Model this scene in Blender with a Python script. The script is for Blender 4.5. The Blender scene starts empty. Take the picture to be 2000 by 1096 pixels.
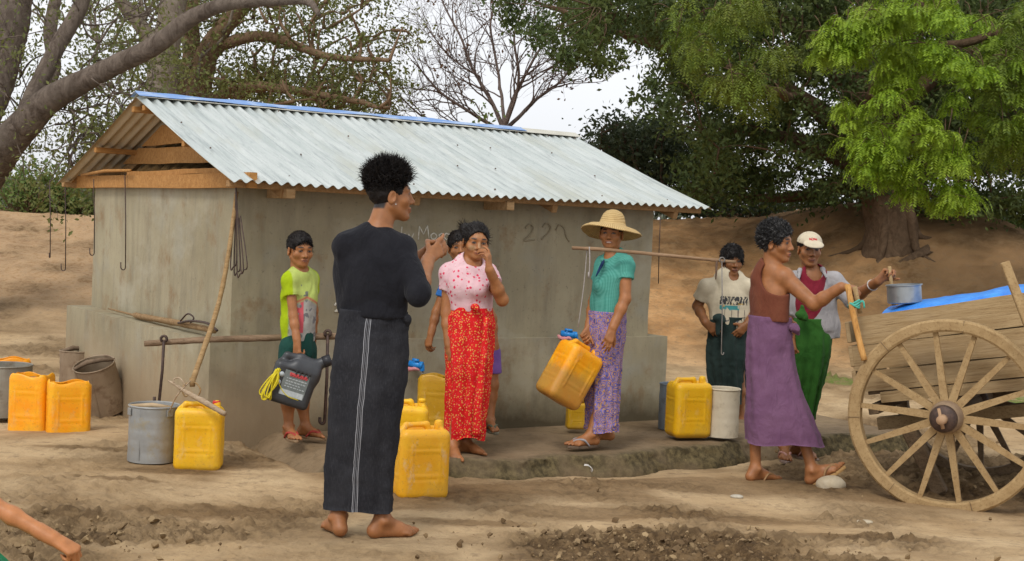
import bpy, math, random
import numpy as np
from mathutils import Vector, Matrix
rnd = random.Random(7)
RNG = np.random.default_rng(11)
scene = bpy.context.scene
COL = scene.collection
F_PX, PITCH, ROLL, EYE = 2667.0, 0.0389, 0.0443, 1.4

# ------------------------------------------------------------------ helpers
def V3(*a): return np.array(a if len(a) > 1 else a[0], float)
def nrm(v):
    v = np.asarray(v, float); return v / (np.linalg.norm(v) + 1e-12)
def at(px, py, d):
    """point of the place seen at (px, py) of the 2000 px wide picture, d metres along the view"""
    u0, v0 = px - 1000, py - 548
    c, s = math.cos(ROLL), math.sin(ROLL)
    u, v = u0 * c + v0 * s, -u0 * s + v0 * c
    r, up = u / F_PX, -v / F_PX
    cp, sp = math.cos(PITCH), math.sin(PITCH)
    return V3(d * r, d * cp + d * up * sp, EYE + d * (up * cp - sp))
def tag(o, label=None, cat=None, group=None, kind=None):
    if label: o['label'] = label
    if cat: o['category'] = cat
    if group: o['group'] = group
    if kind: o['kind'] = kind
    return o
def empty(name, loc, label, cat, group=None, rot=(0, 0, 0)):
    o = bpy.data.objects.new(name, None); COL.objects.link(o)
    o.location = loc; o.rotation_euler = rot; o.empty_display_size = .1
    return tag(o, label, cat, group)
def mesh_np(name, verts, faces, mats, parent=None, smooth=True, midx=None, colors=None, uvs=None, loc=None):
    """faces: (n,3|4) array or a list of arrays; verts already local"""
    if not isinstance(faces, list): faces = [faces]
    faces = [np.asarray(f, np.int32) for f in faces if len(f)]
    verts = np.asarray(verts, np.float32)
    me = bpy.data.meshes.new(name)
    me.vertices.add(len(verts)); me.vertices.foreach_set('co', verts.ravel())
    loops = np.concatenate([f.ravel() for f in faces])
    tot = np.concatenate([np.full(len(f), f.shape[1], np.int32) for f in faces])
    me.loops.add(len(loops)); me.loops.foreach_set('vertex_index', loops.astype(np.int32))
    me.polygons.add(len(tot))
    me.polygons.foreach_set('loop_start', np.concatenate([[0], np.cumsum(tot)[:-1]]).astype(np.int32))
    me.polygons.foreach_set('use_smooth', np.full(len(tot), smooth))
    if midx is not None: me.polygons.foreach_set('material_index', np.asarray(midx, np.int32))
    if not isinstance(mats, (list, tuple)): mats = [mats]
    for m in mats: me.materials.append(m)
    if colors is not None:
        a = me.color_attributes.new('Col', 'FLOAT_COLOR', 'POINT')
        c4 = np.ones((len(verts), 4), np.float32); c4[:, :3] = colors
        a.data.foreach_set('color', c4.ravel())
    if uvs is not None:
        l = me.uv_layers.new(name='UVMap'); l.data.foreach_set('uv', np.asarray(uvs, np.float32)[loops].ravel())
    me.update(calc_edges=True); me.validate()
    o = bpy.data.objects.new(name, me); COL.objects.link(o)
    if parent is not None: o.parent = parent
    if loc is not None: o.location = loc
    return o
class MB:
    """collects shapes into one mesh"""
    def __init__(s): s.v = []; s.f4 = []; s.f3 = []; s.n = 0
    def add(s, v, f4=(), f3=()):
        v = np.asarray(v, float).reshape(-1, 3)
        if len(f4): s.f4.append(np.asarray(f4) + s.n)
        if len(f3): s.f3.append(np.asarray(f3) + s.n)
        s.v.append(v); s.n += len(v)
    def box(s, c, size, R=None, bev=.004):
        """box with chamfered edges: c centre, size full lengths, R 3x3"""
        h = np.asarray(size, float) / 2; b = min(bev, h.min() * .45)
        vs = []; idx = {}
        for sx in (-1, 1):
            for sy in (-1, 1):
                for sz in (-1, 1):
                    sg = np.array([sx, sy, sz])
                    for ax in range(3):
                        p = sg * (h - b); p[ax] = sg[ax] * h[ax]
                        idx[(sx, sy, sz, ax)] = len(vs); vs.append(p)
        f4, f3 = [], []
        for ax in range(3):
            o1, o2 = [(1, 2), (2, 0), (0, 1)][ax]
            for sg in (-1, 1):
                q = []
                for a, bb in ((-1, -1), (1, -1), (1, 1), (-1, 1)):
                    k = [0, 0, 0]; k[ax] = sg; k[o1] = a; k[o2] = bb
                    q.append(idx[(*k, ax)])
                f4.append(q if sg > 0 else q[::-1])
            for a in (-1, 1):
                for bb in (-1, 1):
                    e = []
                    for t in (-1, 1):
                        k = [0, 0, 0]; k[ax] = t; k[o1] = a; k[o2] = bb
                        e.append((idx[(*k, o1)], idx[(*k, o2)]))
                    q = [e[0][0], e[1][0], e[1][1], e[0][1]]
                    f4.append(q if a * bb < 0 else q[::-1])
        for sx in (-1, 1):
            for sy in (-1, 1):
                for sz in (-1, 1):
                    q = [idx[(sx, sy, sz, a)] for a in range(3)]
                    f3.append(q if sx * sy * sz > 0 else q[::-1])
        vs = np.array(vs)
        if R is not None: vs = vs @ np.asarray(R).T
        s.add(vs + np.asarray(c), f4, f3)
    def beam(s, a, b, w, h, up=(0, 0, 1), bev=.004, ext=0):
        a, b = V3(a), V3(b); d = nrm(b - a); L = np.linalg.norm(b - a) + 2 * ext
        y = nrm(np.cross(up, d)); z = np.cross(d, y)
        s.box((a + b) / 2, (L, w, h), np.stack([d, y, z], 1), bev)
    def tube(s, pts, rad, n=8, cap=True, jit=0.0):
        pts = np.asarray(pts, float); m = len(pts)
        rad = np.broadcast_to(np.asarray(rad, float), (m,))
        tan = np.gradient(pts, axis=0); tan /= np.linalg.norm(tan, axis=1)[:, None] + 1e-9
        u = np.cross(tan[0], [0, 0, 1.]);
        if np.linalg.norm(u) < .1: u = np.cross(tan[0], [1., 0, 0])
        u = nrm(u); th = np.linspace(0, 2 * np.pi, n, endpoint=False); vs = []
        for i in range(m):
            u = nrm(u - tan[i] * np.dot(u, tan[i])); w = np.cross(tan[i], u)
            r = rad[i] * (1 + (RNG.normal(0, jit, n) if jit else 0))
            vs.append(pts[i] + (np.cos(th) * r)[:, None] * u + (np.sin(th) * r)[:, None] * w)
        vs = np.concatenate(vs); k = np.arange(n); k2 = (k + 1) % n; f = []
        for i in range(m - 1): f.append(np.stack([i * n + k, i * n + k2, (i + 1) * n + k2, (i + 1) * n + k], 1))
        f3 = []
        if cap:
            vs = np.concatenate([vs, pts[:1], pts[-1:]])
            f3 = np.concatenate([np.stack([k2, k, np.full(n, m * n)], 1), np.stack([(m - 1) * n + k, (m - 1) * n + k2, np.full(n, m * n + 1)], 1)])
        s.add(vs, np.concatenate(f), f3)
    def lathe(s, prof, n=48, R=None, c=(0, 0, 0), wob=None):
        """prof: (r, z) list round local z"""
        prof = np.asarray(prof, float); m = len(prof); th = np.linspace(0, 2 * np.pi, n, endpoint=False)
        vs = np.stack([prof[:, 0:1] * np.cos(th), prof[:, 0:1] * np.sin(th), np.broadcast_to(prof[:, 1:2], (m, n))], -1).reshape(-1, 3)
        if wob: vs = vs + wob(vs)
        if R is not None: vs = vs @ np.asarray(R).T
        k = np.arange(n); k2 = (k + 1) % n
        s.add(vs + np.asarray(c), np.concatenate([np.stack([i * n + k, i * n + k2, (i + 1) * n + k2, (i + 1) * n + k], 1) for i in range(m - 1)]))
    def build(s, name, mat, parent=None, smooth=False, loc=None, rel=None, **kw):
        v = np.concatenate(s.v)
        if rel is not None: v = v - np.asarray(rel)
        fs = [np.concatenate(x) for x in (s.f4, s.f3) if x]
        return mesh_np(name, v, fs, mat, parent, smooth, loc=loc, **kw)
def autosmooth(o, ang=35):
    """mark edges sharper than ang so that smooth shading keeps creases"""
    import bmesh
    bm = bmesh.new(); bm.from_mesh(o.data)
    for f in bm.faces: f.smooth = True
    for e in bm.edges:
        if len(e.link_faces) == 2 and e.calc_face_angle(0) > math.radians(ang): e.smooth = False
    bm.to_mesh(o.data); bm.free(); return o
def catmull(pts, n):
    pts = np.asarray(pts, float); m = len(pts)
    if m == 2: t = np.linspace(0, 1, n)[:, None]; return pts[0] * (1 - t) + pts[1] * t
    P = np.concatenate([[2 * pts[0] - pts[1]], pts, [2 * pts[-1] - pts[-2]]])
    t = np.linspace(0, m - 1 - 1e-6, n); i = t.astype(int); f = (t - i)[:, None]
    a, b, c, d = P[i], P[i + 1], P[i + 2], P[i + 3]
    return .5 * (2 * b + (c - a) * f + (2 * a - 5 * b + 4 * c - d) * f ** 2 + (3 * b - a - 3 * c + d) * f ** 3)
def _h(i, j, k, s):
    n = (i * 374761393 + j * 668265263 + k * 1274126177 + s * 974634777) & 0x7fffffff
    n = ((n ^ (n >> 13)) * 1274126177) & 0x7fffffff
    return ((n ^ (n >> 16)) & 0xffff) / 65535.0
def vnoise(P, freq=1.0, seed=0, octv=1, gain=.5):
    """value noise in -1..1"""
    P = np.asarray(P, float) * freq; out = 0; amp = 1; tot = 0
    for o in range(octv):
        i = np.floor(P).astype(np.int64); f = P - i; f = f * f * (3 - 2 * f); r = 0
        for a in (0, 1):
            for b in (0, 1):
                for c in (0, 1):
                    w = (f[:, 0] if a else 1 - f[:, 0]) * (f[:, 1] if b else 1 - f[:, 1]) * (f[:, 2] if c else 1 - f[:, 2])
                    r = r + w * _h(i[:, 0] + a, i[:, 1] + b, i[:, 2] + c, seed + o)
        out = out + amp * (r * 2 - 1); tot += amp; amp *= gain; P = P * 2.03 + 17.1
    return out / tot
def sst(a, b, x):
    t = np.clip((x - a) / (b - a), 0, 1); return t * t * (3 - 2 * t)

# ------------------------------------------------------------------ signed distance bodies
def cone(a, b, ra, rb, k=.02, flat=None, op='u'):
    """tapered capsule; flat=(axis, factor) squeezes the section along axis"""
    return dict(t='c', a=V3(a), b=V3(b), ra=ra, rb=rb, k=k, flat=flat, op=op)
def ell(c, r, R=None, k=.02, op='u'):
    return dict(t='e', c=V3(c), r=np.asarray(r, float) * np.ones(3), R=np.eye(3) if R is None else np.asarray(R), k=k, op=op)
def rbox(c, h, rad, R=None, k=.005, op='u'):
    return dict(t='b', c=V3(c), h=np.asarray(h, float), rad=rad, R=np.eye(3) if R is None else np.asarray(R), k=k, op=op)
def plane(p, n, op='i', k=.003): return dict(t='p', p=V3(p), n=nrm(n), op=op, k=k)   # keeps the side away from n
def grp(ps, k=.02, op='u'): return dict(t='g', ps=ps, k=k, op=op)
def _bb(p):
    if p['t'] == 'c':
        r = max(p['ra'], p['rb']); 
        if p['flat'] and p['flat'][1] > 1: r *= p['flat'][1]
        return np.minimum(p['a'], p['b']) - r, np.maximum(p['a'], p['b']) + r
    if p['t'] == 'e': r = p['r'].max(); return p['c'] - r, p['c'] + r
    if p['t'] == 'b': r = np.linalg.norm(p['h']); return p['c'] - r, p['c'] + r
    if p['t'] == 'g':
        bs = [_bb(q) for q in p['ps'] if q['t'] != 'p' and q['op'] == 'u']
        return np.min([b[0] for b in bs], 0), np.max([b[1] for b in bs], 0)
def _dist(p, X, Y, Z):
    if p['t'] == 'p': return (X - p['p'][0]) * p['n'][0] + (Y - p['p'][1]) * p['n'][1] + (Z - p['p'][2]) * p['n'][2]
    if p['t'] == 'c':
        a, ab = p['a'], p['b'] - p['a']; L2 = max(ab @ ab, 1e-12)
        x, y, z = X - a[0], Y - a[1], Z - a[2]
        t = np.clip((x * ab[0] + y * ab[1] + z * ab[2]) / L2, 0, 1)
        x, y, z = x - t * ab[0], y - t * ab[1], z - t * ab[2]
        if p['flat']:
            n, s = nrm(p['flat'][0]), p['flat'][1]
            e = (x * n[0] + y * n[1] + z * n[2]) * (1 / s - 1); x, y, z = x + e * n[0], y + e * n[1], z + e * n[2]
        return np.sqrt(x * x + y * y + z * z) - (p['ra'] + t * (p['rb'] - p['ra']))
    c, R = p['c'], p['R']; x, y, z = X - c[0], Y - c[1], Z - c[2]
    q = [x * R[0, i] + y * R[1, i] + z * R[2, i] for i in range(3)]
    if p['t'] == 'e':
        r = p['r']; k0 = np.sqrt(sum((q[i] / r[i]) ** 2 for i in range(3))); k1 = np.sqrt(sum((q[i] / r[i] ** 2) ** 2 for i in range(3)))
        return k0 * (k0 - 1) / (k1 + 1e-9)
    w = [np.abs(q[i]) - p['h'][i] + p['rad'] for i in range(3)]
    return np.sqrt(sum(np.maximum(v, 0) ** 2 for v in w)) + np.minimum(np.maximum(np.maximum(w[0], w[1]), w[2]), 0) - p['rad']
def _field(ps, ax, lo, hi, res, big=.2):
    F = np.full([len(a) for a in ax], big, np.float32)
    for p in ps:
        if p['t'] == 'p':
            d = _dist(p, ax[0][:, None, None], ax[1][None, :, None], ax[2][None, None, :]); F[...] = np.maximum(F, d); continue
        b0, b1 = _bb(p); m = p['k'] + 3 * res
        sl = []
        for i in range(3):
            i0 = np.searchsorted(ax[i], b0[i] - m); i1 = np.searchsorted(ax[i], b1[i] + m); sl.append(slice(i0, max(i1, i0)))
        if any(s.stop - s.start < 1 for s in sl): continue
        sub = [ax[i][sl[i]] for i in range(3)]
        if p['t'] == 'g': d = _field(p['ps'], sub, lo, hi, res, big)
        else: d = _dist(p, sub[0][:, None, None], sub[1][None, :, None], sub[2][None, None, :]).astype(np.float32)
        A = F[tuple(sl)]; k = max(p['k'], 1e-5)
        if p['op'] == 'u':
            h = np.maximum(k - np.abs(A - d), 0) / k; F[tuple(sl)] = np.minimum(A, d) - h * h * k * .25
        elif p['op'] == 's':
            d = -d; h = np.maximum(k - np.abs(A - d), 0) / k; F[tuple(sl)] = np.maximum(A, d) + h * h * k * .25
    return F
def sdf_mesh(ps, res):
    b0, b1 = _bb(grp(ps)); b0 = b0 - 4 * res; b1 = b1 + 4 * res
    ax = [np.arange(b0[i], b1[i], res) for i in range(3)]
    F = _field(ps, ax, b0, b1, res)
    S = F < 0; nx, ny, nz = S.shape
    cnt = np.zeros((nx - 1, ny - 1, nz - 1), np.int8)
    for a in (0, 1):
        for b in (0, 1):
            for c in (0, 1): cnt += S[a:nx - 1 + a, b:ny - 1 + b, c:nz - 1 + c]
    act = (cnt > 0) & (cnt < 8); I = np.argwhere(act)
    idx = np.full(act.shape, -1, np.int32); idx[act] = np.arange(len(I))
    cs = np.array([[a, b, c] for a in (0, 1) for b in (0, 1) for c in (0, 1)])
    val = np.stack([F[I[:, 0] + c[0], I[:, 1] + c[1], I[:, 2] + c[2]] for c in cs], 1)
    acc = np.zeros((len(I), 3)); n = np.zeros(len(I))
    for i in range(8):
        for j in range(i + 1, 8):
            if np.abs(cs[i] - cs[j]).sum() != 1: continue
            m = (val[:, i] < 0) != (val[:, j] < 0)
            t = val[m, i] / (val[m, i] - val[m, j])
            acc[m] += cs[i] + t[:, None] * (cs[j] - cs[i]); n[m] += 1
    vs = b0 + (I + acc / n[:, None]) * res
    fs = []
    for axn in range(3):
        o1, o2 = (axn + 1) % 3, (axn + 2) % 3
        sl0 = [slice(1, -1)] * 3; sl0[axn] = slice(0, -1); sl1 = list(sl0); sl1[axn] = slice(1, None)
        d0, d1 = S[tuple(sl0)], S[tuple(sl1)]; E = np.argwhere(d0 != d1); inside = d0[d0 != d1]
        off = np.ones(3, int); off[axn] = 0; E = E + off
        def ci(a, b):
            q = E.copy(); q[:, o1] -= a; q[:, o2] -= b; return idx[q[:, 0], q[:, 1], q[:, 2]]
        q = np.stack([ci(1, 1), ci(0, 1), ci(0, 0), ci(1, 0)], 1)
        q[~inside] = q[~inside][:, ::-1]; fs.append(q)
    fs = np.concatenate(fs); fs = fs[(fs >= 0).all(1)]
    return vs, fs
def smooth_mesh(v, f, it=2, lam=.5):
    e = np.concatenate([f[:, [0, 1]], f[:, [1, 2]], f[:, [2, 3]], f[:, [3, 0]]])
    for _ in range(it):
        s = np.stack([np.bincount(e[:, 0], v[e[:, 1], i], len(v)) + np.bincount(e[:, 1], v[e[:, 0], i], len(v)) for i in range(3)], 1)
        c = np.bincount(e[:, 0], minlength=len(v)) + np.bincount(e[:, 1], minlength=len(v))
        v = v + lam * (s / np.maximum(c, 1)[:, None] - v)
    return v
def vnormals(v, f):
    n = np.cross(v[f[:, 2]] - v[f[:, 0]], v[f[:, 3]] - v[f[:, 1]]); o = np.zeros_like(v)
    for i in range(4):
        for k in range(3): o[:, k] += np.bincount(f[:, i], n[:, k], len(v))
    return o / (np.linalg.norm(o, axis=1)[:, None] + 1e-9)

# ------------------------------------------------------------------ materials
class NT:
    def __init__(s, name):
        s.m = bpy.data.materials.new(name); s.m.use_nodes = True; s.t = s.m.node_tree; s.t.nodes.clear()
        s.out = s.n('ShaderNodeOutputMaterial'); s.b = s.n('ShaderNodeBsdfPrincipled'); s.l(s.b, 'BSDF', s.out, 'Surface')
        s.tc = s.n('ShaderNodeTexCoord')
    def n(s, k, **kw):
        o = s.t.nodes.new(k)
        for a, v in kw.items(): setattr(o, a, v)
        return o
    def l(s, a, ao, b, bi): s.t.links.new(a.outputs[ao], b.inputs[bi])
    def L(s, a, b): s.t.links.new(a, b)
    def set(s, sock, v):
        if hasattr(v, 'links'): s.L(v, sock)
        else: sock.default_value = v
    def co(s, scale=(1, 1, 1), src='Object', rot=(0, 0, 0)):
        m = s.n('ShaderNodeMapping'); m.inputs['Scale'].default_value = scale; m.inputs['Rotation'].default_value = rot
        s.l(s.tc, src, m, 'Vector'); return m.outputs[0]
    def cot(s, scale, rot):
        m = s.n('ShaderNodeMapping'); m.vector_type = 'TEXTURE'; m.inputs['Scale'].default_value = [1 / x for x in scale]; m.inputs['Rotation'].default_value = rot
        s.l(s.tc, 'Object', m, 'Vector'); return m.outputs[0]
    def noise(s, scale, detail=4, rough=.6, vec=None, dist=0):
        o = s.n('ShaderNodeTexNoise'); o.inputs['Scale'].default_value = scale; o.inputs['Detail'].default_value = detail
        o.inputs['Roughness'].default_value = rough; o.inputs['Distortion'].default_value = dist
        s.L(vec if vec else s.tc.outputs['Object'], o.inputs['Vector']); return o.outputs[0]
    def voro(s, scale, vec=None, feature='F1', out='Distance', rnd_=1):
        o = s.n('ShaderNodeTexVoronoi', feature=feature); o.inputs['Scale'].default_value = scale; o.inputs['Randomness'].default_value = rnd_
        s.L(vec if vec else s.tc.outputs['Object'], o.inputs['Vector']); return o.outputs[out]
    def ramp(s, x, lo, hi, a=0., b=1.):
        o = s.n('ShaderNodeMapRange'); o.inputs[1].default_value = lo; o.inputs[2].default_value = hi; o.inputs[3].default_value = a; o.inputs[4].default_value = b
        s.L(x, o.inputs[0]); return o.outputs[0]
    def mix(s, f, a, b, mode='MIX'):
        o = s.n('ShaderNodeMix', data_type='RGBA', blend_type=mode)
        s.set(o.inputs[0], f)
        for i, v in ((6, a), (7, b)): s.set(o.inputs[i], v if hasattr(v, 'links') else (*v, 1))
        return o.outputs[2]
    def math(s, op, a, b=0.):
        o = s.n('ShaderNodeMath', operation=op); s.set(o.inputs[0], a); s.set(o.inputs[1], b); return o.outputs[0]
    def sep(s, vec):
        o = s.n('ShaderNodeSeparateXYZ'); s.L(vec, o.inputs[0]); return o.outputs
    def attr(s, name='Col'):
        o = s.n('ShaderNodeAttribute'); o.attribute_name = name; return o.outputs['Color']
    def island(s):
        return s.n('ShaderNodeNewGeometry').outputs['Random Per Island']
    def bump(s, h, strength=.3, dist=.01):
        o = s.n('ShaderNodeBump'); o.inputs['Strength'].default_value = strength; o.inputs['Distance'].default_value = dist
        s.L(h, o.inputs['Height']); 
        if s.b.inputs['Normal'].links: s.L(s.b.inputs['Normal'].links[0].from_socket, o.inputs['Normal'])
        s.L(o.outputs[0], s.b.inputs['Normal'])
    def fin(s, col=None, rough=.8, metal=0., spec=.3):
        if col is not None: s.set(s.b.inputs['Base Color'], col if hasattr(col, 'links') else (*col, 1))
        s.set(s.b.inputs['Roughness'], rough); s.set(s.b.inputs['Metallic'], metal)
        s.b.inputs['Specular IOR Level'].default_value = spec
        return s.m
def simple(name, c1, c2=None, scale=8, rough=.8, spec=.3, bump=None, metal=0, stretch=(1, 1, 1), c3=None, lo=.35, hi=.65):
    t = NT(name); v = t.co(stretch); col = c1
    if c2: col = t.mix(t.ramp(t.noise(scale, 5, .65, v), lo, hi), c1, c2)
    if c3: col = t.mix(t.ramp(t.noise(scale * 3.7, 4, .7, v), .52, .72), col, c3)
    if bump: t.bump(t.noise(bump[0], 5, .65, v), bump[1], bump[2])
    return t.fin(col, rough, metal, spec)
# ------------------------------------------------------------------ camera, sky, sun
cam_d = bpy.data.cameras.new('camera'); cam = bpy.data.objects.new('camera', cam_d); COL.objects.link(cam)
cam_d.sensor_width = 36; cam_d.lens = F_PX * 36 / 2000; cam_d.clip_end = 2000; cam_d.clip_start = .05
cam.matrix_world = Matrix.Translation((0, 0, EYE)) @ Matrix.Rotation(math.pi / 2 - PITCH, 4, 'X') @ Matrix.Rotation(ROLL, 4, 'Z')
scene.camera = cam
world = bpy.data.worlds.new("World"); scene.world = world; world.use_nodes = True
wt = world.node_tree; bg = wt.nodes['Background']
sky = wt.nodes.new('ShaderNodeTexSky'); sky.sky_type = 'NISHITA'; sky.sun_disc = False
SUN_EL, SUN_AZ = math.radians(50), math.radians(205)      # azimuth clockwise from +Y: behind the camera, a little left
sky.sun_elevation = SUN_EL; sky.sun_rotation = SUN_AZ; sky.air_density = 1.0; sky.dust_density = 3.0; sky.ozone_density = 1.0
hs = wt.nodes.new('ShaderNodeHueSaturation'); hs.inputs['Saturation'].default_value = .12; hs.inputs['Value'].default_value = 1.0
mx = wt.nodes.new('ShaderNodeMix'); mx.data_type = 'RGBA'; mx.inputs[0].default_value = .62   # overcast veil of cloud over the sky
cl = wt.nodes.new('ShaderNodeTexNoise'); cl.inputs['Scale'].default_value = 2.2; cl.inputs['Detail'].default_value = 4
cr = wt.nodes.new('ShaderNodeValToRGB'); cr.color_ramp.elements[0].color = (6.9, 7.1, 7.5, 1); cr.color_ramp.elements[1].color = (8.6, 8.7, 8.9, 1)
cr.color_ramp.elements[0].position = .3; cr.color_ramp.elements[1].position = .7
wt.links.new(cl.outputs[0], cr.inputs[0]); wt.links.new(sky.outputs[0], hs.inputs['Color'])
wt.links.new(hs.outputs[0], mx.inputs[6]); wt.links.new(cr.outputs[0], mx.inputs[7])
wt.links.new(mx.outputs[2], bg.inputs['Color']); bg.inputs['Strength'].default_value = .12
sd = bpy.data.lights.new('sun', 'SUN'); sd.energy = 1.1; sd.angle = math.radians(14); sd.color = (1, .96, .9)
sun = bpy.data.objects.new('sun', sd); COL.objects.link(sun)
sdir = V3(math.sin(SUN_AZ) * math.cos(SUN_EL), math.cos(SUN_AZ) * math.cos(SUN_EL), math.sin(SUN_EL))
sun.rotation_euler = Vector(sdir).to_track_quat('Z', 'Y').to_euler()
scene.view_settings.view_transform = 'Standard'; scene.view_settings.look = 'None'; scene.view_settings.exposure = EXPO = 0.40
scene.view_settings.gamma = 1

# ------------------------------------------------------------------ the well house frame
HC, HTH = V3(-1.827, 8.323), .5922
HL, HW, Z1, OG, OF, Z2 = 3.648, 3.062, .623, .151, .053, 1.572
D2, D1 = V3(math.cos(HTH), math.sin(HTH)), V3(-math.sin(HTH), math.cos(HTH))
def hloc(p):
    p = np.asarray(p, float); q = p[..., :2] - HC
    return np.stack([q @ D2, q @ D1, p[..., 2]], -1)
def hworld(p):
    p = np.asarray(p, float); xy = HC + p[..., 0:1] * D2 + p[..., 1:2] * D1
    return np.concatenate([xy, p[..., 2:3]], -1)
def on_house(px, py, y):
    """local point of the house's plane y = const seen at the pixel"""
    a, b = hloc(at(px, py, 1.)), hloc(at(px, py, 30.)); t = (y - a[1]) / (b[1] - a[1]); return a + (b - a) * t
def on_house_x(px, py, x):
    a, b = hloc(at(px, py, 1.)), hloc(at(px, py, 30.)); t = (x - a[0]) / (b[0] - a[0]); return a + (b - a) * t

# ------------------------------------------------------------------ ground
ANCH = np.array([[*at(px, py, d)] for px, py, d in [
    (640, 1040, 6.15), (790, 1046, 6.1), (60, 855, 8.9), (387, 918, 7.6), (297, 900, 7.75), (815, 972, 7.3), (1475, 938, 8.6), (1610, 950, 8.5),
    (1545, 893, 9.55), (1450, 842, 10.8), (1830, 1003, 7.85), (1000, 1090, 5.8), (1000, 932, 8.25), (880, 938, 8.0), (700, 942, 7.6), (630, 925, 7.6), (1200, 905, 8.75), (1400, 888, 9.3),
    (30, 810, 9.7), (180, 800, 10.2), (150, 1090, 5.8), (1500, 1090, 5.75), (1980, 1090, 5.7), (580, 858, 8.3), (405, 838, 8.3),
    (1350, 722, 14.3), (1650, 745, 13.5), (100, 665, 14.2), (10, 690, 13), (1900, 780, 12.5), (600, 960, 7.3), (1700, 850, 10.)]])
def slab_mask(x, y):
    l = hloc(np.stack([x, y, 0 * x], -1)); return sst(.15, .42, l[..., 0]) * sst(5.5, 5.2, l[..., 0]) * sst(-1.0, -.9, l[..., 1]) * sst(.5, .3, l[..., 1])
def ground_base(x, y):
    w = np.zeros_like(x); s = np.zeros_like(x)
    for a in ANCH:
        d2 = (x - a[0]) ** 2 + (y - a[1]) ** 2; sg = .55 + .05 * a[1]
        k = np.exp(-d2 / (2 * sg * sg)) + 1e-4 / (1 + d2); w += k; s += k * a[2]
    z = s / w
    crest = np.interp(x, [-14, -9, -7, -3, 2.5, 4.2, 5.2, 6.6, 8.4, 12], [1.5, 1.33, 1.28, 1.35, 1.62, 1.74, 2.0, 1.98, 1.55, 1.4])
    y0 = np.interp(x, [-9, -5, 0, 4, 8], [13.2, 13.6, 14.5, 15.0, 14.5]); y1 = np.interp(x, [-9, -4, 3, 5, 7, 9], [21, 21, 22, 20.5, 20, 22])
    t = np.clip((y - y0) / (y1 - y0), 0, 1); t = .55 * t + .45 * t * t * (3 - 2 * t)
    z = z * (1 - sst(0, 1, t)) + crest * t + 0 * x
    z = np.where(y > y1, crest - .5 * sst(0, 25, y - y1) - .8 * sst(20, 200, y - y1), z)
    return z
def mud_mask(x, y):
    P = np.stack([x, y, 0 * x], -1).reshape(-1, 3); n = vnoise(P, 2.1, 3, 3).reshape(x.shape)
    m = 0
    for cx, cy, rx, ry in [(.62, 6.05, .85, .52), (-1.95, 6.05, .85, .36), (-2.3, 5.6, .9, .36), (3.0, 8.9, 1.6, .9), (2.5, 10.3, 1.3, 1.2), (.9, 5.55, 1.0, .4)]:
        m = np.maximum(m, 1 - np.sqrt(((x - cx) / rx) ** 2 + ((y - cy) / ry) ** 2))
    return sst(-.12, .28, m + .3 * n)
def ground_z(x, y):
    x = np.atleast_1d(np.asarray(x, float)); y = np.atleast_1d(np.asarray(y, float))
    return ground_base(x, y)
def gz(x, y): return float(ground_z(x, y)[0])
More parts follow.
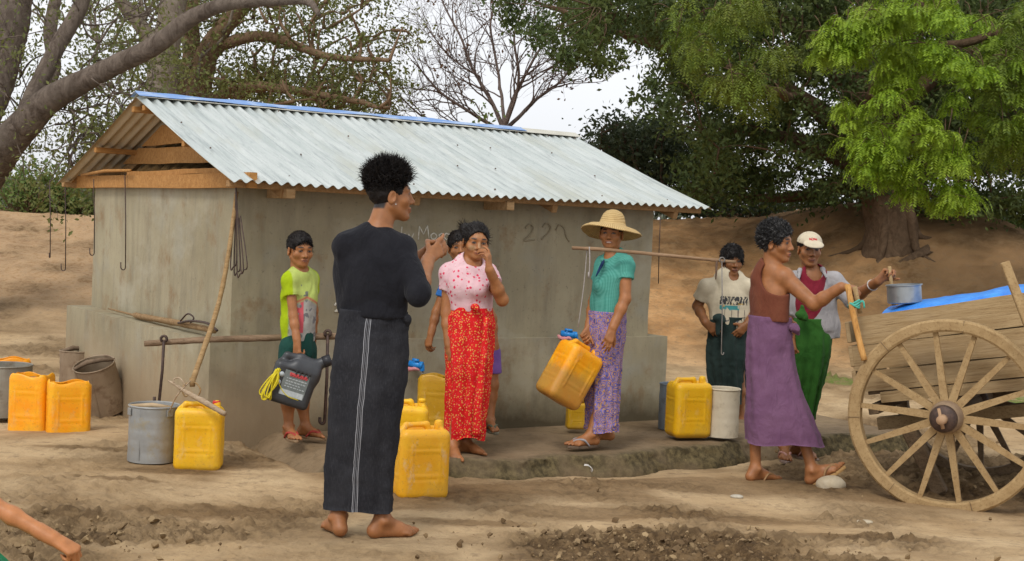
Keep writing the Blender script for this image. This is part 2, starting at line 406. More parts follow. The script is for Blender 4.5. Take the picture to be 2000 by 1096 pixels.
def build_ground():
    rows = [1.0, 2.0, 3.0]; y = 3.6
    while y < 400:
        rows.append(y); y += (.011 if 5.2 < y < 7.2 else .018 if y < 9.5 else .03 if y < 12 else .06 if y < 24 else (y - 22) * .12 + .1)
    rows = np.array(rows); nc = 560; u = np.linspace(-1, 1, nc); u = np.sign(u) * (.78 * np.abs(u) + .22 * np.abs(u) ** 3)
    Y = np.repeat(rows[:, None], nc, 1); X = u[None] * (Y * .62 + 1.2)
    Z = ground_base(X, Y); sh = X.shape
    P = np.stack([X, Y, 0 * X], -1).reshape(-1, 3)
    near = (Y < 26)
    mud = mud_mask(X, Y)
    n1 = vnoise(P, 1.3, 1, 3).reshape(sh); n2 = vnoise(P, 9, 2, 3).reshape(sh); n3 = vnoise(P, 28, 5, 2).reshape(sh)
    clod = np.abs(vnoise(P, 11, 8, 3, .6).reshape(sh)); clod2 = np.abs(vnoise(P, 26, 9, 2).reshape(sh))
    flat = slab_mask(X, Y)
    damp = np.ones(sh)
    for a in ANCH[:19]: damp *= 1 - .85 * np.exp(-((X - a[0]) ** 2 + (Y - a[1]) ** 2) / .09)
    Z += near * damp * (.012 * n1 + .007 * n2 + .004 * n3)
    Z += near * damp * mud * (.075 * (clod - .18) + .045 * (clod2 - .2) + .022 * n1)
    bank = sst(13.5, 16, Y); Z += bank * (.05 * vnoise(P, .9, 12, 4).reshape(sh) + .02 * n2)
    hl_ = hloc(np.stack([X, Y, 0 * X], -1)); Z -= .13 * flat + .065 * (1 - flat) * sst(-1.62, -1.15, hl_[..., 1]) * sst(.5, .1, hl_[..., 1]) * sst(.3, .9, hl_[..., 0]) * sst(5.7, 5.1, hl_[..., 0])
    wet = np.zeros(sh)
    for px, py, d, rx, ry in [(395, 905, 7.75, .42, .2), (330, 925, 7.5, .4, .1), (480, 870, 8.0, .35, .2), (460, 905, 7.75, .3, .15), (1000, 960, 7.7, 1.3, .38), (1300, 930, 8.2, 1.2, .4),
                              (1550, 950, 8.3, 1., .35), (870, 985, 7.3, .5, .25), (250, 880, 8.1, .25, .1), (140, 880, 8.1, .3, .08), (230, 940, 7.2, .3, .08), (900, 1020, 6.6, .4, .12), (400, 990, 6.5, .5, .14), (760, 1000, 7.0, .5, .2), (1250, 1000, 7.0, 1.2, .25), (1650, 960, 8.3, .8, .4), (480, 990, 6.6, .5, .16), (1700, 1040, 6.4, .6, .2), (1230, 1050, 6.1, .85, .45), (1120, 1085, 5.8, .5, .25), (1350, 1090, 5.8, .6, .25), (1880, 960, 8.2, .8, .5), (120, 1060, 6.0, .35, .12)]:
        c = at(px, py, d); wet = np.maximum(wet, 1 - np.sqrt(((X - c[0]) / rx) ** 2 + ((Y - c[1]) / ry) ** 2))
    wet = sst(-.1, .5, wet + .35 * vnoise(P, 3.1, 21, 3).reshape(sh))
    gr = np.zeros(sh)
    for px, py, d, rx, ry in [(1635, 735, 13.6, .9, .5), (2000, 775, 12.5, 1, .5)]:
        c = at(px, py, d); gr = np.maximum(gr, 1 - np.sqrt(((X - c[0]) / rx) ** 2 + ((Y - c[1]) / ry) ** 2))
    grs = sst(.08, .55, gr * (1 + 1.2 * n1))
    col = np.stack([wet, mud, grs], -1).reshape(-1, 3)
    r, c = np.meshgrid(np.arange(len(rows) - 1), np.arange(nc - 1), indexing='ij'); i = (r * nc + c).ravel()
    f = np.stack([i, i + 1, i + nc + 1, i + nc], 1)
    t = NT('earth'); v = t.co((1, 1, 1)); at_ = t.sep(t.attr())
    n = t.noise(1.1, 6, .65, v); nf = t.noise(14, 5, .7, v); st = t.noise(2.2, 5, .65, t.co((.55, 2.6, 1)))
    col_ = t.mix(t.ramp(n, .38, .64), (.44, .30, .16), (.58, .425, .25))
    col_ = t.mix(t.ramp(st, .52, .66, 0, .4), col_, (.30, .20, .105))
    yz = t.sep(v)
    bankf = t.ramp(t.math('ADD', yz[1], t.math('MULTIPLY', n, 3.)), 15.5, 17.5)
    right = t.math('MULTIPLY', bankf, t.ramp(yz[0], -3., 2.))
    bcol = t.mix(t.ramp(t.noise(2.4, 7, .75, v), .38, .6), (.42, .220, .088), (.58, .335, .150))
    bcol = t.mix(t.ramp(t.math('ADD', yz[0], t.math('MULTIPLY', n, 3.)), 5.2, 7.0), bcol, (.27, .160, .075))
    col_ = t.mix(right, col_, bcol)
    col_ = t.mix(t.math('MULTIPLY', bankf, t.ramp(yz[0], -2., -4.)), col_, t.mix(t.ramp(nf, .35, .6), (.36, .22, .11), (.52, .355, .205)))
    col_ = t.mix(t.math('MULTIPLY', at_[1], .8), col_, t.mix(t.ramp(nf, .44, .70), (.105, .064, .031), (.36, .245, .125)))
    col_ = t.mix(t.ramp(nf, .52, .70, 0, .7), col_, (.21, .145, .085))
    col_ = t.mix(t.ramp(t.noise(60, 3, .7, v), .6, .75, 0, .45), col_, (.16, .11, .065))
    col_ = t.mix(t.ramp(t.voro(55, v), .0, .11, .35, 0), col_, (.55, .47, .36))
    col_ = t.mix(t.math('MULTIPLY', at_[0], .9), col_, t.mix(t.ramp(nf, .4, .6), (.40, .36, .32), (.60, .55, .49)), 'MULTIPLY')
    col_ = t.mix(t.math('MULTIPLY', at_[2], t.ramp(nf, .35, .55)), col_, (.14, .19, .04))
    t.bump(t.noise(45, 6, .78, v), .7, .016); t.bump(t.noise(8, 5, .7, v), .35, .04)
    m = t.fin(col_, t.ramp(at_[0], 0, 1, .95, .78), 0, .12)
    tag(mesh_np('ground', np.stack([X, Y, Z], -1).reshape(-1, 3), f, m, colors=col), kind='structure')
    return
build_ground()

# dry clods and litter heaped on the churned mud: nobody could count them
def build_clods():
    v, f = [], []; ico = None
    MBc = MB(); n = 0; tries = 0
    while n < 1300 and tries < 30000:
        tries += 1
        cx, cy, rx, ry = rnd.choice([(.62, 6.05, .85, .52), (.62, 6.05, .85, .5), (-1.95, 6.05, .85, .36), (-2.1, 5.8, .9, .36), (3.0, 8.9, 1.5, .9), (.9, 5.6, .9, .35)])
        x = cx + rnd.gauss(0, .5) * rx; y = cy + rnd.gauss(0, .5) * ry
        if y < 5.4: continue
        r = .003 + .016 * rnd.random() ** 4; z = gz(x, y) + r * .3 + .012
        R = np.linalg.qr(RNG.normal(size=(3, 3)))[0]; s = r * (1 + RNG.normal(0, .28, 3).clip(-.5, .7))
        p = np.array([[1, 0, 0], [-1, 0, 0], [0, 1, 0], [0, -1, 0], [0, 0, 1], [0, 0, -1], [.62, .62, .5], [-.6, .6, -.55], [.6, -.62, -.5], [-.62, -.6, .5]]) * (1 + RNG.normal(0, .12, (10, 1)))
        q = p * s @ R.T + [x, y, z]
        MBc.add(q, (), [[0, 2, 6], [2, 4, 6], [4, 0, 6], [1, 7, 2], [2, 7, 5], [5, 7, 1], [0, 8, 3], [3, 8, 5], [5, 8, 0], [1, 3, 9], [3, 4, 9], [4, 1, 9], [0, 5, 2], [0, 4, 3], [1, 2, 4], [1, 5, 3]]); n += 1
    t = NT('clod'); c = t.mix(t.island(), (.12, .076, .040), (.34, .24, .13)); t.bump(t.noise(120, 3), .5, .004)
    tag(MBc.build('mud_clods', t.fin(c, .95, 0, .1), smooth=False), kind='stuff')
build_clods()

# concrete washing platform along the front wall
def build_platform():
    nx, prof = 300, []
    xs = np.linspace(.15, 5.15, nx); rows = []
    for x in xs:
        edge = -1.02 + .05 * math.sin(x * 2.1) + .04 * math.sin(x * 7.3)
        zt = .062 - .072 * sst(.2, 1.7, x); ends = sst(.15, .5, x)
        top = [(y, zt - .006 * (1 - y)) for y in np.linspace(.06, edge, 34)]
        dn = [(edge - .012, zt - .02), (edge - .025, zt - .04), (edge - .03, zt - .065), (edge - .05, zt - .09), (edge - .07, zt - .12), (edge - .09, zt - .2), (edge - .05, zt - .3)]
        rows.append([[x, y, z - .16 * (1 - ends)] for y, z in top + dn])
    # vertical end face on the far side
    P = np.array(rows); m = P.shape[1]
    P = np.concatenate([P, P[-1:] + [0.01, 0, -.03], P[-1:] + [.03, 0, -.3]]); n_ = P.shape[0]
    Q = P.reshape(-1, 3); rough = np.tile(np.concatenate([np.zeros(31), [.3, .7, 1], np.ones(7)]), n_)
    Q = Q + (rough * .034 * vnoise(Q, 8, 41, 3))[:, None] * [0, 1, .5] + (rough * .02 * vnoise(Q, 30, 43, 2))[:, None] * [0, 1, .6]
    Q[:, 2] += .006 * vnoise(Q, 2.5, 42, 2)
    moss = np.tile(np.concatenate([np.zeros(32), [.3, .6], np.ones(7)]), n_) * sst(-.25, .3, vnoise(Q, 3.0, 44, 3) + .15)
    i, j = np.meshgrid(np.arange(n_ - 1), np.arange(m - 1), indexing='ij'); k = (i * m + j).ravel()
    f = np.stack([k, k + 1, k + m + 1, k + m], 1)
    t = NT('wet_concrete'); v = t.co(); a = t.sep(t.attr())
    c = t.mix(t.ramp(t.noise(1.4, 6, .65, v), .36, .62), (.150, .100, .052), (.275, .195, .115))
    c = t.mix(t.ramp(t.noise(17, 5, .7, v), .5, .72, 0, .6), c, (.085, .06, .034))
    c = t.mix(t.math('MULTIPLY', a[1], .45), c, t.mix(t.ramp(t.noise(26, 4, .7, v), .4, .62), (.06, .05, .03), (.16, .125, .075)))
    c = t.mix(a[0], c, t.mix(t.ramp(t.noise(22, 4, .7, v), .4, .62), (.055, .042, .020), (.15, .115, .055)))
    t.bump(t.noise(35, 6, .75, v), .4, .012)
    ro = t.ramp(t.noise(1.9, 4, .6, v), .35, .6, .42, .85)
    o = mesh_np('pavement', Q, f, t.fin(c, t.math('ADD', ro, t.math('MULTIPLY', a[1], .4)), 0, .28), colors=np.stack([moss, rough, 0 * moss], 1))
    o.location = (*HC, 0); o.rotation_euler = (0, 0, HTH); tag(o, kind='structure')
build_platform()
def slab_z(x, y): l = hloc(V3(x, y, 0)); return .062 - .072 * float(sst(.2, 1.7, l[0])) - .006 * (1 - l[1])

# ------------------------------------------------------------------ well house
M_wood = simple('old_wood', (.30, .155, .055), (.43, .24, .09), 5, .8, .2, (30, .35, .004), stretch=(1, 1, 8), c3=(.15, .07, .025))
def wood(name, c1, c2, c3, stretch=(1, 9, 9), scale=4):
    return simple(name, c1, c2, scale, .82, .2, (scale * 5, .4, .004), stretch=stretch, c3=c3)
def build_house():
    h = empty('well_house', (*HC, 0), 'squat grey cement water house with a corrugated metal roof and open timber gable', 'hut', rot=(0, 0, HTH))
    t = NT('cement_render'); v = t.co(); xyz = t.sep(v)
    c = t.mix(t.ramp(t.noise(1.3, 6, .6, v), .36, .64), (.275, .236, .152), (.365, .318, .212))
    c = t.mix(t.ramp(t.noise(3.1, 5, .65, t.co((3, 3, .5))), .46, .72, 0, .55), c, (.185, .158, .112))
    c = t.mix(t.ramp(t.noise(2.3, 4, .6, t.co((1, 1, 1), rot=(.4, 0, .7))), .55, .72, 0, .7), c, (.31, .295, .235))
    c = t.mix(t.ramp(t.noise(45, 3, .6, v), .62, .74, 0, .5), c, (.12, .10, .07))
    c = t.mix(t.ramp(t.noise(1.7, 5, .7, t.co((5, 5, .3))), .56, .74, 0, .4), c, (.37, .33, .245))
    c = t.mix(t.ramp(t.noise(2.6, 5, .7, t.co((1.5, 1.5, 1.2))), .54, .68, 0, .7), c, (.24, .155, .080)); c = t.mix(t.ramp(t.noise(.9, 5, .7, t.co((1, 1, 1.6), rot=(0, 0, 1))), .5, .62, 0, .6), c, (.40, .365, .275))
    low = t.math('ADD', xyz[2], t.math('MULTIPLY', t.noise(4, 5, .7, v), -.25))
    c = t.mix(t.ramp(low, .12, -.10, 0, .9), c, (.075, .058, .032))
    # mud splashed up on the gable side plinth
    c = t.mix(t.math('MULTIPLY', t.ramp(low, .42, .1, 0, .75), t.ramp(xyz[0], .9, .5)), c, (.33, .245, .15))
    t.bump(t.noise(60, 5, .7, v), .25, .006); t.bump(t.noise(5, 4, .6, t.co((1, 1, .5))), .3, .03)
    m_cem = t.fin(c, .9, 0, .2)
    def wallbox(x0, x1, y0, y1, z0, z1, top_wob=.0):
        b = MB(); nx, ny, nz = 60, 50, 24; pts = []
        for axis in range(3):
            for side in (0, 1):
                dims = [(nx, ny, nz)[i] for i in range(3) if i != axis]; g = np.meshgrid(*[np.linspace(0, 1, d) for d in dims], indexing='ij')
                u, w = g[0].ravel(), g[1].ravel(); p = np.zeros((len(u), 3)); o = [i for i in range(3) if i != axis]
                lo, hi = np.array([x0, y0, z0]), np.array([x1, y1, z1])
                p[:, axis] = hi[axis] if side else lo[axis]; p[:, o[0]] = lo[o[0]] + u * (hi - lo)[o[0]]; p[:, o[1]] = lo[o[1]] + w * (hi - lo)[o[1]]
                p = p + .007 * np.stack([vnoise(p, 2.5, s, 3) for s in (61, 62, 63)], 1) * [1, 1, .8]
                # worn edges
                a, bb = dims; i, j = np.meshgrid(np.arange(a - 1), np.arange(bb - 1), indexing='ij'); k = (i * bb + j).ravel()
                q = np.stack([k, k + bb, k + bb + 1, k + 1], 1); flip = (axis == 1) ^ (side == 0)
                b.add(p, q[:, ::-1] if flip else q)
        return b
    o = wallbox(OG, HL - OG, OF, HW - OG, Z1 - .02, Z2).build('wall', m_cem, h, True); autosmooth(o, 50)
    o = wallbox(0, HL, 0, HW, -.5, Z1).build('plinth', m_cem, h, True); autosmooth(o, 50)
    # corrugated sheets
    X0, X1, ZR, ZE, YR, YF, YB = OG - .1705, HL - OG + .2718, 2.205, 1.601, HW * .4824, OF - .377, HW - OG + .5011
    t = NT('galvanised_sheet'); v = t.co()
    s = t.noise(2.2, 5, .65, t.co((7, .5, .5))); c = t.mix(t.ramp(s, .35, .65), (.50, .545, .52), (.67, .70, .665))
    c = t.mix(t.ramp(t.noise(1.1, 5, .6, t.co((3, .9, .9))), .5, .7, 0, .75), c, (.50, .505, .42)); c = t.mix(t.ramp(t.noise(5, 5, .7, t.co((9, .35, .35))), .52, .68, 0, .7), c, (.33, .365, .36))
    c = t.mix(t.ramp(t.noise(9, 5, .7, t.co((2.2, .7, .7))), .60, .76, 0, .5), c, (.30, .34, .35))
    c = t.mix(t.ramp(t.noise(24, 4, .7, v), .68, .78, 0, .6), c, (.22, .17, .11))
    t.bump(t.noise(30, 4, .6, t.co((1, .2, .2))), .1, .004)
    m_tin = t.fin(c, t.ramp(s, .3, .7, .48, .36), .72, .5)
    m_rust = simple('rusty_nail', (.05, .03, .02), (.12, .06, .03), 40, .8)
    t = NT('aged_sheet_underside'); c = t.mix(t.ramp(t.noise(6, 5, .7, t.co((1, .2, .2))), .35, .65), (.46, .38, .26), (.60, .52, .38)); m_tinb = t.fin(c, .7, .1, .3)
    def sheet(y0, z0, y1, z1, seed):
        b = MB(); x = np.arange(X0, X1, .0755 / 8); n = 14; tt = np.linspace(0, 1, n)
        per = x / .0755 * 2 * np.pi; sh = np.floor((x - X0) / .62)
        P = np.zeros((len(x), n, 3)); P[..., 0] = x[:, None]
        nr = nrm([0, -(z1 - z0), (y1 - y0)]); nr = nr * np.sign(nr[2])
        jag = .012 * np.sin(sh * 7.1 + seed)
        w = (.0115 * np.sin(per))[:, None] + .006 * vnoise(np.stack([np.repeat(x, n), np.tile(tt, len(x)) * 2, 0 * np.repeat(x, n)], 1), 1.3, seed, 2).reshape(len(x), n)
        L = np.linspace(0, 1, n)[None] + 0 * x[:, None]; L = L * (1 + jag[:, None] / 1.9)
        for a, (q0, q1) in ((1, (y0, y1)), (2, (z0, z1))): P[..., a] = q0 + (q1 - q0) * L
        P += w[..., None] * nr; P[..., 2] += .012 * np.sin(L * np.pi) * -1
        i, j = np.meshgrid(np.arange(len(x) - 1), np.arange(n - 1), indexing='ij'); k = (i * n + j).ravel()
        q = np.stack([k, k + n, k + n + 1, k + 1], 1)
        if y1 > y0: q = q
        else: q = q[:, ::-1]
        V = P.reshape(-1, 3); b.add(V, q); m0 = len(q)
        b.add(V - nr * .0022, q[:, ::-1])
        return b, m0
    b, m0 = sheet(YR, ZR, YF, ZE, 1)
    nails = 0
    for fr in (.07, .36, .66, .93):
        for x in np.arange(X0 + .1, X1 - .05, .302):
            if rnd.random() < .62: continue
            y, z = YR + (YF - YR) * fr, ZR + (ZE - ZR) * fr; p = V3(x + rnd.gauss(0, .01), y, z + .004)
            b.lathe([(0.0, .010), (.005, .008), (.0065, .0)], 8, c=p); nails += 7 * 0 + 16
    n_all = sum(len(a) for a in b.f4); mi = np.zeros(n_all, int); mi[m0:2 * m0] = 1; mi[2 * m0:] = 2
    mesh = b.build('roof_sheet', [m_tin, m_tinb, m_rust], h, True, midx=mi)
    b, m0 = sheet(YR, ZR, YB, ZE, 2); n_all = sum(len(a) for a in b.f4); mi = np.zeros(n_all, int); mi[m0:] = 1
    b.build('roof_sheet', [m_tin, m_tinb], h, True, midx=mi)
    # ridge cap and the blue plastic laid along it
    def strip(x0, x1, wf, wb, lift, name, mat, wav, seed):
        x = np.linspace(x0, x1, 160); sl = (ZE - ZR) / (YF - YR); slb = (ZE - ZR) / (YB - YR); rows = []
        wv = wav * vnoise(np.stack([x, 0 * x, 0 * x], 1), 2.2, seed, 3)
        for fr in (-1, -.6, -.25, -.06, 0, .06, .3, .7, 1):
            if fr < 0: y = YR + fr * (wf + wv); z = ZR + sl * (y - YR)
            else: y = YR + fr * wb + 0 * x; z = ZR + slb * (y - YR)
            z = z + lift + .02 * (1 - min(1, abs(fr) * 3)) * .3 + .008 * vnoise(np.stack([x, 0 * x + fr, 0 * x], 1), 4, seed + 1, 2) * (wav > .001)
            rows.append(np.stack([x, y, z], 1))
        P = np.stack(rows, 1); n = P.shape[1]; i, j = np.meshgrid(np.arange(len(x) - 1), np.arange(n - 1), indexing='ij'); k = (i * n + j).ravel()
        b = MB(); q = np.stack([k, k + n, k + n + 1, k + 1], 1); b.add(P.reshape(-1, 3), q); b.add(P.reshape(-1, 3) - [0, 0, .002], q[:, ::-1])
        return b.build(name, mat, h, True)
    strip(X0 + .01, X1 + .01, .105, .12, .016, 'ridge_cap', simple('pale_ridge_metal', (.46, .44, .36), (.56, .54, .46), 6, .55, .4, metal=.2), .0, 3)
    t = NT('blue_plastic'); v = t.co(); c = t.mix(t.ramp(t.noise(5, 4, .6, t.co((1, 3, 3))), .5, .62), (.15, .28, .56), (.33, .43, .60)); t.bump(t.noise(14, 3, .6, v), .5, .02)
    strip(X0 - .01, X0 + 3.24, .085, .1, .022, 'ridge_tarp', t.fin(c, .45, 0, .4), .035, 5)
    # timbers
    mw = wood('orange_timber', (.34, .155, .042), (.47, .24, .078), (.17, .075, .022)); mw2 = wood('grey_timber', (.30, .17, .07), (.40, .24, .11), (.16, .09, .04), (9, 1, 9))
    roof_z = lambda y: ZR + (ZE - ZR) * ((YR - y) / (YR - YF) if y < YR else (y - YR) / (YB - YR))
    gx = OG - .025
    def plank(name, x, y0, y1, z0, z1, th=.03, mat=mw, slope=True, wob=.012, seed=0):
        """board across the gable, its ends cut to the roof slope"""
        n = 24; b = MB(); u = np.linspace(0, 1, n)
        lo = z0 + wob * vnoise(np.stack([u * 3, 0 * u, 0 * u], 1), 1, seed, 2); hi = z1 + wob * vnoise(np.stack([u * 3, 0 * u + 5, 0 * u], 1), 1, seed, 2)
        def yy(z, a, s): return a
        V = []
        for s in (0, 1):
            for zz in (lo, hi):
                ya, yb = y0, y1
                if slope:
                    ys = YR - (ZR - zz - .05) / (ZR - ZE) * (YR - YF); ye = YR + (ZR - zz - .05) / (ZR - ZE) * (YB - YR)
                    ya = np.maximum(y0, ys); yb = np.minimum(y1, ye)
                V.append(np.stack([np.full(n, x - th / 2 + s * th), ya + (yb - ya) * u, zz], 1))
        V = np.concatenate(V); k = np.arange(n - 1); q = []
        for a_, b_ in ((0, 1), (1, 3), (3, 2), (2, 0)): q.append(np.stack([a_ * n + k, b_ * n + k, b_ * n + k + 1, a_ * n + k + 1], 1))
        b.add(V, np.concatenate(q + [[[0, 2 * n, 3 * n, n], [n - 1, 2 * n - 1, 4 * n - 1, 3 * n - 1]]])); return b.build(name, mat, h)
    plank('wall_plate', gx, YF + .05, YB - .02, Z2 - .005, Z2 + .085, .05, mw, False, .006, 3)
    for yy_, za in ((OF + .03, 1.70), (HW - OG - .03, 1.70)):
        b = MB(); b.beam((OG, yy_, (Z2 + za) / 2), (HL - OG, yy_, (Z2 + za) / 2), .05, za - Z2 + .01); b.build('wall_plate', mw2, h)
    plank('gable_board', gx + .19, .25, 2.75, 1.755, 1.87, .022, mw, True, .014, 8)
    plank('gable_board', gx + .188, .45, 2.3, 1.885, 2.03, .022, mw, True, .012, 14)
    plank('gable_board', gx + .02, .0, 2.1, Z2 + .085, Z2 + .125, .022, mw, True, .02, 19)
    plank('gable_board', HL - OG + .03, .0, 2.9, Z2 + .08, 2.08, .022, mw, True, .005, 20)
    for x in (gx + .235, 1.3, 2.4, HL - OG):
        for y1, tail in ((YF + .12, 0), (YB - .12, 0)):
            b = MB(); b.beam((x, YR, ZR - .095), (x, y1, roof_z(y1) - .095), .045, .07); b.build('rafter', mw if x < .3 else mw2, h)
    for fr, mat in ((.06, mw), (.5, mw), (.93, mw)):
        for ye in (YF, YB):
            mat = mw2 if (ye == YF and fr > .9) else mat
            y = YR + (ye - YR) * fr; b = MB(); b.beam((X0 + .015, y, roof_z(y) - .058), (X1 - .04, y, roof_z(y) - .058), .05, .04); b.build('purlin', mat, h)
    for px, py in ((562, 378), (990, 402)):
        p = on_house(px, py, YF + .12); b = MB(); b.box((p[0], YF + .22, p[2] - .0), (.06, .30, .06)); b.build('rafter_tail', wood('tail_timber', (.36, .22, .10), (.5, .33, .17), (.2, .1, .04)), h)
    # loose stick lying in the gable
    b = MB(); a0, a1 = on_house_x(160, 342, gx - .06), on_house_x(255, 333, gx - .06); b.tube([a0, (a0 + a1) / 2 + [0, 0, .015], a1], [.012, .013, .01], 8); b.build('gable_stick', mw, h, True)
    # painted writing on the front wall
    def writing(name, strokes, mat, r=.0045):
        b = MB()
        for st in strokes:
            P = np.array([on_house(x, y, OF - .004) for x, y in st]); P = catmull(P, max(4, 5 * len(st))) if len(st) > 2 else P
            b.tube(P, r * (1 + .0 * np.arange(len(P))), 6)
        o = b.build(name, mat, h, True); v = np.empty(len(o.data.vertices) * 3, np.float32); o.data.vertices.foreach_get('co', v); v = v.reshape(-1, 3)
        v[:, 1] = OF - .004 + (v[:, 1] - (OF - .004)) * .4; v[:, 1] -= .007 * 0; o.data.vertices.foreach_set('co', v.ravel()); return o
    chalk = simple('white_chalk', (.80, .77, .68), (.5, .47, .38), 60, .95, .1)
    by = [[(785, 443), (784, 456), (785, 469)], [(785, 461), (790, 457), (794, 461), (792, 467), (786, 469)], [(798, 457), (801, 466)], [(808, 456), (803, 467), (798, 477)]]
    mo = [[(817, 468), (819, 442)], [(819, 442), (827, 458)], [(827, 458), (835, 441)], [(835, 441), (838, 468)], [(848, 455), (842, 459), (843, 466), (849, 467), (853, 461), (848, 455)],
          [(858, 457), (858, 467)], [(858, 460), (862, 456), (866, 458)], [(876, 458), (871, 456), (868, 463), (872, 468), (876, 464)], [(877, 456), (878, 468)], [(887, 456), (882, 457), (884, 462), (888, 465), (886, 469), (881, 468)],
          [(893, 456), (893, 468)], [(893, 450), (893, 451)], [(900, 456), (900, 468)], [(900, 450), (900, 451)]]
    writing('painted_lettering', by + mo, chalk)
    writing('painted_lettering', [[(654, 597), (658, 591), (664, 594), (663, 600), (655, 608), (657, 608), (668, 607)], [(680, 592), (673, 600), (680, 608), (686, 600), (680, 592)]], chalk, .006)
    scrawl = simple('faded_brown_scrawl', (.262, .220, .142), (.31, .265, .178), 30, .95, .1)
    writing('faded_scrawl', [[(1026, 446), (1034, 438), (1042, 444), (1036, 458), (1024, 470), (1045, 468)], [(1060, 444), (1068, 436), (1076, 444), (1070, 456), (1058, 468)], [(1086, 450), (1092, 440), (1102, 446), (1106, 462), (1112, 472)]], scrawl, .006)
    return h
HOUSE = build_house()
# ------------------------------------------------------------------ trees
def leafmat(name, cols, rough=.6):
    t = NT(name); i = t.island(); c = t.mix(t.ramp(i, .0, .5), cols[0], cols[1]); c = t.mix(t.ramp(i, .5, 1.), c, cols[2])
    c = t.mix(t.ramp(t.noise(1.1, 3, .6, t.co()), .42, .62, 0, .65), c, cols[3])
    m = t.fin(c, rough, 0, .25)
    tr = t.n('ShaderNodeBsdfTranslucent'); t.L(c, tr.inputs['Color']); mx_ = t.n('ShaderNodeMixShader'); mx_.inputs[0].default_value = .3
    t.l(t.b, 'BSDF', mx_, 1); t.L(tr.outputs[0], mx_.inputs[2]); t.l(mx_, 0, t.out, 'Surface'); return m
def bark(name, c1, c2, c3):
    t = NT(name); v = t.co((1, 1, .6)); n = t.noise(9, 7, .75, v, 1.2)
    c = t.mix(t.ramp(n, .35, .62), c1, c2); c = t.mix(t.ramp(t.noise(2.3, 4, .6, t.co()), .5, .68, 0, .8), c, c3)
    t.bump(t.noise(22, 6, .75, v, .5), .9, .03); t.bump(t.voro(14, v), .5, .02); return t.fin(c, .92, 0, .1)
def leaves_mesh(name, C, L, Wd, mat, parent, origin, droop=.0, flatb=.0, jitter=.3):
    """C (n,3) leaf centres; rhombic leaf faces bent along the midrib, random attitude"""
    n = len(C); a = RNG.normal(size=(n, 3)); a[:, 2] -= droop; a /= np.linalg.norm(a, axis=1)[:, None]
    u = RNG.normal(size=(n, 3)); u[:, 2] += flatb; b = np.cross(a, u); b /= np.linalg.norm(b, axis=1)[:, None] + 1e-9
    nn = np.cross(a, b); s = (1 + jitter * RNG.normal(size=(n, 1))).clip(.5, 1.8); l, w = L * s / 2, Wd * s / 2
    V = np.stack([C - a * l, C + b * w - nn * w * .3, C + a * l, C - b * w - nn * w * .3], 1).reshape(-1, 3) - origin
    f = np.arange(4 * n).reshape(-1, 4); return mesh_np(name, V, f, mat, parent, False)
def ipath(pts):
    """[(px, py, depth, radius in px)] -> points, radii"""
    P = np.array([at(p[0], p[1], p[2]) for p in pts]); R = np.array([p[3] * p[2] / F_PX for p in pts]); return P, R
def limb(b, P, R, n=24, k=12, wob=.0, seed=0):
    n = int(n * 1.6)
    Q = catmull(P, n); r = np.interp(np.linspace(0, 1, n), np.linspace(0, 1, len(R)), R)
    if wob: Q = Q + wob * np.stack([vnoise(Q, 1.7, seed + i, 2) for i in range(3)], 1)
    b.tube(Q, r, k, jit=.022); return Q, r
def twig(b, p, d, L, r, lev, tips, spread=.6, grav=-.05, nsub=3, k=5):
    m = 7; pts = [np.array(p)]; d = nrm(d)
    for i in range(m - 1):
        d = nrm(d + RNG.normal(0, .16, 3) + [0, 0, grav]); pts.append(pts[-1] + d * L / (m - 1))
    b.tube(pts, np.linspace(r, r * .45, m), k if lev else 4)
    if lev == 0: tips.append((pts[-1], pts[m // 2], d)); return
    for i in range(nsub):
        j = RNG.integers(2, m) if i else m - 1
        nd = nrm(d + RNG.normal(0, spread, 3)); twig(b, pts[j], nd, L * RNG.uniform(.5, .75), r * .5, lev - 1, tips, spread, grav, nsub, k)
def connect(b, nodes, target, r0, r1, sag=.1, n=9):
    """thin limb from the nearest wood to a leaf clump"""
    nd = np.asarray(nodes); w = target - [0, 0, .25]; i = np.argmin(((nd - w) ** 2 * [1, 1, 1.6]).sum(1)); a = nd[i]
    L = np.linalg.norm(target - a); mid = (a + target) / 2 + RNG.normal(0, .12 * L, 3) + [0, 0, sag * L]
    Q = catmull([a, mid, target], n); b.tube(Q, np.linspace(r0, r1, n), 5); return Q
def blob(c, n, s): return np.asarray(c) + RNG.normal(size=(n, 3)) * s
def inpoly(x, y, poly):
    c = False; j = len(poly) - 1
    for i in range(len(poly)):
        xi, yi = poly[i]; xj, yj = poly[j]
        if (yi > y) != (yj > y) and x < (xj - xi) * (y - yi) / (yj - yi) + xi: c = not c
        j = i
    return c
def clumps(poly, n, d0, d1, holes=()):
    xs = [p[0] for p in poly]; ys = [p[1] for p in poly]; out = []
    while len(out) < n:
        x, y = rnd.uniform(min(xs), max(xs)), rnd.uniform(min(ys), max(ys))
        if not inpoly(x, y, poly): continue
        if any(((x - h[0]) / h[2]) ** 2 + ((y - h[1]) / h[3]) ** 2 < 1 for h in holes): continue
        out.append(at(x, y, rnd.uniform(d0, d1)))
    return np.array(out)
BK_grey = bark('grey_bark', (.075, .055, .042), (.19, .15, .12), (.12, .095, .075))
BK_pale = bark('pale_bark', (.13, .10, .075), (.24, .20, .155), (.17, .14, .10))
BK_dark = bark('dark_bark', (.055, .036, .024), (.12, .082, .055), (.085, .06, .04))
BK_brown = bark('brown_bark', (.13, .082, .048), (.25, .165, .10), (.18, .115, .07))
BK_big = bark('soil_brown_bark', (.070, .044, .026), (.145, .095, .058), (.10, .064, .038))
LF_olive = leafmat('olive_leaf', [(.110, .130, .038), (.160, .175, .052), (.075, .095, .032), (.175, .17, .045)])
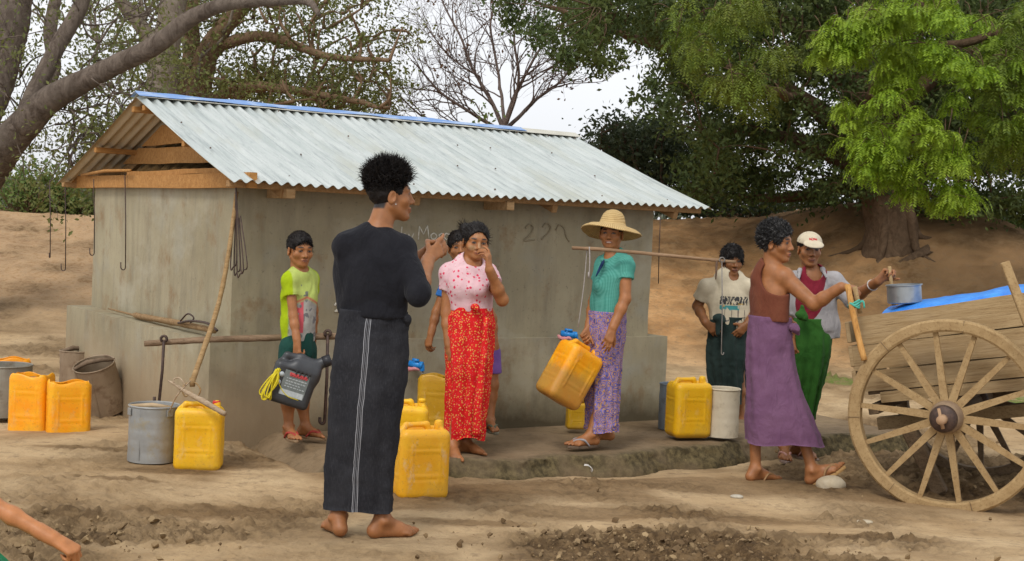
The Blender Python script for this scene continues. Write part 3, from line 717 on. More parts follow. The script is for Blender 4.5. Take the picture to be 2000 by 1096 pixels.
LF_dark = leafmat('dark_leaf', [(.050, .076, .022), (.082, .118, .032), (.034, .052, .018), (.11, .13, .028)])
LF_teal = leafmat('dusty_leaf', [(.040, .060, .028), (.065, .085, .04), (.03, .045, .022), (.05, .065, .03)])
LF_bright = leafmat('young_leaf', [(.19, .30, .018), (.27, .40, .026), (.12, .21, .015), (.25, .32, .028)], .5)
LF_lime = leafmat('fresh_leaf', [(.16, .25, .018), (.22, .33, .025), (.11, .18, .016), (.21, .27, .025)])
LF_mid = leafmat('lime_leaf', [(.10, .15, .018), (.16, .22, .022), (.07, .11, .018), (.15, .16, .02)])
LF_bush = leafmat('bush_leaf', [(.11, .17, .04), (.16, .24, .06), (.07, .12, .03), (.15, .18, .05)])

def tree_left():
    base = at(-100, 470, 15.0); base[2] = gz(base[0], base[1]) - .05
    t = empty('leaning_tree', base, 'thick grey tree at the left edge with a long limb over the hut', 'tree')
    b = MB(); D = 14.0
    P, R = ipath([(-120, 520, 15, 64), (-80, 430, 14.8, 54), (-32, 345, 14.5, 40), (10, 288, 14.2, 35), (55, 238, 14, 30)]); P[0][2] = base[2] - .3
    nodes = list(limb(b, P, R, 30, 18, .03, 1)[0])
    for pts in ([(48, 245, 14, 31), (105, 190, 13.8, 26), (200, 140, 13.5, 20), (300, 88, 13.2, 19), (380, 33, 13, 16), (450, 6, 12.8, 13), (540, 1, 12.6, 11), (600, 4, 12.5, 8), (622, 30, 12.4, 4)],
                [(40, 262, 14, 26), (75, 165, 14.1, 18), (105, 100, 14.2, 16), (150, 25, 14.3, 15), (180, -50, 14.4, 12)],
                [(-80, 420, 14.8, 36), (-40, 260, 15, 30), (0, 150, 15.2, 30), (25, 40, 15.3, 33), (40, -70, 15.4, 28)],
                [(-40, 360, 14.8, 24), (60, 215, 16, 14), (103, 140, 16.5, 13), (98, 60, 16.6, 13), (120, -50, 16.8, 10)]):
        P, R = ipath(pts); nodes += list(limb(b, P, R, 40, 14, .02, len(nodes))[0])
    nodes = [n for n in nodes]
    C = clumps([(-60, -40), (440, -40), (330, 60), (300, 200), (200, 330), (60, 330), (-60, 250)], 76, 13.6, 17.5, [(70, 330, 60, 80), (170, 220, 26, 26)])
    C = np.concatenate([C, clumps([(80, 200), (330, 120), (270, 250), (190, 290), (150, 335), (90, 335), (140, 260)], 44, 13.4, 15)])
    pts = []
    nd0 = np.array(nodes)
    for c in C[np.argsort([((nd0 - c) ** 2).sum(1).min() for c in C])]:
        Q = connect(b, nodes, c, .014, .006, .05); nodes += [Q[4], Q[6], Q[8]]; tips = []
        twig(b, Q[-1], Q[-1] - Q[-3], .45, .008, 1, tips, .8, -.1, 3)
        for e, m, d in tips:
            pts.append(blob(e, 17, .11)); pts.append(blob(m, 11, .10))
    b.build('trunk', BK_grey, t, True, rel=base)
    leaves_mesh('crown', np.concatenate(pts), .052, .024, LF_olive, t, base, .5)
tree_left()

def tree_behind(label, name, trunks, polys, n, d0, d1, per, ls, mat, bk, holes=(), base=None, spread=.16, r=(.03, .01), droop=.3):
    base = np.asarray(base, float); base[2] = gz(base[0], base[1]) - .1
    t = empty(name, base, label, 'tree'); b = MB(); nodes = []
    for pts in trunks:
        P, R = ipath(pts); nodes += list(limb(b, P, R, 30, 12, .04, len(nodes) + 3)[0])
    pts = []
    for poly, frac in polys:
        CC = clumps(poly, int(n * frac), d0, d1, holes); nd0 = np.array(nodes)
        for c in CC[np.argsort([((nd0 - c) ** 2).sum(1).min() for c in CC])]:
            Q = connect(b, nodes, c, *r); k = int(per * rnd.uniform(.5, 1.4)); s = spread * rnd.uniform(.6, 1.4)
            pts.append(blob(c, k, [s, s, s * .6]))
            nodes += [Q[4], Q[6], Q[8]]
    b.build('trunk', bk, t, True, rel=base)
    leaves_mesh('crown', np.concatenate(pts), ls, ls * .5, mat, t, base, droop); return t, base
b0 = at(330, 420, 19.5); b1 = at(400, 420, 20.5)
tree_behind('pale stout trunk rising behind the left end of the ridge under olive leaves', 'leafy_tree', [[(300, 520, 19.5, 38), (308, 250, 19.5, 33), (322, 110, 19.5, 28), (345, -40, 19.6, 24)], [(322, 110, 19.5, 16), (250, 20, 19.4, 12), (200, -40, 19.2, 8)]],
            [([(150, -40), (480, -40), (440, 120), (330, 200), (210, 230), (170, 120)], 1)], 88, 19.7, 21.6, 46, .064, LF_olive, BK_pale, [(200, 200, 40, 30)], base=b0, spread=.22)
tree_behind('olive leaved tree with two forked dark trunks, behind the middle of the roof', 'leafy_tree', [[(378, 520, 20.5, 30), (385, 250, 20.5, 27), (395, 130, 20.5, 24), (445, 50, 20.4, 17), (530, -40, 20.2, 12)], [(350, 520, 20.7, 22), (355, 250, 20.7, 20), (375, 100, 20.8, 17), (370, -40, 20.9, 14)],
             [(420, 90, 20.5, 13), (520, 70, 20.3, 10), (640, 110, 20, 7), (760, 120, 19.8, 4)], [(390, 200, 20.5, 12), (500, 170, 20.3, 10), (640, 190, 20, 7), (740, 210, 19.8, 4)]],
            [([(380, -50), (800, -50), (700, 30), (800, 45), (835, 90), (760, 110), (790, 180), (740, 225), (480, 200), (400, 170)], .8), ([(440, 120), (740, 150), (770, 225), (450, 215)], .35)], 210, 19.6, 22.5, 74, .062, LF_olive, BK_brown,
            [(720, 40, 60, 26), (800, 130, 26, 22), (600, 130, 30, 18), (520, 100, 22, 16), (690, 170, 26, 14), (470, 60, 20, 18), (560, 180, 24, 12), (640, 70, 20, 12), (450, 150, 16, 14), (760, 180, 20, 16)], base=b1, spread=.24)

def bare_tree():
    base = at(985, 330, 23.); base[2] = gz(base[0], base[1]) - .1; D = 23.
    t = empty('bare_tree', base, 'leafless tree with a fan of thin brown branches behind the ridge', 'tree'); b = MB()
    P, R = ipath([(990, 470, D, 13), (988, 300, D, 11), (985, 245, D, 10)]); limb(b, P, R, 14, 8)
    tips = []
    for pts in ([(985, 250, 23, 9), (960, 200, 23.1, 7), (920, 120, 23.3, 5), (880, 40, 23.5, 3.5), (850, -40, 23.6, 2)], [(985, 250, 23, 9), (1000, 190, 22.9, 7), (1030, 130, 22.6, 5), (1085, 60, 22.4, 3.5), (1120, 10, 22.3, 2)],
                [(985, 255, 23, 8), (1040, 205, 23.4, 6), (1090, 165, 23.8, 4.5), (1130, 120, 24, 2)], [(983, 255, 23, 8), (930, 225, 22.6, 6), (860, 180, 22.3, 4.5), (800, 120, 22, 2)], [(985, 245, 23, 7), (975, 160, 23.6, 5), (960, 60, 23.8, 4), (960, -40, 24, 3)],
                [(990, 240, 23, 6), (1010, 150, 22.6, 5), (1005, 60, 22.4, 4), (1040, -30, 22.3, 2)], [(975, 258, 23, 7), (900, 245, 23, 5), (840, 235, 23, 4), (770, 180, 23, 2)], [(940, 150, 23.2, 4), (880, 110, 23.1, 3), (830, 50, 23, 2)]):
        P, R = ipath(pts); Q, r = limb(b, P, R * .55, 22, 7, .05, 5)
        for i in range(7, 35, 2):
            d = nrm(Q[min(i + 1, 34)] - Q[i - 1]); twig(b, Q[i], nrm(d + RNG.normal(0, .45, 3) * [1, .8, 1]), RNG.uniform(.5, 1.05), r[i] * .5 + .0008, 2, tips, .45, .03, 4, 4)
    b.build('trunk', bark('twig_bark', (.12, .085, .072), (.20, .155, .135), (.15, .11, .095)), t, True, rel=base)
    pts = [blob(e, 2, .05) for e, m, d in tips if rnd.random() < .25]
    leaves_mesh('dead_leaves', np.concatenate(pts), .06, .035, leafmat('dead_leaf', [(.12, .06, .03), (.18, .09, .04), (.09, .05, .03), (.12, .08, .05)]), t, base, .8)
bare_tree()
def bush(label, px, py, D, w, h, n, mat, ls=.07, group=None):
    base = at(px, py, D); base[2] = gz(base[0], base[1]) - .05; t = empty('bush', base, label, 'bush', group); b = MB(); pts = []
    for i in range(n):
        a = rnd.uniform(0, 6.28); rr = math.sqrt(rnd.random()); top = base + V3(math.cos(a) * rr * w, math.sin(a) * rr * w * .7, h * rnd.uniform(.3, 1.) * (1 - .35 * rr * rr))
        s = base + V3(math.cos(a) * .15 * w, math.sin(a) * .15 * w, 0); Q = catmull([s, (s + top) / 2 + RNG.normal(0, .08, 3), top], 7); b.tube(Q, np.linspace(.018, .005, 7), 4)
        for q in Q[3:]: pts.append(blob(q, 11, [.13, .13, .11]))
    b.build('stems', BK_brown, t, True, rel=base); leaves_mesh('foliage', np.concatenate(pts), ls, ls * .5, mat, t, base, .1)
bush('bright green bush on the left bank crest beside the leaning trunk', 55, 425, 22, .75, 1.0, 60, LF_bush)
bush('darker low bush on the left bank crest next to the hut corner', 150, 425, 22.5, .6, .62, 46, LF_bush)
bush('pale green sapling showing above the ridge below the bare tree', 915, 420, 21.5, .55, 2.05, 40, LF_bush, .08)
bush('dusty green bush on the far right behind the bank', 1985, 470, 24, .7, .75, 60, LF_bush)
bush('grey green bush low behind the bank between hut and big tree', 1480, 440, 26, 2.6, .55, 90, LF_teal, .09)

def tree_right():
    D = 18.6; base = at(1742, 520, D); base[2] = gz(base[0], base[1])
    t = empty('shade_tree', base, 'huge dark shade tree on the right bank with lime green young sprays hanging in front', 'tree')
    b = MB(); nodes = []
    P, R = ipath([(1745, 560, D, 84), (1742, 512, D, 62), (1735, 440, D, 46), (1718, 370, D, 42), (1700, 290, D, 36), (1690, 180, D + .2, 34), (1700, 40, D + .5, 28), (1710, -120, D + .5, 20)]); P[0][2] = base[2] - .35
    Q, r = limb(b, P, R, 44, 20, .05, 9); nodes += list(Q[14:])
    # flared roots
    for a in np.linspace(.3, 6.58, 6)[:-1]:
        d = V3(math.cos(a), math.sin(a), 0); e = base + d * rnd.uniform(.7, 1.0); e[2] = gz(e[0], e[1]) - .05; m = base + d * .42; m[2] = gz(m[0], m[1]) + .03
        b.tube(catmull([base + [0, 0, .75] + d * .1, base + [0, 0, .35] + d * .27, m, e], 14), np.linspace(.10, .025, 14), 9, jit=.04)
    for pts in ([(1715, 350, D, 26), (1600, 290, 19.5, 17), (1450, 250, 20, 10), (1380, 280, 20.5, 5)], [(1705, 300, D, 26), (1560, 190, 19.5, 17), (1380, 110, 20, 11), (1200, 60, 20, 7), (1060, 10, 20, 4)],
                [(1725, 380, D, 22), (1640, 370, 20, 12), (1500, 385, 21, 9), (1350, 380, 22, 5)], [(1700, 250, D, 24), (1820, 150, 18, 16), (1950, 60, 17.5, 11), (2100, 0, 17, 8)], [(1730, 390, D, 22), (1830, 330, 19.5, 13), (1950, 330, 20, 9), (2080, 340, 20.5, 6)],
                [(1690, 200, D, 22), (1560, 60, 19.5, 14), (1450, -30, 20, 10)], [(1690, 250, D, 22), (1740, 120, 16.5, 14), (1790, 20, 15.2, 11), (1840, -40, 14.8, 8)], [(1740, 120, 16.5, 12), (1850, 90, 15, 9), (1960, 60, 14.6, 7)], [(1715, 310, D, 18), (1770, 240, 16.4, 11), (1790, 260, 15.3, 7), (1760, 300, 15, 5)],
                [(1560, 190, 18, 10), (1480, 170, 16.4, 8), (1420, 130, 15.5, 5)]):
        P, R = ipath(pts); nodes += list(limb(b, P, R, 30, 9, .06, len(nodes))[0])
    n0 = len(nodes); pts = []
    poly = [(1030, -60), (1010, -15), (1085, 15), (1120, 60), (1160, 90), (1200, 45), (1265, 75), (1310, 125), (1330, 190), (1365, 215), (1365, 260), (1330, 330), (1340, 385), (1500, 405), (1690, 395), (1900, 405), (2060, 420), (2120, -60)]
    holes = [(1530, 175, 60, 22), (1480, 215, 36, 18), (1500, 320, 45, 20), (1630, 330, 50, 22), (1560, 360, 50, 18), (1460, 270, 24, 18), (1600, 240, 26, 24), (1540, 270, 22, 20), (1120, 70, 22, 10), (1180, 30, 15, 8), (1880, 370, 60, 22), (1960, 350, 50, 20), (1420, 90, 30, 10), (1240, 85, 16, 8), (1350, 260, 14, 12), (1420, 370, 30, 10), (1640, 290, 18, 14), (1380, 340, 22, 10)]
    CC = clumps(poly, 900, 17.6, 24, holes); nd0 = np.array(nodes)
    for c in CC[np.argsort([((nd0 - c) ** 2).sum(1).min() for c in CC])]:
        Q = connect(b, nodes, c, .016, .006, .03); nodes += [Q[4], Q[6], Q[8]]; k = int(rnd.uniform(90, 220)); s = rnd.uniform(.12, .25)
        pts.append(blob(c, k, [s, s, s * .6]))
        for q in Q[5:8]: pts.append(blob(q, 12, .12))
    # a hanging sprig fringe along the open sky edge
    for px, py in ((1000, 25), (1040, 40), (1075, 60), (1090, 95), (1110, 110), (1152, 118), (1165, 135), (1280, 170), (1295, 215), (985, 5), (1130, 100), (1140, 60), (1060, 70), (1180, 115), (1285, 200), (1300, 225)):
        c = at(px, py, rnd.uniform(16.6, 17.6)); connect(b, nodes, c, .010, .005, .1)
        for k in range(5): pts.append(blob(c + RNG.normal(0, [.14, .14, .08]), 42, [.07, .07, .09]))
    leaves_mesh('crown', np.concatenate(pts), .075, .036, LF_dark, t, base, .3)
    # feathery young sprays: arching stalks set with paired leaflets
    def sprays(cent, mat, name, nst, Lr, leaf):
        b2 = b; LP, LA, LB = [], [], []
        for c in cent:
            up = nrm(RNG.normal(0, .35, 3) + [0, -.25, 1])
            o_ = RNG.normal(0, .12, 3); stem = catmull([c + [0, .25, .10] + o_, c + [0, .12, .09] + o_ * .6, c], 7); b2.tube(stem, np.linspace(.007, .003, 7), 4)
            for k in range(nst):
                a = rnd.uniform(0, 6.28); d = V3(math.cos(a), math.sin(a), rnd.uniform(.1, .7)); L = Lr * rnd.uniform(.55, 1.25); p = c + RNG.normal(0, .03, 3); m = 8
                for i in range(m):
                    d = nrm(d - [0, 0, .30]); q = p + d * L / m; side = nrm(np.cross(d, [0, 0, 1.]) + 1e-6); pn = nrm(np.cross(side, d))
                    for s in (-1, 1):
                        ax = nrm(side * s + d * .5 - [0, 0, .25]); LP.append(q + ax * leaf * .5); LA.append(ax); LB.append(nrm(d + RNG.normal(0, .25, 3)))
                    p = q
        LP, LA, LB = map(np.array, (LP, LA, LB)); s = RNG.uniform(.7, 1.3, (len(LP), 1)); l = leaf * .5 * s; w = leaf * .20 * s
        V = np.stack([LP - LA * l, LP + LB * w, LP + LA * l, LP - LB * w], 1).reshape(-1, 3) - base
        mesh_np(name, V, np.arange(len(V)).reshape(-1, 4), mat, t, False)
    polyA = [(1615, 70), (1640, 20), (1700, -20), (1830, -30), (1900, 60), (1915, 160), (1880, 220), (1905, 320), (1870, 385), (1780, 365), (1700, 325), (1690, 260), (1655, 190), (1700, 150), (1680, 110), (1620, 100)]
    cA = []
    for q in list(clumps(polyA, 52, 13.6, 15.6)) + [at(x, y, 14.2) for x, y in ((1740, 345), (1790, 372), (1850, 380), (1860, 360), (1700, 300), (1690, 250), (1665, 215), (1622, 75), (1640, 45), (1625, 105), (1650, 80), (1690, 30), (1730, 10), (1770, 40), (1850, 20), (1830, 90), (1890, 140), (1870, 200))]:
        for k in range(rnd.choice((3, 4, 5))): cA.append(q + RNG.normal(0, [.10, .10, .045]))
    sprays(cA, LF_bright, 'young_foliage', 16, .20, .046)
    cC = []
    for q in clumps([(1900, 20), (2060, -20), (2060, 250), (1950, 300), (1900, 200)], 22, 13.8, 15.8):
        for k in range(rnd.choice((3, 4, 5))): cC.append(q + RNG.normal(0, [.10, .10, .045]))
    sprays(cC, LF_lime, 'young_foliage', 15, .20, .046)
    cB = list(clumps([(1890, 40), (2100, -40), (2100, 330), (1960, 330), (1900, 260), (1920, 160)], 105, 13.8, 16, [(1935, 80, 22, 40), (1950, 200, 16, 20)]))
    cB += list(clumps([(1380, 120), (1440, 110), (1510, 160), (1505, 220), (1460, 215), (1430, 180), (1370, 170)], 24, 14.8, 16)) + list(clumps([(1310, -20), (1520, -20), (1560, 150), (1480, 110), (1400, 100), (1350, 150), (1310, 90)], 52, 15, 17))
    sprays(cB, LF_mid, 'young_foliage', 12, .28, .050)
    b.build('trunk', BK_big, t, True, rel=base)
tree_right()
tree_behind('smaller dusty dark tree standing right behind the roof slope', 'leafy_tree', [[(1225, 560, 25, 16), (1225, 400, 25, 14), (1220, 320, 25, 10), (1200, 240, 25, 6)], [(1225, 400, 25, 10), (1290, 330, 25, 7), (1330, 300, 25, 4)], [(1225, 400, 25, 9), (1270, 370, 24.6, 6), (1360, 395, 24.5, 4)]],
            [([(1185, 205), (1200, 240), (1250, 245), (1330, 240), (1420, 380), (1400, 410), (1300, 405), (1170, 300), (1165, 262), (1180, 250)], 1)], 190, 23.5, 26, 70, .09, LF_teal, BK_dark, [(1190, 232, 14, 8), (1360, 350, 14, 8)], base=at(1225, 480, 25), spread=.2)
def far_wood():
    pts = []
    for i in range(900):
        x = rnd.uniform(-30, 40); y = rnd.uniform(55, 75); h = 1.8 * abs(math.sin(x * .35) + .6 * math.sin(x * .9 + 1)) + 1.4
        pts.append(blob((x, y, rnd.uniform(-.8, 1) * h * .5 + .8), 30, [.8, .8, .5]))
    b = MB(); P = np.concatenate(pts); n = len(P); a = RNG.normal(size=(n, 3)); a /= np.linalg.norm(a, axis=1)[:, None]; c = np.cross(a, RNG.normal(size=(n, 3))); c /= np.linalg.norm(c, axis=1)[:, None]
    V = np.stack([P - a * .25, P + c * .13, P + a * .25, P - c * .13], 1).reshape(-1, 3)
    tag(mesh_np('distant_wood', V, np.arange(4 * n).reshape(-1, 4), leafmat('far_leaf', [(.09, .11, .06), (.12, .14, .08), (.08, .09, .06), (.12, .12, .09)]), None, False), kind='stuff')
far_wood()
# ------------------------------------------------------------------ containers
def plastic(name, c, c2, dirt, scuff=(.62, .45, .20)):
    t = NT(name); v = t.co(); n = t.noise(6, 5, .65, v); col = t.mix(t.ramp(n, .35, .65), c, c2)
    col = t.mix(t.ramp(t.noise(17, 5, .75, t.co((1, 1, .5))), .56, .70, 0, dirt), col, scuff)
    z = t.sep(v)[2]; col = t.mix(t.ramp(t.math('ADD', z, t.math('MULTIPLY', t.noise(30, 4, .7, v), .07)), .075, .02, 0, .55), col, (.25, .16, .06))
    col = t.mix(t.ramp(t.noise(70, 3, .7, v), .58, .72, 0, .5), col, (.30, .17, .04)); col = t.mix(t.ramp(t.noise(3.5, 5, .7, v), .52, .68, 0, .45), col, (.46, .25, .05))
    t.bump(t.noise(11, 3, .5, v), .12, .012); t.bump(t.noise(90, 3, .6, v), .06, .002)
    t.b.inputs['Subsurface Weight'].default_value = .12; t.b.inputs['Subsurface Radius'].default_value = (.03, .015, .004); t.b.inputs['Subsurface Scale'].default_value = .3
    return t.fin(col, t.ramp(n, .3, .7, .34, .55), 0, .45)
PL_yel = plastic('yellow_plastic', (.72, .37, .004), (.78, .46, .010), .4)
PL_old = plastic('worn_yellow_plastic', (.70, .32, .006), (.76, .40, .014), .8, (.62, .42, .20))
PL_org = plastic('orange_yellow_plastic', (.86, .31, .002), (.86, .42, .006), .35)
PL_hot = plastic('bright_orange_plastic', (.86, .29, .002), (.84, .36, .005), .25, (.75, .42, .2))
M_red = simple('red_plastic', (.60, .02, .015), (.45, .02, .015), 20, .4, .5)
M_inner = simple('dark_inside', (.22, .12, .02), (.12, .07, .02), 8, .7)
CANW, CAND, CANH = .275, .205, .375
def can_sdf(cut=False, w=CANW, d=CAND, h=CANH):
    z0 = h / 2 if not cut else h / 2
    ps = [rbox((0, 0, z0), (w / 2, d / 2, h / 2), .044)]
    # belt grooves and pressed panels
    for z in (.115, .275):
        for sx, sy in ((1, 0), (-1, 0), (0, 1), (0, -1)):
            c = V3(sx * w / 2, sy * d / 2, z); hb = (.0025 if sx else w * .36, .0025 if sy else d * .32, .005); ps.append(rbox(c, hb, .003, k=.005, op='s'))
    for sx, sy in ((1, 0), (-1, 0), (0, 1), (0, -1)):
        c = V3(sx * (w / 2 + .0062), sy * (d / 2 + .0062), .195); hb = (.008 if sx else w * .33, .008 if sy else d * .28, .058); ps.append(rbox(c, hb, .008, k=.008, op='s'))
    for sx in (-1, 1): ps.append(cone((sx * w * .28, -d / 2 + .0045, .10), (sx * w * .28, -d / 2 + .0045, .29), .005, .005, .010))
    if not cut:
        # shoulder hollow, handle bridge and neck
        ps.append(rbox((0.0, 0, h + .002), (w * .36, .058, .034), .02, k=.02, op='s'))
        ps.append(cone((-w * .40, 0, h - .02), (-w * .30, 0, h + .012), .02, .016, .012)); ps.append(cone((-w * .30, 0, h + .012), (w * .10, 0, h + .014), .0155, .0155, .012)); ps.append(cone((w * .10, 0, h + .014), (w * .17, 0, h - .04), .0155, .02, .014))
        ps.append(cone((w * .34, 0, h - .03), (w * .34, 0, h + .016), .026, .024, .012))
    else:
        ps.append(rbox((0, 0, h * .5 + .012), (w / 2 - .014, d / 2 - .014, h / 2), .034, k=.002, op='s'))
        ps.append(rbox((0, 0, h + .02), (w, d, .032), .002, k=.002, op='s'))
    return ps
def _can(cut):
    v, f = sdf_mesh(can_sdf(cut), .0052); return smooth_mesh(v, f, 2, .5), f
CAN_C, CAN_O = _can(False), _can(True)
def jerrycan(label, px, py, D, yaw, mat, cut=False, cap=None, lean=(0, 0), s=1.0, stick=None, z=None, sz=1.0):
    p = at(px, py, D); p = V3(p[0], p[1], p[2] if z is None else z)
    t = empty('jerrycan', p, label, 'jerrycan', 'yellow plastic jerrycans', rot=(math.radians(lean[0]), math.radians(lean[1]), math.radians(yaw)))
    v, f = CAN_O if cut else CAN_C; v = v * [s, s, s * sz]
    if cut:   # hand-cut wavy mouth
        v = v.copy(); top = v[:, 2] > (CANH - .03) * s * sz; v[top, 2] += .010 * np.sin(v[top, 0] * 31 + px) + .006 * np.sin(v[top, 1] * 50)
    else:
        v = v + .0045 * np.stack([vnoise(v, 6, 70 + i + int(px), 2) for i in range(3)], 1)
    mesh_np('body', v, f, mat, t)
    if not cut:
        b = MB(); b.lathe([(0, .022), (.019, .022), (.0215, .018), (.0215, .0), (.0, -.001)], 20, c=(CANW * .34 * s, 0, (CANH + .012) * s * sz)); b.build('cap', cap or mat, t, True)
    if stick:
        b = MB(); L = CANW * s * .5; zz = (CANH - .05) * s * sz
        b.tube([(-L * .95, stick, zz), (0, stick + .006, zz + .012), (L * .95, stick, zz + .004)], .011, 8); b.build('carrying_stick', simple('carry_wood', (.13, .075, .04), (.24, .15, .08), 20), t, True)
    return t
jerrycan('orange-yellow cut-open jerrycan, front right of the far left pair', 132, 860, 8.85, 24, PL_org, True, s=.97, sz=1.10)
jerrycan('orange-yellow cut-open jerrycan beside the grey tin, left one of the front pair', 60, 854, 8.95, -6, PL_org, True, s=.93, stick=.02, sz=1.24)
jerrycan('orange cut-open jerrycan with a wooden stick across it, at the left edge behind a tin', 20, 800, 10.4, 20, PL_hot, True, s=1.0, stick=0.0, sz=1.1)
jerrycan('yellow jerrycan with red cap under the wooden paddle beside the zinc bucket', 387, 918, 7.65, 4, PL_yel, False, M_red, sz=1.02, s=.94)
jerrycan('scuffed yellow jerrycan standing in front beside the black sarong', 818, 973, 7.3, 22, PL_old, False, s=1.02, sz=1.0)
jerrycan('clean yellow jerrycan half hidden behind the black sarong', 790, 862, 7.95, 5, PL_yel, False, s=.98, z=-.02)
jerrycan('dull yellow jerrycan filling under the blue tap', 851, 872, 8.85, -4, plastic('dull_yellow_plastic', (.50, .27, .008), (.58, .33, .015), .6), True, s=.92, sz=1.3, z=-.005)
jerrycan('small yellow jerrycan on the wet platform behind the lifted one', 1124, 838, 9.55, 8, plastic('shaded_yellow_plastic', (.50, .28, .006), (.55, .33, .012), .5), False, s=.5, sz=1.0)
jerrycan('yellow jerrycan at the platform edge beside the cream tin drum', 1342, 853, 9.5, 18, PL_yel, False, s=1.03, sz=1.0)
# the lifted jerrycan is tilted and held by its handle
def lifted():
    c = at(1112, 732, 8.75)
    t = empty('jerrycan', c, 'orange-yellow jerrycan tilted in mid air, held by the woman with the straw hat', 'jerrycan', 'yellow plastic jerrycans')
    R = Matrix.Rotation(math.radians(27), 3, 'Y') @ Matrix.Rotation(math.radians(-9), 3, 'X') @ Matrix.Rotation(math.radians(33), 3, 'Z')
    t.rotation_euler = R.to_euler()
    v, f = CAN_C; mesh_np('body', (v - [0, 0, CANH / 2]) * 1.02, f, PL_org, t)
    b = MB(); b.lathe([(0, .022), (.019, .022), (.0215, .018), (.0215, .0), (.0, -.001)], 20, c=(CANW * .35, 0, CANH / 2 + .012)); b.build('cap', PL_org, t, True)
    return t, np.array(R) @ V3(-CANW * .12, 0, CANH / 2 + .015) + c
LIFT, LIFT_GRIP = lifted()
# tins and buckets
def zinc(name, c1, c2, c3, rough=.5, metal=.4):
    t = NT(name); v = t.co(); n = t.noise(5, 5, .65, t.co((1, 1, .5))); c = t.mix(t.ramp(n, .36, .64), c1, c2)
    c = t.mix(t.ramp(t.noise(9, 5, .7, v), .54, .7, 0, .8), c, c3); t.bump(t.noise(7, 4, .6, v), .25, .02); t.bump(t.noise(70, 3), .1, .002); return t.fin(c, rough, metal, .4)
ZN = zinc('zinc', (.27, .275, .27), (.36, .36, .345), (.33, .28, .18)); ZN_rust = zinc('rusty_tin', (.24, .172, .11), (.34, .26, .175), (.14, .08, .045), .7, .2)
ZN_cream = zinc('cream_painted_tin', (.54, .47, .34), (.62, .55, .42), (.38, .32, .23), .6, 0); ZN_dull = zinc('dull_grey_tin', (.21, .19, .155), (.29, .27, .22), (.14, .10, .06), .65, .25)
M_rod = simple('dark_iron', (.045, .03, .025), (.10, .06, .045), 40, .6, .4, metal=.3)
M_pole = wood('worn_pole', (.17, .11, .065), (.28, .19, .12), (.09, .055, .03)); M_bam = wood('bamboo', (.45, .22, .06), (.55, .30, .10), (.28, .13, .04), (9, 9, 1), 3)
def tin(name, label, cat, px, py, D, r, h, mat, taper=1.0, rot=(0, 0, 0), extra=None, group=None, rim=True):
    p = at(px, py, D); t = empty(name, p, label, cat, group, rot=tuple(math.radians(a) for a in rot)); b = MB(); n = 14
    prof = [(0, .006), (r - .01, .006), (r, .002), (r, .014)] + [(r * (1 + (taper - 1) * u) + .0012 * math.sin(u * 9 * math.pi) * (1 if rim else 0), .014 + (h - .02) * u) for u in np.linspace(0.05, 1, n)]
    R1 = r * taper; prof += [(R1 + .005, h - .004), (R1 + .006, h), (R1 + .002, h + .005), (R1 - .004, h + .001), (R1 - .005, h - .02)] + [(r * (1 + (taper - 1) * u) - .006, .014 + (h - .02) * u) for u in np.linspace(.9, 0, 8)] + [(0, .014)]
    dent = lambda v: .006 * vnoise(v, 6, int(px), 2)[:, None] * np.stack([v[:, 0], v[:, 1], 0 * v[:, 0]], 1) / r
    b.lathe(prof, 56, wob=dent)
    b.beam((-r * .3, -r * .955, .02), (-r * .3 * taper, -r * .955 * taper, h - .01), .006, .004, up=(0, 1, 0), bev=.001)   # side seam
    o = b.build('body', mat, t, True); autosmooth(o, 40)
    if extra: extra(t, r * taper, h)
    return t
def wood_grip(t, R, h):
    b = MB(); b.tube([(-R * .95, -.02, h - .012), (0, -.03, h + .002), (R * .75, -.04, h - .006)], [.013, .015, .012], 8); b.build('wooden_grip', simple('pale_grip', (.36, .25, .14), (.45, .33, .2), 15), t, True)
def ear(t, R, h):
    for s in (-1, 1):
        b = MB(); b.box((s * (R + .004) * .8, -R * .62, h - .03), (.04, .006, .04), np.array(Matrix.Rotation(s * .9, 3, 'Z'))); b.build('lug', ZN, t)
tin('bucket', 'galvanised bucket with a pale wooden grip across its mouth', 'bucket', 297, 899, 7.75, .136, .315, ZN, 1.02, extra=lambda t, R, h: (wood_grip(t, R, h), ear(t, R, h)))
tin('tin_drum', 'dull grey tin drum cut off by the left edge', 'drum', 5, 810, 9.4, .185, .345, ZN_dull, 1.0)
tin('tin_drum', 'cream painted tin drum on the platform beside a yellow jerrycan', 'drum', 1409, 852, 9.55, .112, .335, ZN_cream, 1.02)
def crossbar(t, R, h):
    b = MB(); b.tube([(-R, 0, h - .005), (-R * .3, .01, h + .02), (R * .4, 0, h + .015), (R, 0, h - .005)], [.012, .02, .016, .012], 8); b.build('handle', simple('rust_bar', (.12, .08, .05), (.2, .14, .09), 20), t, True)
tin('tin_bucket', 'rusty tin bucket leaning over, nearest the cement plinth', 'bucket', 205, 800, 9.75, .155, .36, ZN_rust, .93, rot=(15, -15, 20), extra=crossbar)
tin('tin_bucket', 'rusty upright tin bucket behind the leaning one', 'bucket', 150, 765, 10.6, .135, .32, ZN_rust, 1.0, rot=(0, 0, 40), extra=crossbar)
tin('tin_bucket', 'blue grey tin half hidden between plinth corner and yellow jerrycan', 'bucket', 1312, 838, 9.95, .10, .33, zinc('blue_tin', (.16, .19, .23), (.2, .24, .28), (.1, .1, .1)))

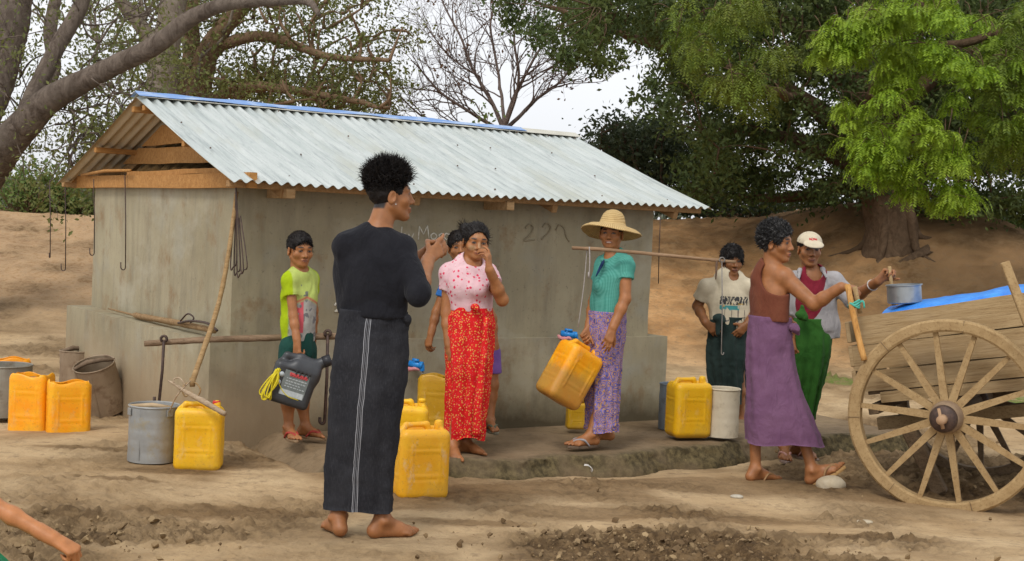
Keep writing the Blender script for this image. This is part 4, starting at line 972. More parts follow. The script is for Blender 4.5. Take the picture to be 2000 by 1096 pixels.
# ------------------------------------------------------------------ taps
def tap(px, py, D, label, wdt, lever, yaw):
    p = hworld(on_house(px, py, -.085)); t = empty('water_tap', p, label, 'tap', 'blue plastic taps on the plinth')
    bl = simple('blue_pvc', (.01, .20, .62), (.02, .28, .72), 20, .35, .5); b = MB()
    l = hloc(p); wall = hworld(V3(l[0] + .02, .01, p[2])) - p; ax = nrm(wall)
    side = V3(math.cos(yaw), math.sin(yaw), -.1); side = nrm(side)
    b.tube([wall, wall * .3, (0, 0, 0)], .014, 12); b.tube([-side * wdt, side * wdt * .3, side * wdt], [.022, .025, .025], 18); b.tube([side * wdt * 1.02, side * wdt * .7], [.017, .017], 14); b.tube([side * wdt * .8, side * wdt * 1.1], [.026, .026], 14)
    b.tube([side * wdt * .95 + [0, 0, .005], side * wdt * 1.1 + [0, 0, -.035]], [.018, .015], 12, cap=False); b.build('pipe', bl, t, True)
    b = MB(); b.tube([-side * wdt * .2 + [0, -.01, .0], -side * wdt * .2 + [0, -.02, .03]], .009, 8); b.tube([-side * wdt * .5 + [0, -.02, .032], side * wdt * .5 + [0, -.02, .03]], [.009, .011], 8); b.build('lever', bl, t, True)
    if lever:
        b = MB(); c0 = -side * wdt * .5 + [0, -.02, -.02]; b.tube(catmull([c0 + [-.05, 0, .01], c0 + [-.02, -.01, -.012], c0 + [.03, 0, -.008], c0 + [.05, 0, -.02]], 12), [.006, .012, .014, .013, .014, .015, .013, .012, .012, .01, .008, .005], 8, jit=.15); b.build('rag', simple('pink_rag', (.62, .22, .24), (.72, .36, .36), 40), t, True)
    return t, p, side
t1, p1, s1 = tap(812, 712, 8.95, 'blue plastic tap with a pink rag, pouring water by the black sarong', .045, True, -.25)
tw = NT('water'); tw.b.inputs['Transmission Weight'].default_value = .9; tw.b.inputs['IOR'].default_value = 1.33
b = MB(); q = s1 * .05 + [0, 0, -.035]; b.tube([q, q + [.003, 0, -.06], q + [.005, 0, -.2]], [.006, .0055, .007], 10, jit=.05); b.build('water_stream', tw.fin((.92, .95, .97), .05, 0, .5), t1, True)
tap(1110, 653, 9.25, 'blue plastic tap with a pink rag, above the lifted jerrycan', .055, True, .1)

# ------------------------------------------------------------------ poles, hooks and tools
def single(name, label, cat, build, mat, group=None, smooth=True, jit=0):
    b = MB(); build(b); v = np.concatenate(b.v); c = (v.min(0) + v.max(0)) / 2; o = b.build(name, mat, None, smooth, loc=tuple(c), rel=c); return tag(o, label, cat, group)
def hook_pts(top, bot, w=.035, hi=.05, side=-1):
    """straight wire with a J hook at its foot, px given as world points"""
    top, bot = V3(top), V3(bot); dn = nrm(bot - top); s = V3(side, 0, 0)
    arc = [bot + dn * (math.sin(a) * w * .6) + s * (w * .5 * (1 - math.cos(a))) for a in np.linspace(0, math.pi, 8)]
    return [top, (top + bot) / 2 + V3(.004, 0, 0), bot] + arc + [arc[-1] - dn * hi]
def eye(top, r=.014): return [top + V3(0, 0, -r) + V3(math.sin(a) * r, 0, math.cos(a) * r) for a in np.linspace(-2.6, 2.6, 9)]
# shoulder pole hung across the corner with two iron hooks
yp0, yp1 = at(282, 671, 8.15), at(668, 656, 8.32)
single('carrying_pole', 'long dark carrying pole lying level along the plinth behind the boy', 'pole', lambda b: b.tube(catmull([yp0, yp0 * .6 + yp1 * .4 + [0, 0, .008], yp1], 24), np.linspace(.018, .021, 24), 10, jit=.07), M_pole)
def iron_hook(px, py0, py1, D, label, px1=None, w=.03, side=-1, group='iron carrying hooks', r=.0052):
    top, bot = at(px, py0, D), at(px1 if px1 else px, py1, D)
    single('iron_hook', label, 'hook', lambda b: (b.tube(eye(top + V3(0, 0, .03), .018), r, 6), b.tube(hook_pts(top, bot, w, .02, side), r, 7)), M_rod, group)
iron_hook(320, 666, 782, 8.13, 'iron rod hanging from the level pole over the zinc bucket', 311, r=.009)
iron_hook(640, 655, 822, 8.28, 'iron rod hanging from the level pole beside the oil jug', 634, r=.010)
def hanger(px, py0, py1, x, label, side=-1, w=.034, y=None):
    top = hworld(on_house_x(px, py0, x)); bot = hworld(on_house_x(px + 1, py1, x))
    single('wire_hook', label, 'hook', lambda b: b.tube(hook_pts(top, bot, w, .035, side), .0042, 6), M_rod, 'wire hooks hanging from the gable')
gxx = OG - .07
hanger(244, 340, 522, gxx, 'wire hook hanging against the middle of the gable wall')
hanger(183, 350, 494, gxx - .02, 'wire hook hanging at the far gable corner')
hanger(127, 352, 524, gxx - .01, 'longer wire hook hanging clear of the gable wall over the bank', w=.036)
hanger(97, 352, 502, gxx - .03, 'short straight wire hanging farthest left under the roof', w=.008)
def wires(b):
    for k, (dx, L, o) in enumerate(((-3, 532, .0), (2, 536, .01), (8, 528, .02), (-9, 522, -.01))):
        top = hworld(on_house_x(461, 362, OG - .05 - o)); bot = hworld(on_house_x(461 + dx * 1.2, L, OG - .05 - o)); bot2 = hworld(on_house_x(461 + dx * 1.2 + 12, L - 14, OG - .05 - o))
        mid = (top + bot) / 2; b.tube(catmull([top, mid, bot, (bot + bot2) / 2 + [0, 0, -.018], bot2, bot2 * .4 + top * .6], 26), .0042, 6)
single('wire_bundle', 'bundle of long wire hooks hung from the near roof corner', 'wire', wires, M_rod)
a, c, e = at(462, 375, 8.35), at(425, 600, 8.12), at(376, 745, 7.85)
def staff(b):
    b.tube(catmull([a, (a + c) / 2 + V3(.012, 0, 0), c, e], 30), np.interp(np.linspace(0, 1, 30), [0, 1], [.0125, .0165]), 9, jit=.06)
    for s, k in ((1, 1.), (-1, .9)):
        b.tube(catmull([e, e + V3(.035 * s, -.02, -.015), e + V3(.055 * s * k, -.03, -.05), e + V3(.03 * s, -.03, -.085), e + V3(.0, -.02, -.06)], 16), .0045, 6)
    b.tube([e + V3(0, 0, .02), e + V3(.0, 0, -.03)], [.019, .016], 8)
single('carrying_pole', 'thin crooked brown pole leaning from the roof corner with wire loops at its foot', 'pole', staff, wood('tan_pole', (.27, .165, .07), (.38, .25, .12), (.15, .085, .04)))
def paddle(b):
    p = [at(330, 744, 7.75), at(368, 768, 7.6), at(400, 786, 7.5), at(440, 809, 7.42)]
    b.tube(catmull(p, 18), np.interp(np.linspace(0, 1, 18), [0, .3, .6, 1], [.006, .012, .017, .014]), 8, jit=.08)
    b.tube(catmull([at(372, 744, 7.65), at(346, 772, 7.62), at(330, 806, 7.65)], 10), .0045, 6)
    b.tube(catmull([at(352, 762, 7.6), at(338, 744, 7.62), at(350, 738, 7.62), at(362, 752, 7.6)], 12), .004, 6)
single('wooden_paddle', 'short wooden stick with a wire handle resting across the red capped jerrycan', 'stick', paddle, wood('bleached_wood', (.30, .21, .13), (.42, .32, .22), (.18, .12, .07)))
def sidestick(b):
    z = lambda px, py: hworld(on_house_x(px, py, .085)) + V3(0, 0, .012)
    b.tube(catmull([z(212, 606), z(272, 621), z(345, 634), z(418, 650)], 24), np.interp(np.linspace(0, 1, 24), [0, .26, .3, 1], [.006, .008, .022, .020]), 9, jit=.08)
single('wooden_pole', 'tapered wooden pole lying on the gable side ledge', 'pole', sidestick, wood('brown_pole', (.21, .125, .055), (.31, .20, .10), (.11, .065, .03)))
def shackle(b):
    z = lambda px, py: hworld(on_house_x(px, py, .05)) + V3(0, 0, .03)
    b.tube(catmull([z(348, 640), z(372, 636), z(405, 641), z(424, 655)], 14), .008, 7); b.tube(catmull([z(352, 636), z(366, 622), z(378, 630), z(372, 640)], 12), .0055, 6)
single('iron_hook', 'loose iron hook lying on the gable ledge pole', 'hook', shackle, M_rod, 'iron carrying hooks')
# wire hooks beside the right corner of the hut
t_ = at(1290, 422, 11.3); single('wire_hook', 'thin wire hanging from the right end of the roof', 'hook', lambda b: b.tube([t_, t_ + V3(.002, 0, -.3), at(1286, 554, 11.3)], .004, 6), M_rod)
# yoke on the hat woman's shoulder
Y0, Y1 = at(1117, 484, 8.72), at(1437, 512, 8.62)
single('shoulder_yoke', 'long thin wooden yoke carried on the shoulder of the woman in the straw hat', 'yoke', lambda b: b.tube(catmull([Y0, Y0 * .72 + Y1 * .28 + V3(0, 0, .006), Y1], 28), np.interp(np.linspace(0, 1, 28), [0, .3, 1], [.0105, .0125, .0100]), 9, jit=.05), wood('yoke_wood', (.22, .135, .075), (.32, .21, .125), (.13, .075, .04)))
def cord(b):
    b.tube(catmull([at(1151, 482, 8.70), at(1152, 505, 8.7), at(1151, 538, 8.71)], 10), .0045, 6); b.tube([at(1150, 532, 8.71), at(1150, 543, 8.71)], [.007, .006], 6)
    b.tube(catmull([at(1147, 484, 8.73), at(1140, 560, 8.74), at(1129, 640, 8.75)], 12), .0035, 6)
single('hanging_cord', 'frayed grey cord hanging from the left end of the yoke', 'cord', cord, simple('grey_cord', (.30, .27, .25), (.40, .36, .33), 60))
tp = at(1410, 509, 8.62)
single('steel_hook', 'pale steel rod with a small hook hanging from the right end of the yoke', 'hook', lambda b: (b.tube(eye(tp + V3(0, -.004, .02), .017), .0045, 6), b.tube(hook_pts(tp, at(1409, 690, 8.63), .014, .006, 1), .0036, 7)), simple('pale_steel', (.17, .155, .14), (.26, .24, .22), 40, .45, .5, metal=.5))
single('leather_strap', 'short dark strap hanging near the right end of the yoke', 'strap', lambda b: b.tube([at(1400, 508, 8.63), at(1399, 530, 8.63), at(1398, 546, 8.63)], [.008, .007, .004], 6), simple('dark_strap', (.10, .06, .04), (.14, .09, .06), 40))

# ------------------------------------------------------------------ stones and litter
def stone(name, label, px, py, D, r, mat, seed, cat='stone'):
    p = at(px, py, D); p[2] = gz(p[0], p[1]) + r[2] * .25; v, f = sdf_mesh([ell((0, 0, 0), r)], max(r) / 9); v = v * (1 + .16 * vnoise(v / max(r), 1.3, seed, 3))[:, None] * 1.0
    tag(mesh_np(name, v, f, mat, None, loc=tuple(p)), label, cat)
M_stone = simple('pale_stone', (.38, .31, .21), (.47, .40, .29), 14, .9, .2, (40, .5, .01))
stone('stone', 'pale round stone under the raised flip-flop', 1622, 950, 8.4, (.095, .08, .055), M_stone, 5)
stone('stone', 'flat pale stone chip on the dirt left of the cart wheel', 1690, 992, 7.3, (.045, .03, .012), M_stone, 7)
stone('stone', 'white stone chip on the dirt below the platform', 1440, 962, 7.9, (.04, .03, .012), simple('white_chip', (.36, .32, .25), (.46, .42, .34), 20), 8)
def crumple(b):
    c = at(1146, 918, 8.15); n = 14; g = np.stack(np.meshgrid(np.linspace(-1, 1, n), np.linspace(-1, 1, n), indexing='ij'), -1).reshape(-1, 2)
    P = np.stack([g[:, 0] * .032, g[:, 1] * .02, 0 * g[:, 0]], 1); P[:, 2] = .02 + .016 * vnoise(P, 40, 3, 2) + .012 * np.cos(g[:, 0] * 2); R = np.array(Matrix.Rotation(.6, 3, 'Y'))
    i, j = np.meshgrid(np.arange(n - 1), np.arange(n - 1), indexing='ij'); k = (i * n + j).ravel(); b.add(P @ R.T + c, np.stack([k, k + n, k + n + 1, k + 1], 1))
single('plastic_bag', 'crumpled clear plastic bag on the wet dirt below the platform edge', 'litter', crumple, simple('clear_film', (.45, .42, .38), (.60, .58, .54), 30, .2, .6))

# ------------------------------------------------------------------ ox cart
CW = wood('dusty_plank', (.38, .235, .095), (.49, .33, .15), (.22, .13, .05), (1, 9, 9), 3.2); CW2 = wood('dusty_spoke_wood', (.30, .195, .09), (.385, .265, .13), (.20, .125, .055), (3, 3, 3), 6)
def cartwood(name, c1, c2, c3):
    t = NT(name); R3 = (0, -.192, -.477); v = t.cot((1, 10, 10), R3); col = t.mix(t.ramp(t.noise(3.2, 6, .65, v), .35, .65), c1, c2); col = t.mix(t.ramp(t.noise(7, 6, .7, t.cot((1, 16, 16), R3)), .5, .66, 0, .75), col, c3)
    col = t.mix(t.ramp(t.noise(2.2, 4, .6, t.co()), .45, .7, 0, .6), col, (.40, .30, .18)); t.bump(t.noise(6, 6, .7, t.cot((1, 16, 16), R3)), .5, .006); return t.fin(col, .85, 0, .2)
CW = cartwood('weathered_plank', (.30, .20, .095), (.40, .285, .15), (.18, .11, .05))
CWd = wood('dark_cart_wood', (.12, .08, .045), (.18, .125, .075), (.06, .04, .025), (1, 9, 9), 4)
def cart():
    hub = at(1850, 814, 7.95); ax = nrm(V3(.46, .89, 0)); lon = nrm(V3(.89, -.46, 0)); up = V3(0, 0, 1)
    base = V3(hub[0] + ax[0] * .62, hub[1] + ax[1] * .62, 0); base[2] = hub[2] - .57
    t = empty('ox_cart', base, 'old wooden ox cart with tall spoked wheels and plank sides on the right', 'cart')
    Rw = np.stack([lon, np.cross(ax, lon), ax], 1)         # wheel frame: local z along the axle away from the viewer
    Rw[:, 1] = np.cross(Rw[:, 2], Rw[:, 0])
    def wheel(c, name, R, mat, mat_h, nsp, ph):
        b = MB(); ro, ri, w = R, R - .072, .042
        b.lathe([(ri, -w * .8), (ri + .012, -w), (ro - .012, -w), (ro, -w + .012), (ro, w - .012), (ro - .012, w), (ri + .012, w), (ri, w * .8), (ri, -w * .8)], 96, Rw, c, wob=lambda v: .004 * np.stack([vnoise(v, 5, s, 2) for s in (1, 2, 3)], 1))
        rim = b.build(name, mat, t, True, rel=base); autosmooth(rim, 32)
        for k in range(7):      # felloe joints
            a_ = 2 * math.pi * k / 7 + .35; b = MB(); d = V3(math.cos(a_), math.sin(a_), 0); b.box(c + Rw @ (d * (ro - .036) + V3(0, 0, -w - .0)), (.07, .003, .004), Rw @ np.array(Matrix.Rotation(a_, 3, 'Z')), .0005); b.build('rim_joint', CWd, rim, rel=base)
        b = MB(); b.tube([c + Rw @ V3(0, 0, z) for z in (-.135, -.12, -.06, 0, .07, .13)], [.066, .078, .092, .098, .08, .06], 32); h_ = b.build('hub', mat_h, rim, True, rel=base); autosmooth(h_, 40)
        b = MB(); b.tube([c + Rw @ V3(0, 0, z) for z in (-.142, -.12)], [.072, .080], 28); b.build('hub_ring', M_rod, rim, True, rel=base)
        b = MB(); b.tube([c + Rw @ V3(0, 0, z) for z in (-.21, -.12)], [.026, .03], 16); q = c + Rw @ V3(0, 0, -.185); b.tube([q + V3(-.02, 0, .065), q + V3(.012, 0, -.05)], [.009, .011], 8); b.build('axle_end', simple('axle_wood', (.34, .20, .11), (.42, .27, .16), 20), rim, True, rel=base)
        for k in range(nsp):
            a_ = 2 * math.pi * (k + ph) / nsp; d = V3(math.cos(a_), math.sin(a_), 0); s = V3(-math.sin(a_), math.cos(a_), 0); b = MB()
            for r0, r1, w0, w1 in ((.06, .18, .024, .021), (.18, ri + .012, .021, .0135)):
                vs = []
                for r_, ww in ((r0, w0), (r1, w1)):
                    for sx, sz in ((-1, -1), (1, -1), (1, 1), (-1, 1)): vs.append(c + Rw @ (d * r_ + s * sx * ww + V3(0, 0, sz * ww * .75)))
                b.add(vs, [[0, 1, 5, 4], [1, 2, 6, 5], [2, 3, 7, 6], [3, 0, 4, 7], [3, 2, 1, 0], [4, 5, 6, 7]])
            b.build('spoke', mat, rim, rel=base)
    wheel(hub, 'wheel', .57, CW2, simple('hub_wood', (.20, .135, .085), (.29, .205, .13), 14, .75), 14, .08)
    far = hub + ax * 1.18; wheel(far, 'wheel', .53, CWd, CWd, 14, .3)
    b = MB(); b.tube([hub + ax * .05, far - ax * .05], .045, 12); b.build('axle', CWd, t, True, rel=base)
    # tilted bed
    th = math.radians(11.0); L_ = lon * math.cos(th) + up * math.sin(th); U_ = up * math.cos(th) - lon * math.sin(th); RB = np.stack([L_, ax, U_], 1)
    o0 = hub + ax * .20      # inner face of the near wheel
    def P(x, y, z): return o0 + L_ * x + ax * y + U_ * z
    def board(name, x0, x1, y, z0, z1, th_=.028, mat=CW, w=0.0, par=t):
        b = MB(); n = 26; u = np.linspace(0, 1, n); V = []
        for s in (0, 1):
            for e in (0, 1):
                zz = (z1 if e else z0) + .006 * vnoise(np.stack([u * 4, 0 * u + e * 7 + z0 * 30, 0 * u], 1), 1, 5, 2) + w * (u - .5) * (1 if e else .4)
                V.append(np.stack([P(x0 + (x1 - x0) * q, y + s * th_, z) for q, z in zip(u, zz)]))
        V = np.concatenate(V); k = np.arange(n - 1); q = [np.stack([a_ * n + k, b_ * n + k, b_ * n + k + 1, a_ * n + k + 1], 1) for a_, b_ in ((0, 1), (1, 3), (3, 2), (2, 0))]
        b.add(V, np.concatenate(q + [[[0, 2 * n, 3 * n, n], [n - 1, 2 * n - 1, 4 * n - 1, 3 * n - 1]]])[:, ::-1]); return b.build(name, mat, par, rel=base)
    xa, xb = -.525, 1.35
    for y in (0, .86):
        board('side_plank', xa + .02, xb, y, .47, .655, w=.03); board('side_plank', xa - .03, xb, y + .004, .305, .463); board('side_plank', xa + .0, xb, y - .002, .175, .298)
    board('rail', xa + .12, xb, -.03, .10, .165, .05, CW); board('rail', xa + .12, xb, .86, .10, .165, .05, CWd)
    for k, x in enumerate((-.45, .02, .48, .95, 1.3)):
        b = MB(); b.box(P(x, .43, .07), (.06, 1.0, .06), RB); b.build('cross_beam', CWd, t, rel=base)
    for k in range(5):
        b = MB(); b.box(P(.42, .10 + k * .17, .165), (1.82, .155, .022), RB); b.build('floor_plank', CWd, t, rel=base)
    for z in (.25, .40, .55):
        b = MB(); b.box(P(xa - .03, .43, z), (.026, .86, .13), RB); b.build('tail_board', CW, t, rel=base)
    # draught beam under the bed and the prop
    b = MB(); b.beam(P(-.55, .45, -.06), P(1.9, .45, -.04), .09, .08); b.build('draught_beam', wood('beam_wood', (.27, .19, .10), (.35, .26, .14), (.15, .1, .05)), t, rel=base)
    b = MB(); b.beam(at(1775, 838, 8.4), at(1838, 965, 8.3), .07, .09, bev=.01); b.build('prop', CWd, t, rel=base)
    # bamboo corner stakes
    b = MB(); p0, p1 = at(1655, 556, 8.22), at(1688, 704, 8.12); b.tube(catmull([p0, (p0 + p1) / 2 + V3(-.004, 0, 0), p1], 14), .0185, 10, jit=.05); st = b.build('stake', M_bam, t, True, rel=base)
    b = MB(); b.tube([at(1669, 560, 8.26), at(1680, 612, 8.26)], .015, 9); b.build('stake', CW2, t, True, rel=base)
    b = MB(); c = at(1668, 594, 8.2)
    for k in range(4): b.tube([c + V3(math.cos(a_) * .033, math.sin(a_) * .03, .012 * math.sin(2 * a_ + k) + .008 * k - .01) for a_ in np.linspace(0, 6.28, 14)], .0055, 6)
    b.tube(catmull([c + V3(.03, -.01, .01), c + V3(.05, -.015, .02), c + V3(.06, -.015, -.02)], 8), .006, 6); b.build('green_string', simple('teal_string', (.05, .36, .28), (.10, .45, .36), 60), st, True, rel=base)
    b = MB(); b.tube([at(1737, 520, 8.95), at(1746, 600, 8.93)], [.012, .013], 9); b.build('stake', CW2, t, True, rel=base)
    # flat stake standing outside the planks near the front
    b = MB(); b.beam(at(1962, 512, 7.52), at(2030, 690, 7.42), .05, .028, up=(0, 1, 0)); b.build('stake', CW2, t, rel=base)
    # blue sheet inside, its hem showing through the plank gap
    n1, n2 = 60, 24; g = np.stack(np.meshgrid(np.linspace(-.36, 1.3, n1), np.linspace(.035, .85, n2), indexing='ij'), -1).reshape(-1, 2)
    zz = .63 + .068 * (np.sin(np.linspace(0, math.pi, n2)) ** .55)[None].repeat(n1, 0).ravel() + .022 * vnoise(np.stack([g[:, 0] * 3.2, g[:, 1], 0 * g[:, 0]], 1), 2, 9, 3) + .05 * sst(.2, .9, g[:, 0]) - .02 * sst(-.2, -.36, g[:, 0])
    V = np.array([P(x, y, z) for (x, y), z in zip(g, zz)]) - base; i, j = np.meshgrid(np.arange(n1 - 1), np.arange(n2 - 1), indexing='ij'); k = (i * n2 + j).ravel()
    tt = NT('blue_tarpaulin'); c = tt.mix(tt.ramp(tt.noise(9, 4, .6), .35, .65), (.015, .17, .62), (.04, .27, .74)); tt.bump(tt.noise(14, 3), .4, .03)
    V = V + base; tag(mesh_np('tarpaulin', V - V.mean(0), np.stack([k, k + n2, k + n2 + 1, k + 1], 1), tt.fin(c, .45, 0, .4), None, loc=tuple(V.mean(0))), 'bright blue tarpaulin spread over the load of the ox cart', 'tarpaulin')
    # cooking pot standing on the sheet
    pc = P(-.235, .22, .687); tp_ = empty('cooking_pot', pc, 'shallow aluminium cooking pot standing on the blue tarpaulin', 'pot', rot=(0, -.10, 0)); b = MB()
    b.lathe([(0, .0), (.098, 0), (.104, .006), (.104, .105), (.112, .109), (.112, .114), (.101, .114), (.100, .012), (0, .012)], 48); autosmooth(b.build('pan', zinc('aluminium', (.30, .32, .33), (.38, .40, .41), (.25, .26, .26), .35, .75), tp_, True), 40)
    return t
CART = cart()
# ------------------------------------------------------------------ people
UP = V3(0, 0, 1)
def skin_mat(name, tint=(1, 1, 1)):
    t = NT(name); v = t.co(); c = t.attr(); c = t.mix(1.0, c, t.mix(t.ramp(t.noise(22, 4, .6, v), .35, .65), tuple(.86 * x for x in tint), tuple(1.10 * x for x in tint)), 'MULTIPLY')
    t.bump(t.noise(160, 3, .6, v), .12, .002); t.b.inputs['Subsurface Weight'].default_value = .15; t.b.inputs['Subsurface Radius'].default_value = (.012, .005, .003); t.b.inputs['Subsurface Scale'].default_value = .5
    return t.fin(c, .5, 0, .38)
M_skin = skin_mat('skin')
M_hair = simple('black_hair', (.008, .0065, .0065), (.018, .014, .012), 60, .55, .2); M_grey = simple('greying_hair', (.018, .017, .017), (.19, .185, .175), 55, .65, .3, lo=.52, hi=.72)
def frame(yaw, pitch=0, roll=0):
    """columns: the person's right, forward, up. yaw 0 faces the camera, 90 faces picture right"""
    a = math.radians(yaw); f = V3(math.sin(a), -math.cos(a), 0); u = UP; r = np.cross(f, u); p = math.radians(pitch)
    f2 = f * math.cos(p) - u * math.sin(p); u2 = np.cross(r, f2); q = math.radians(roll); r2 = r * math.cos(q) + u2 * math.sin(q); u3 = np.cross(r2, f2)
    return np.stack([r2, f2, u3], 1)
def head_prims(c, R, s, child=False):
    w = lambda *p: c + R @ (V3(p[0] * (1.03 if child else 1), p[1] * (.97 if child and p[1] > .08 else 1), p[2] * (.87 if child and p[2] < 0 else 1)) * s); e = lambda p, r, k=.015, op='u', R2=None: ell(w(*p), np.array(r) * s, R if R2 is None else R @ R2, k * s, op)
    cn = lambda a, b, ra, rb, k=.012: cone(w(*a), w(*b), ra * s, rb * s, k * s)
    ps = [e((0, -.014, .036), (.074, .094, .082)), e((0, .030, -.030), (.060, .058, .078), .03), cn((0, .018, -.055), (0, .058, -.098), .043, .020, .025)]
    for x in (-1, 1):
        ps += [cn((x * .050, -.004, -.052), (x * .020, .056, -.096), .020, .017, .02), e((x * .044, .052, -.026), (.024, .024, .022), .022), cn((x * .012, .080, .026), (x * .046, .062, .024), .0115, .011, .014)]
    for x in (-1, 1): ps.append(e((x * .031, .094, .004), (.018, .014, .0105), .012, 's'))
    for x in (-1, 1): ps.append(e((x * .031, .0715, .004), (.0165, .0125, .0115), .004))
    ps += [cn((0, .083, .014), (0, .103, -.030), .0078, .0118, .012), e((0, .100, -.032), (.0125, .012, .010), .008)]
    for x in (-1, 1): ps += [e((x * .0145, .090, -.036), (.0098, .012, .0085), .007)]
    for x in (-1, 1): ps += [e((x * .007, .100, -.0435), (.0045, .006, .004), .003, 's')]
    ps += [e((0, .085, -.063), (.026, .0145, .0085), .008), e((0, .083, -.0745), (.022, .0145, .0085), .008), cone(w(-.021, .096, -.0685), w(.021, .096, -.0685), .0022 * s, .0022 * s, .004 * s, op='s'), e((0, .071, -.100), (.021, .018, .017), .015)]
    for x in (-1, 1):
        R2 = np.array(Matrix.Rotation(x * -.35, 3, 'Z')) @ np.array(Matrix.Rotation(-.2, 3, 'X'))
        ps += [e((x * .076, -.010, -.012), (.009, .021, .033), .006, 'u', R2), e((x * .084, -.004, -.008), (.007, .011, .019), .006, 's', R2)]
    return ps
def hand_prims(w, d, n, side, s=1., curl=(25, 35, 20), spread=1., thumb=(.75, .55, -.35), tcurl=15, index=None):
    """w wrist, d finger direction, n back-of-hand normal, side +1/-1 chooses the thumb side"""
    d = nrm(d); n = nrm(n - d * np.dot(n, d)); l = np.cross(d, n) * side; ps = []
    off = [.026, .009, -.008, -.024]; kn = [.086, .090, .085, .077]; ph = [(.042, .026, .021), (.046, .030, .022), (.042, .028, .021), (.033, .021, .019)]; ang = [5, 1, -4, -10]
    pal = [cone(w + d * .005 * s, w + d * .03 * s, .026 * s, .026 * s, .01 * s, (n, .72))]
    for o, k in zip(off, kn): pal.append(cone(w + l * o * .55 * s + d * .018 * s, w + l * o * s + d * k * s, .0155 * s, .0108 * s, .010 * s))
    pal.append(cone(w + l * .014 * s + d * .022 * s - n * .008 * s, w + l * .024 * s + d * .05 * s - n * .010 * s, .017 * s, .014 * s, .012 * s))
    ps += pal
    def chain(p, dd, nn, lens, r0, r1, cs):
        out = []; m = len(lens); axis = np.cross(dd, -nn)
        for i, L in enumerate(lens):
            a = math.radians(cs[i]); dd = nrm(dd * math.cos(a) + np.cross(axis, dd) * math.sin(a)); q = p + dd * L * s
            ra = r0 + (r1 - r0) * i / m; rb = r0 + (r1 - r0) * (i + 1) / m; out.append(cone(p, q, ra * s, rb * s, .004 * s)); p = q
        return grp(out, .005 * s)
    for i in range(4):
        a = math.radians(ang[i] * spread); dd = nrm(d * math.cos(a) + l * math.sin(a)); c = list(index) if (i == 0 and index) else [curl[0] + 3 * i, curl[1] + 2 * i, curl[2]]
        ps.append(chain(w + l * off[i] * s + d * (kn[i] - .004) * s, dd, n, ph[i], .0090 if i < 3 else .0080, .0068 if i < 3 else .006, c))
    td = nrm(l * thumb[0] + d * thumb[1] + n * thumb[2]); tn = nrm(np.cross(td, np.cross(l, td)) + 1e-6); bend = nrm(d * .4 - n - l * .4); tn = -nrm(bend - td * np.dot(bend, td))
    ps.append(chain(w + l * .020 * s + d * .028 * s - n * .006 * s, td, tn, (.040, .033, .026), .0135, .0085, (0, tcurl, tcurl)))
    return ps
def foot_prims(a, yaw, s=1., pitch=0., side=1, sole=.075):
    """a ankle joint, side +1 right foot; pitch lifts the toes"""
    R = frame(yaw, -pitch); r, f, u = R[:, 0] * side, R[:, 1], R[:, 2]; g = lambda x, y, z: a + (r * x + f * y + u * z) * s; h = -sole
    ps = [cone(g(0, -.01, .0), g(0, -.042, h + .032), .034 * s, .031 * s, .02 * s), cone(g(0, .005, -.005), g(-.006, .075, h + .036), .034 * s, .027 * s, .025 * s), cone(g(0, -.035, h + .027), g(.012, .10, h + .018), .026 * s, .020 * s, .02 * s),
          cone(g(-.006, .075, h + .034), g(-.022, .135, h + .020), .026 * s, .020 * s, .02 * s), cone(g(-.002, .07, h + .028), g(.018, .125, h + .016), .024 * s, .017 * s, .02 * s), ell(g(.036, -.005, .0), .012 * s, k=.014 * s), ell(g(-.036, .0, .006), .012 * s, k=.014 * s)]
    for i, (x, L, rr) in enumerate(((-.032, .048, .0125), (-.011, .046, .0095), (.006, .041, .0090), (.020, .035, .0085), (.033, .028, .0078))):
        y0 = .135 - .012 * i; ps.append(grp([cone(g(x * .9, y0, h + .016), g(x * 1.08, y0 + L * .6, h + .017), rr * s, rr * s, .004), cone(g(x * 1.08, y0 + L * .6, h + .017), g(x * 1.12, y0 + L, h + rr * .9), rr * s, rr * .85 * s, .004)], .006 * s))
    return ps
SKIN = V3(.340, .138, .050)
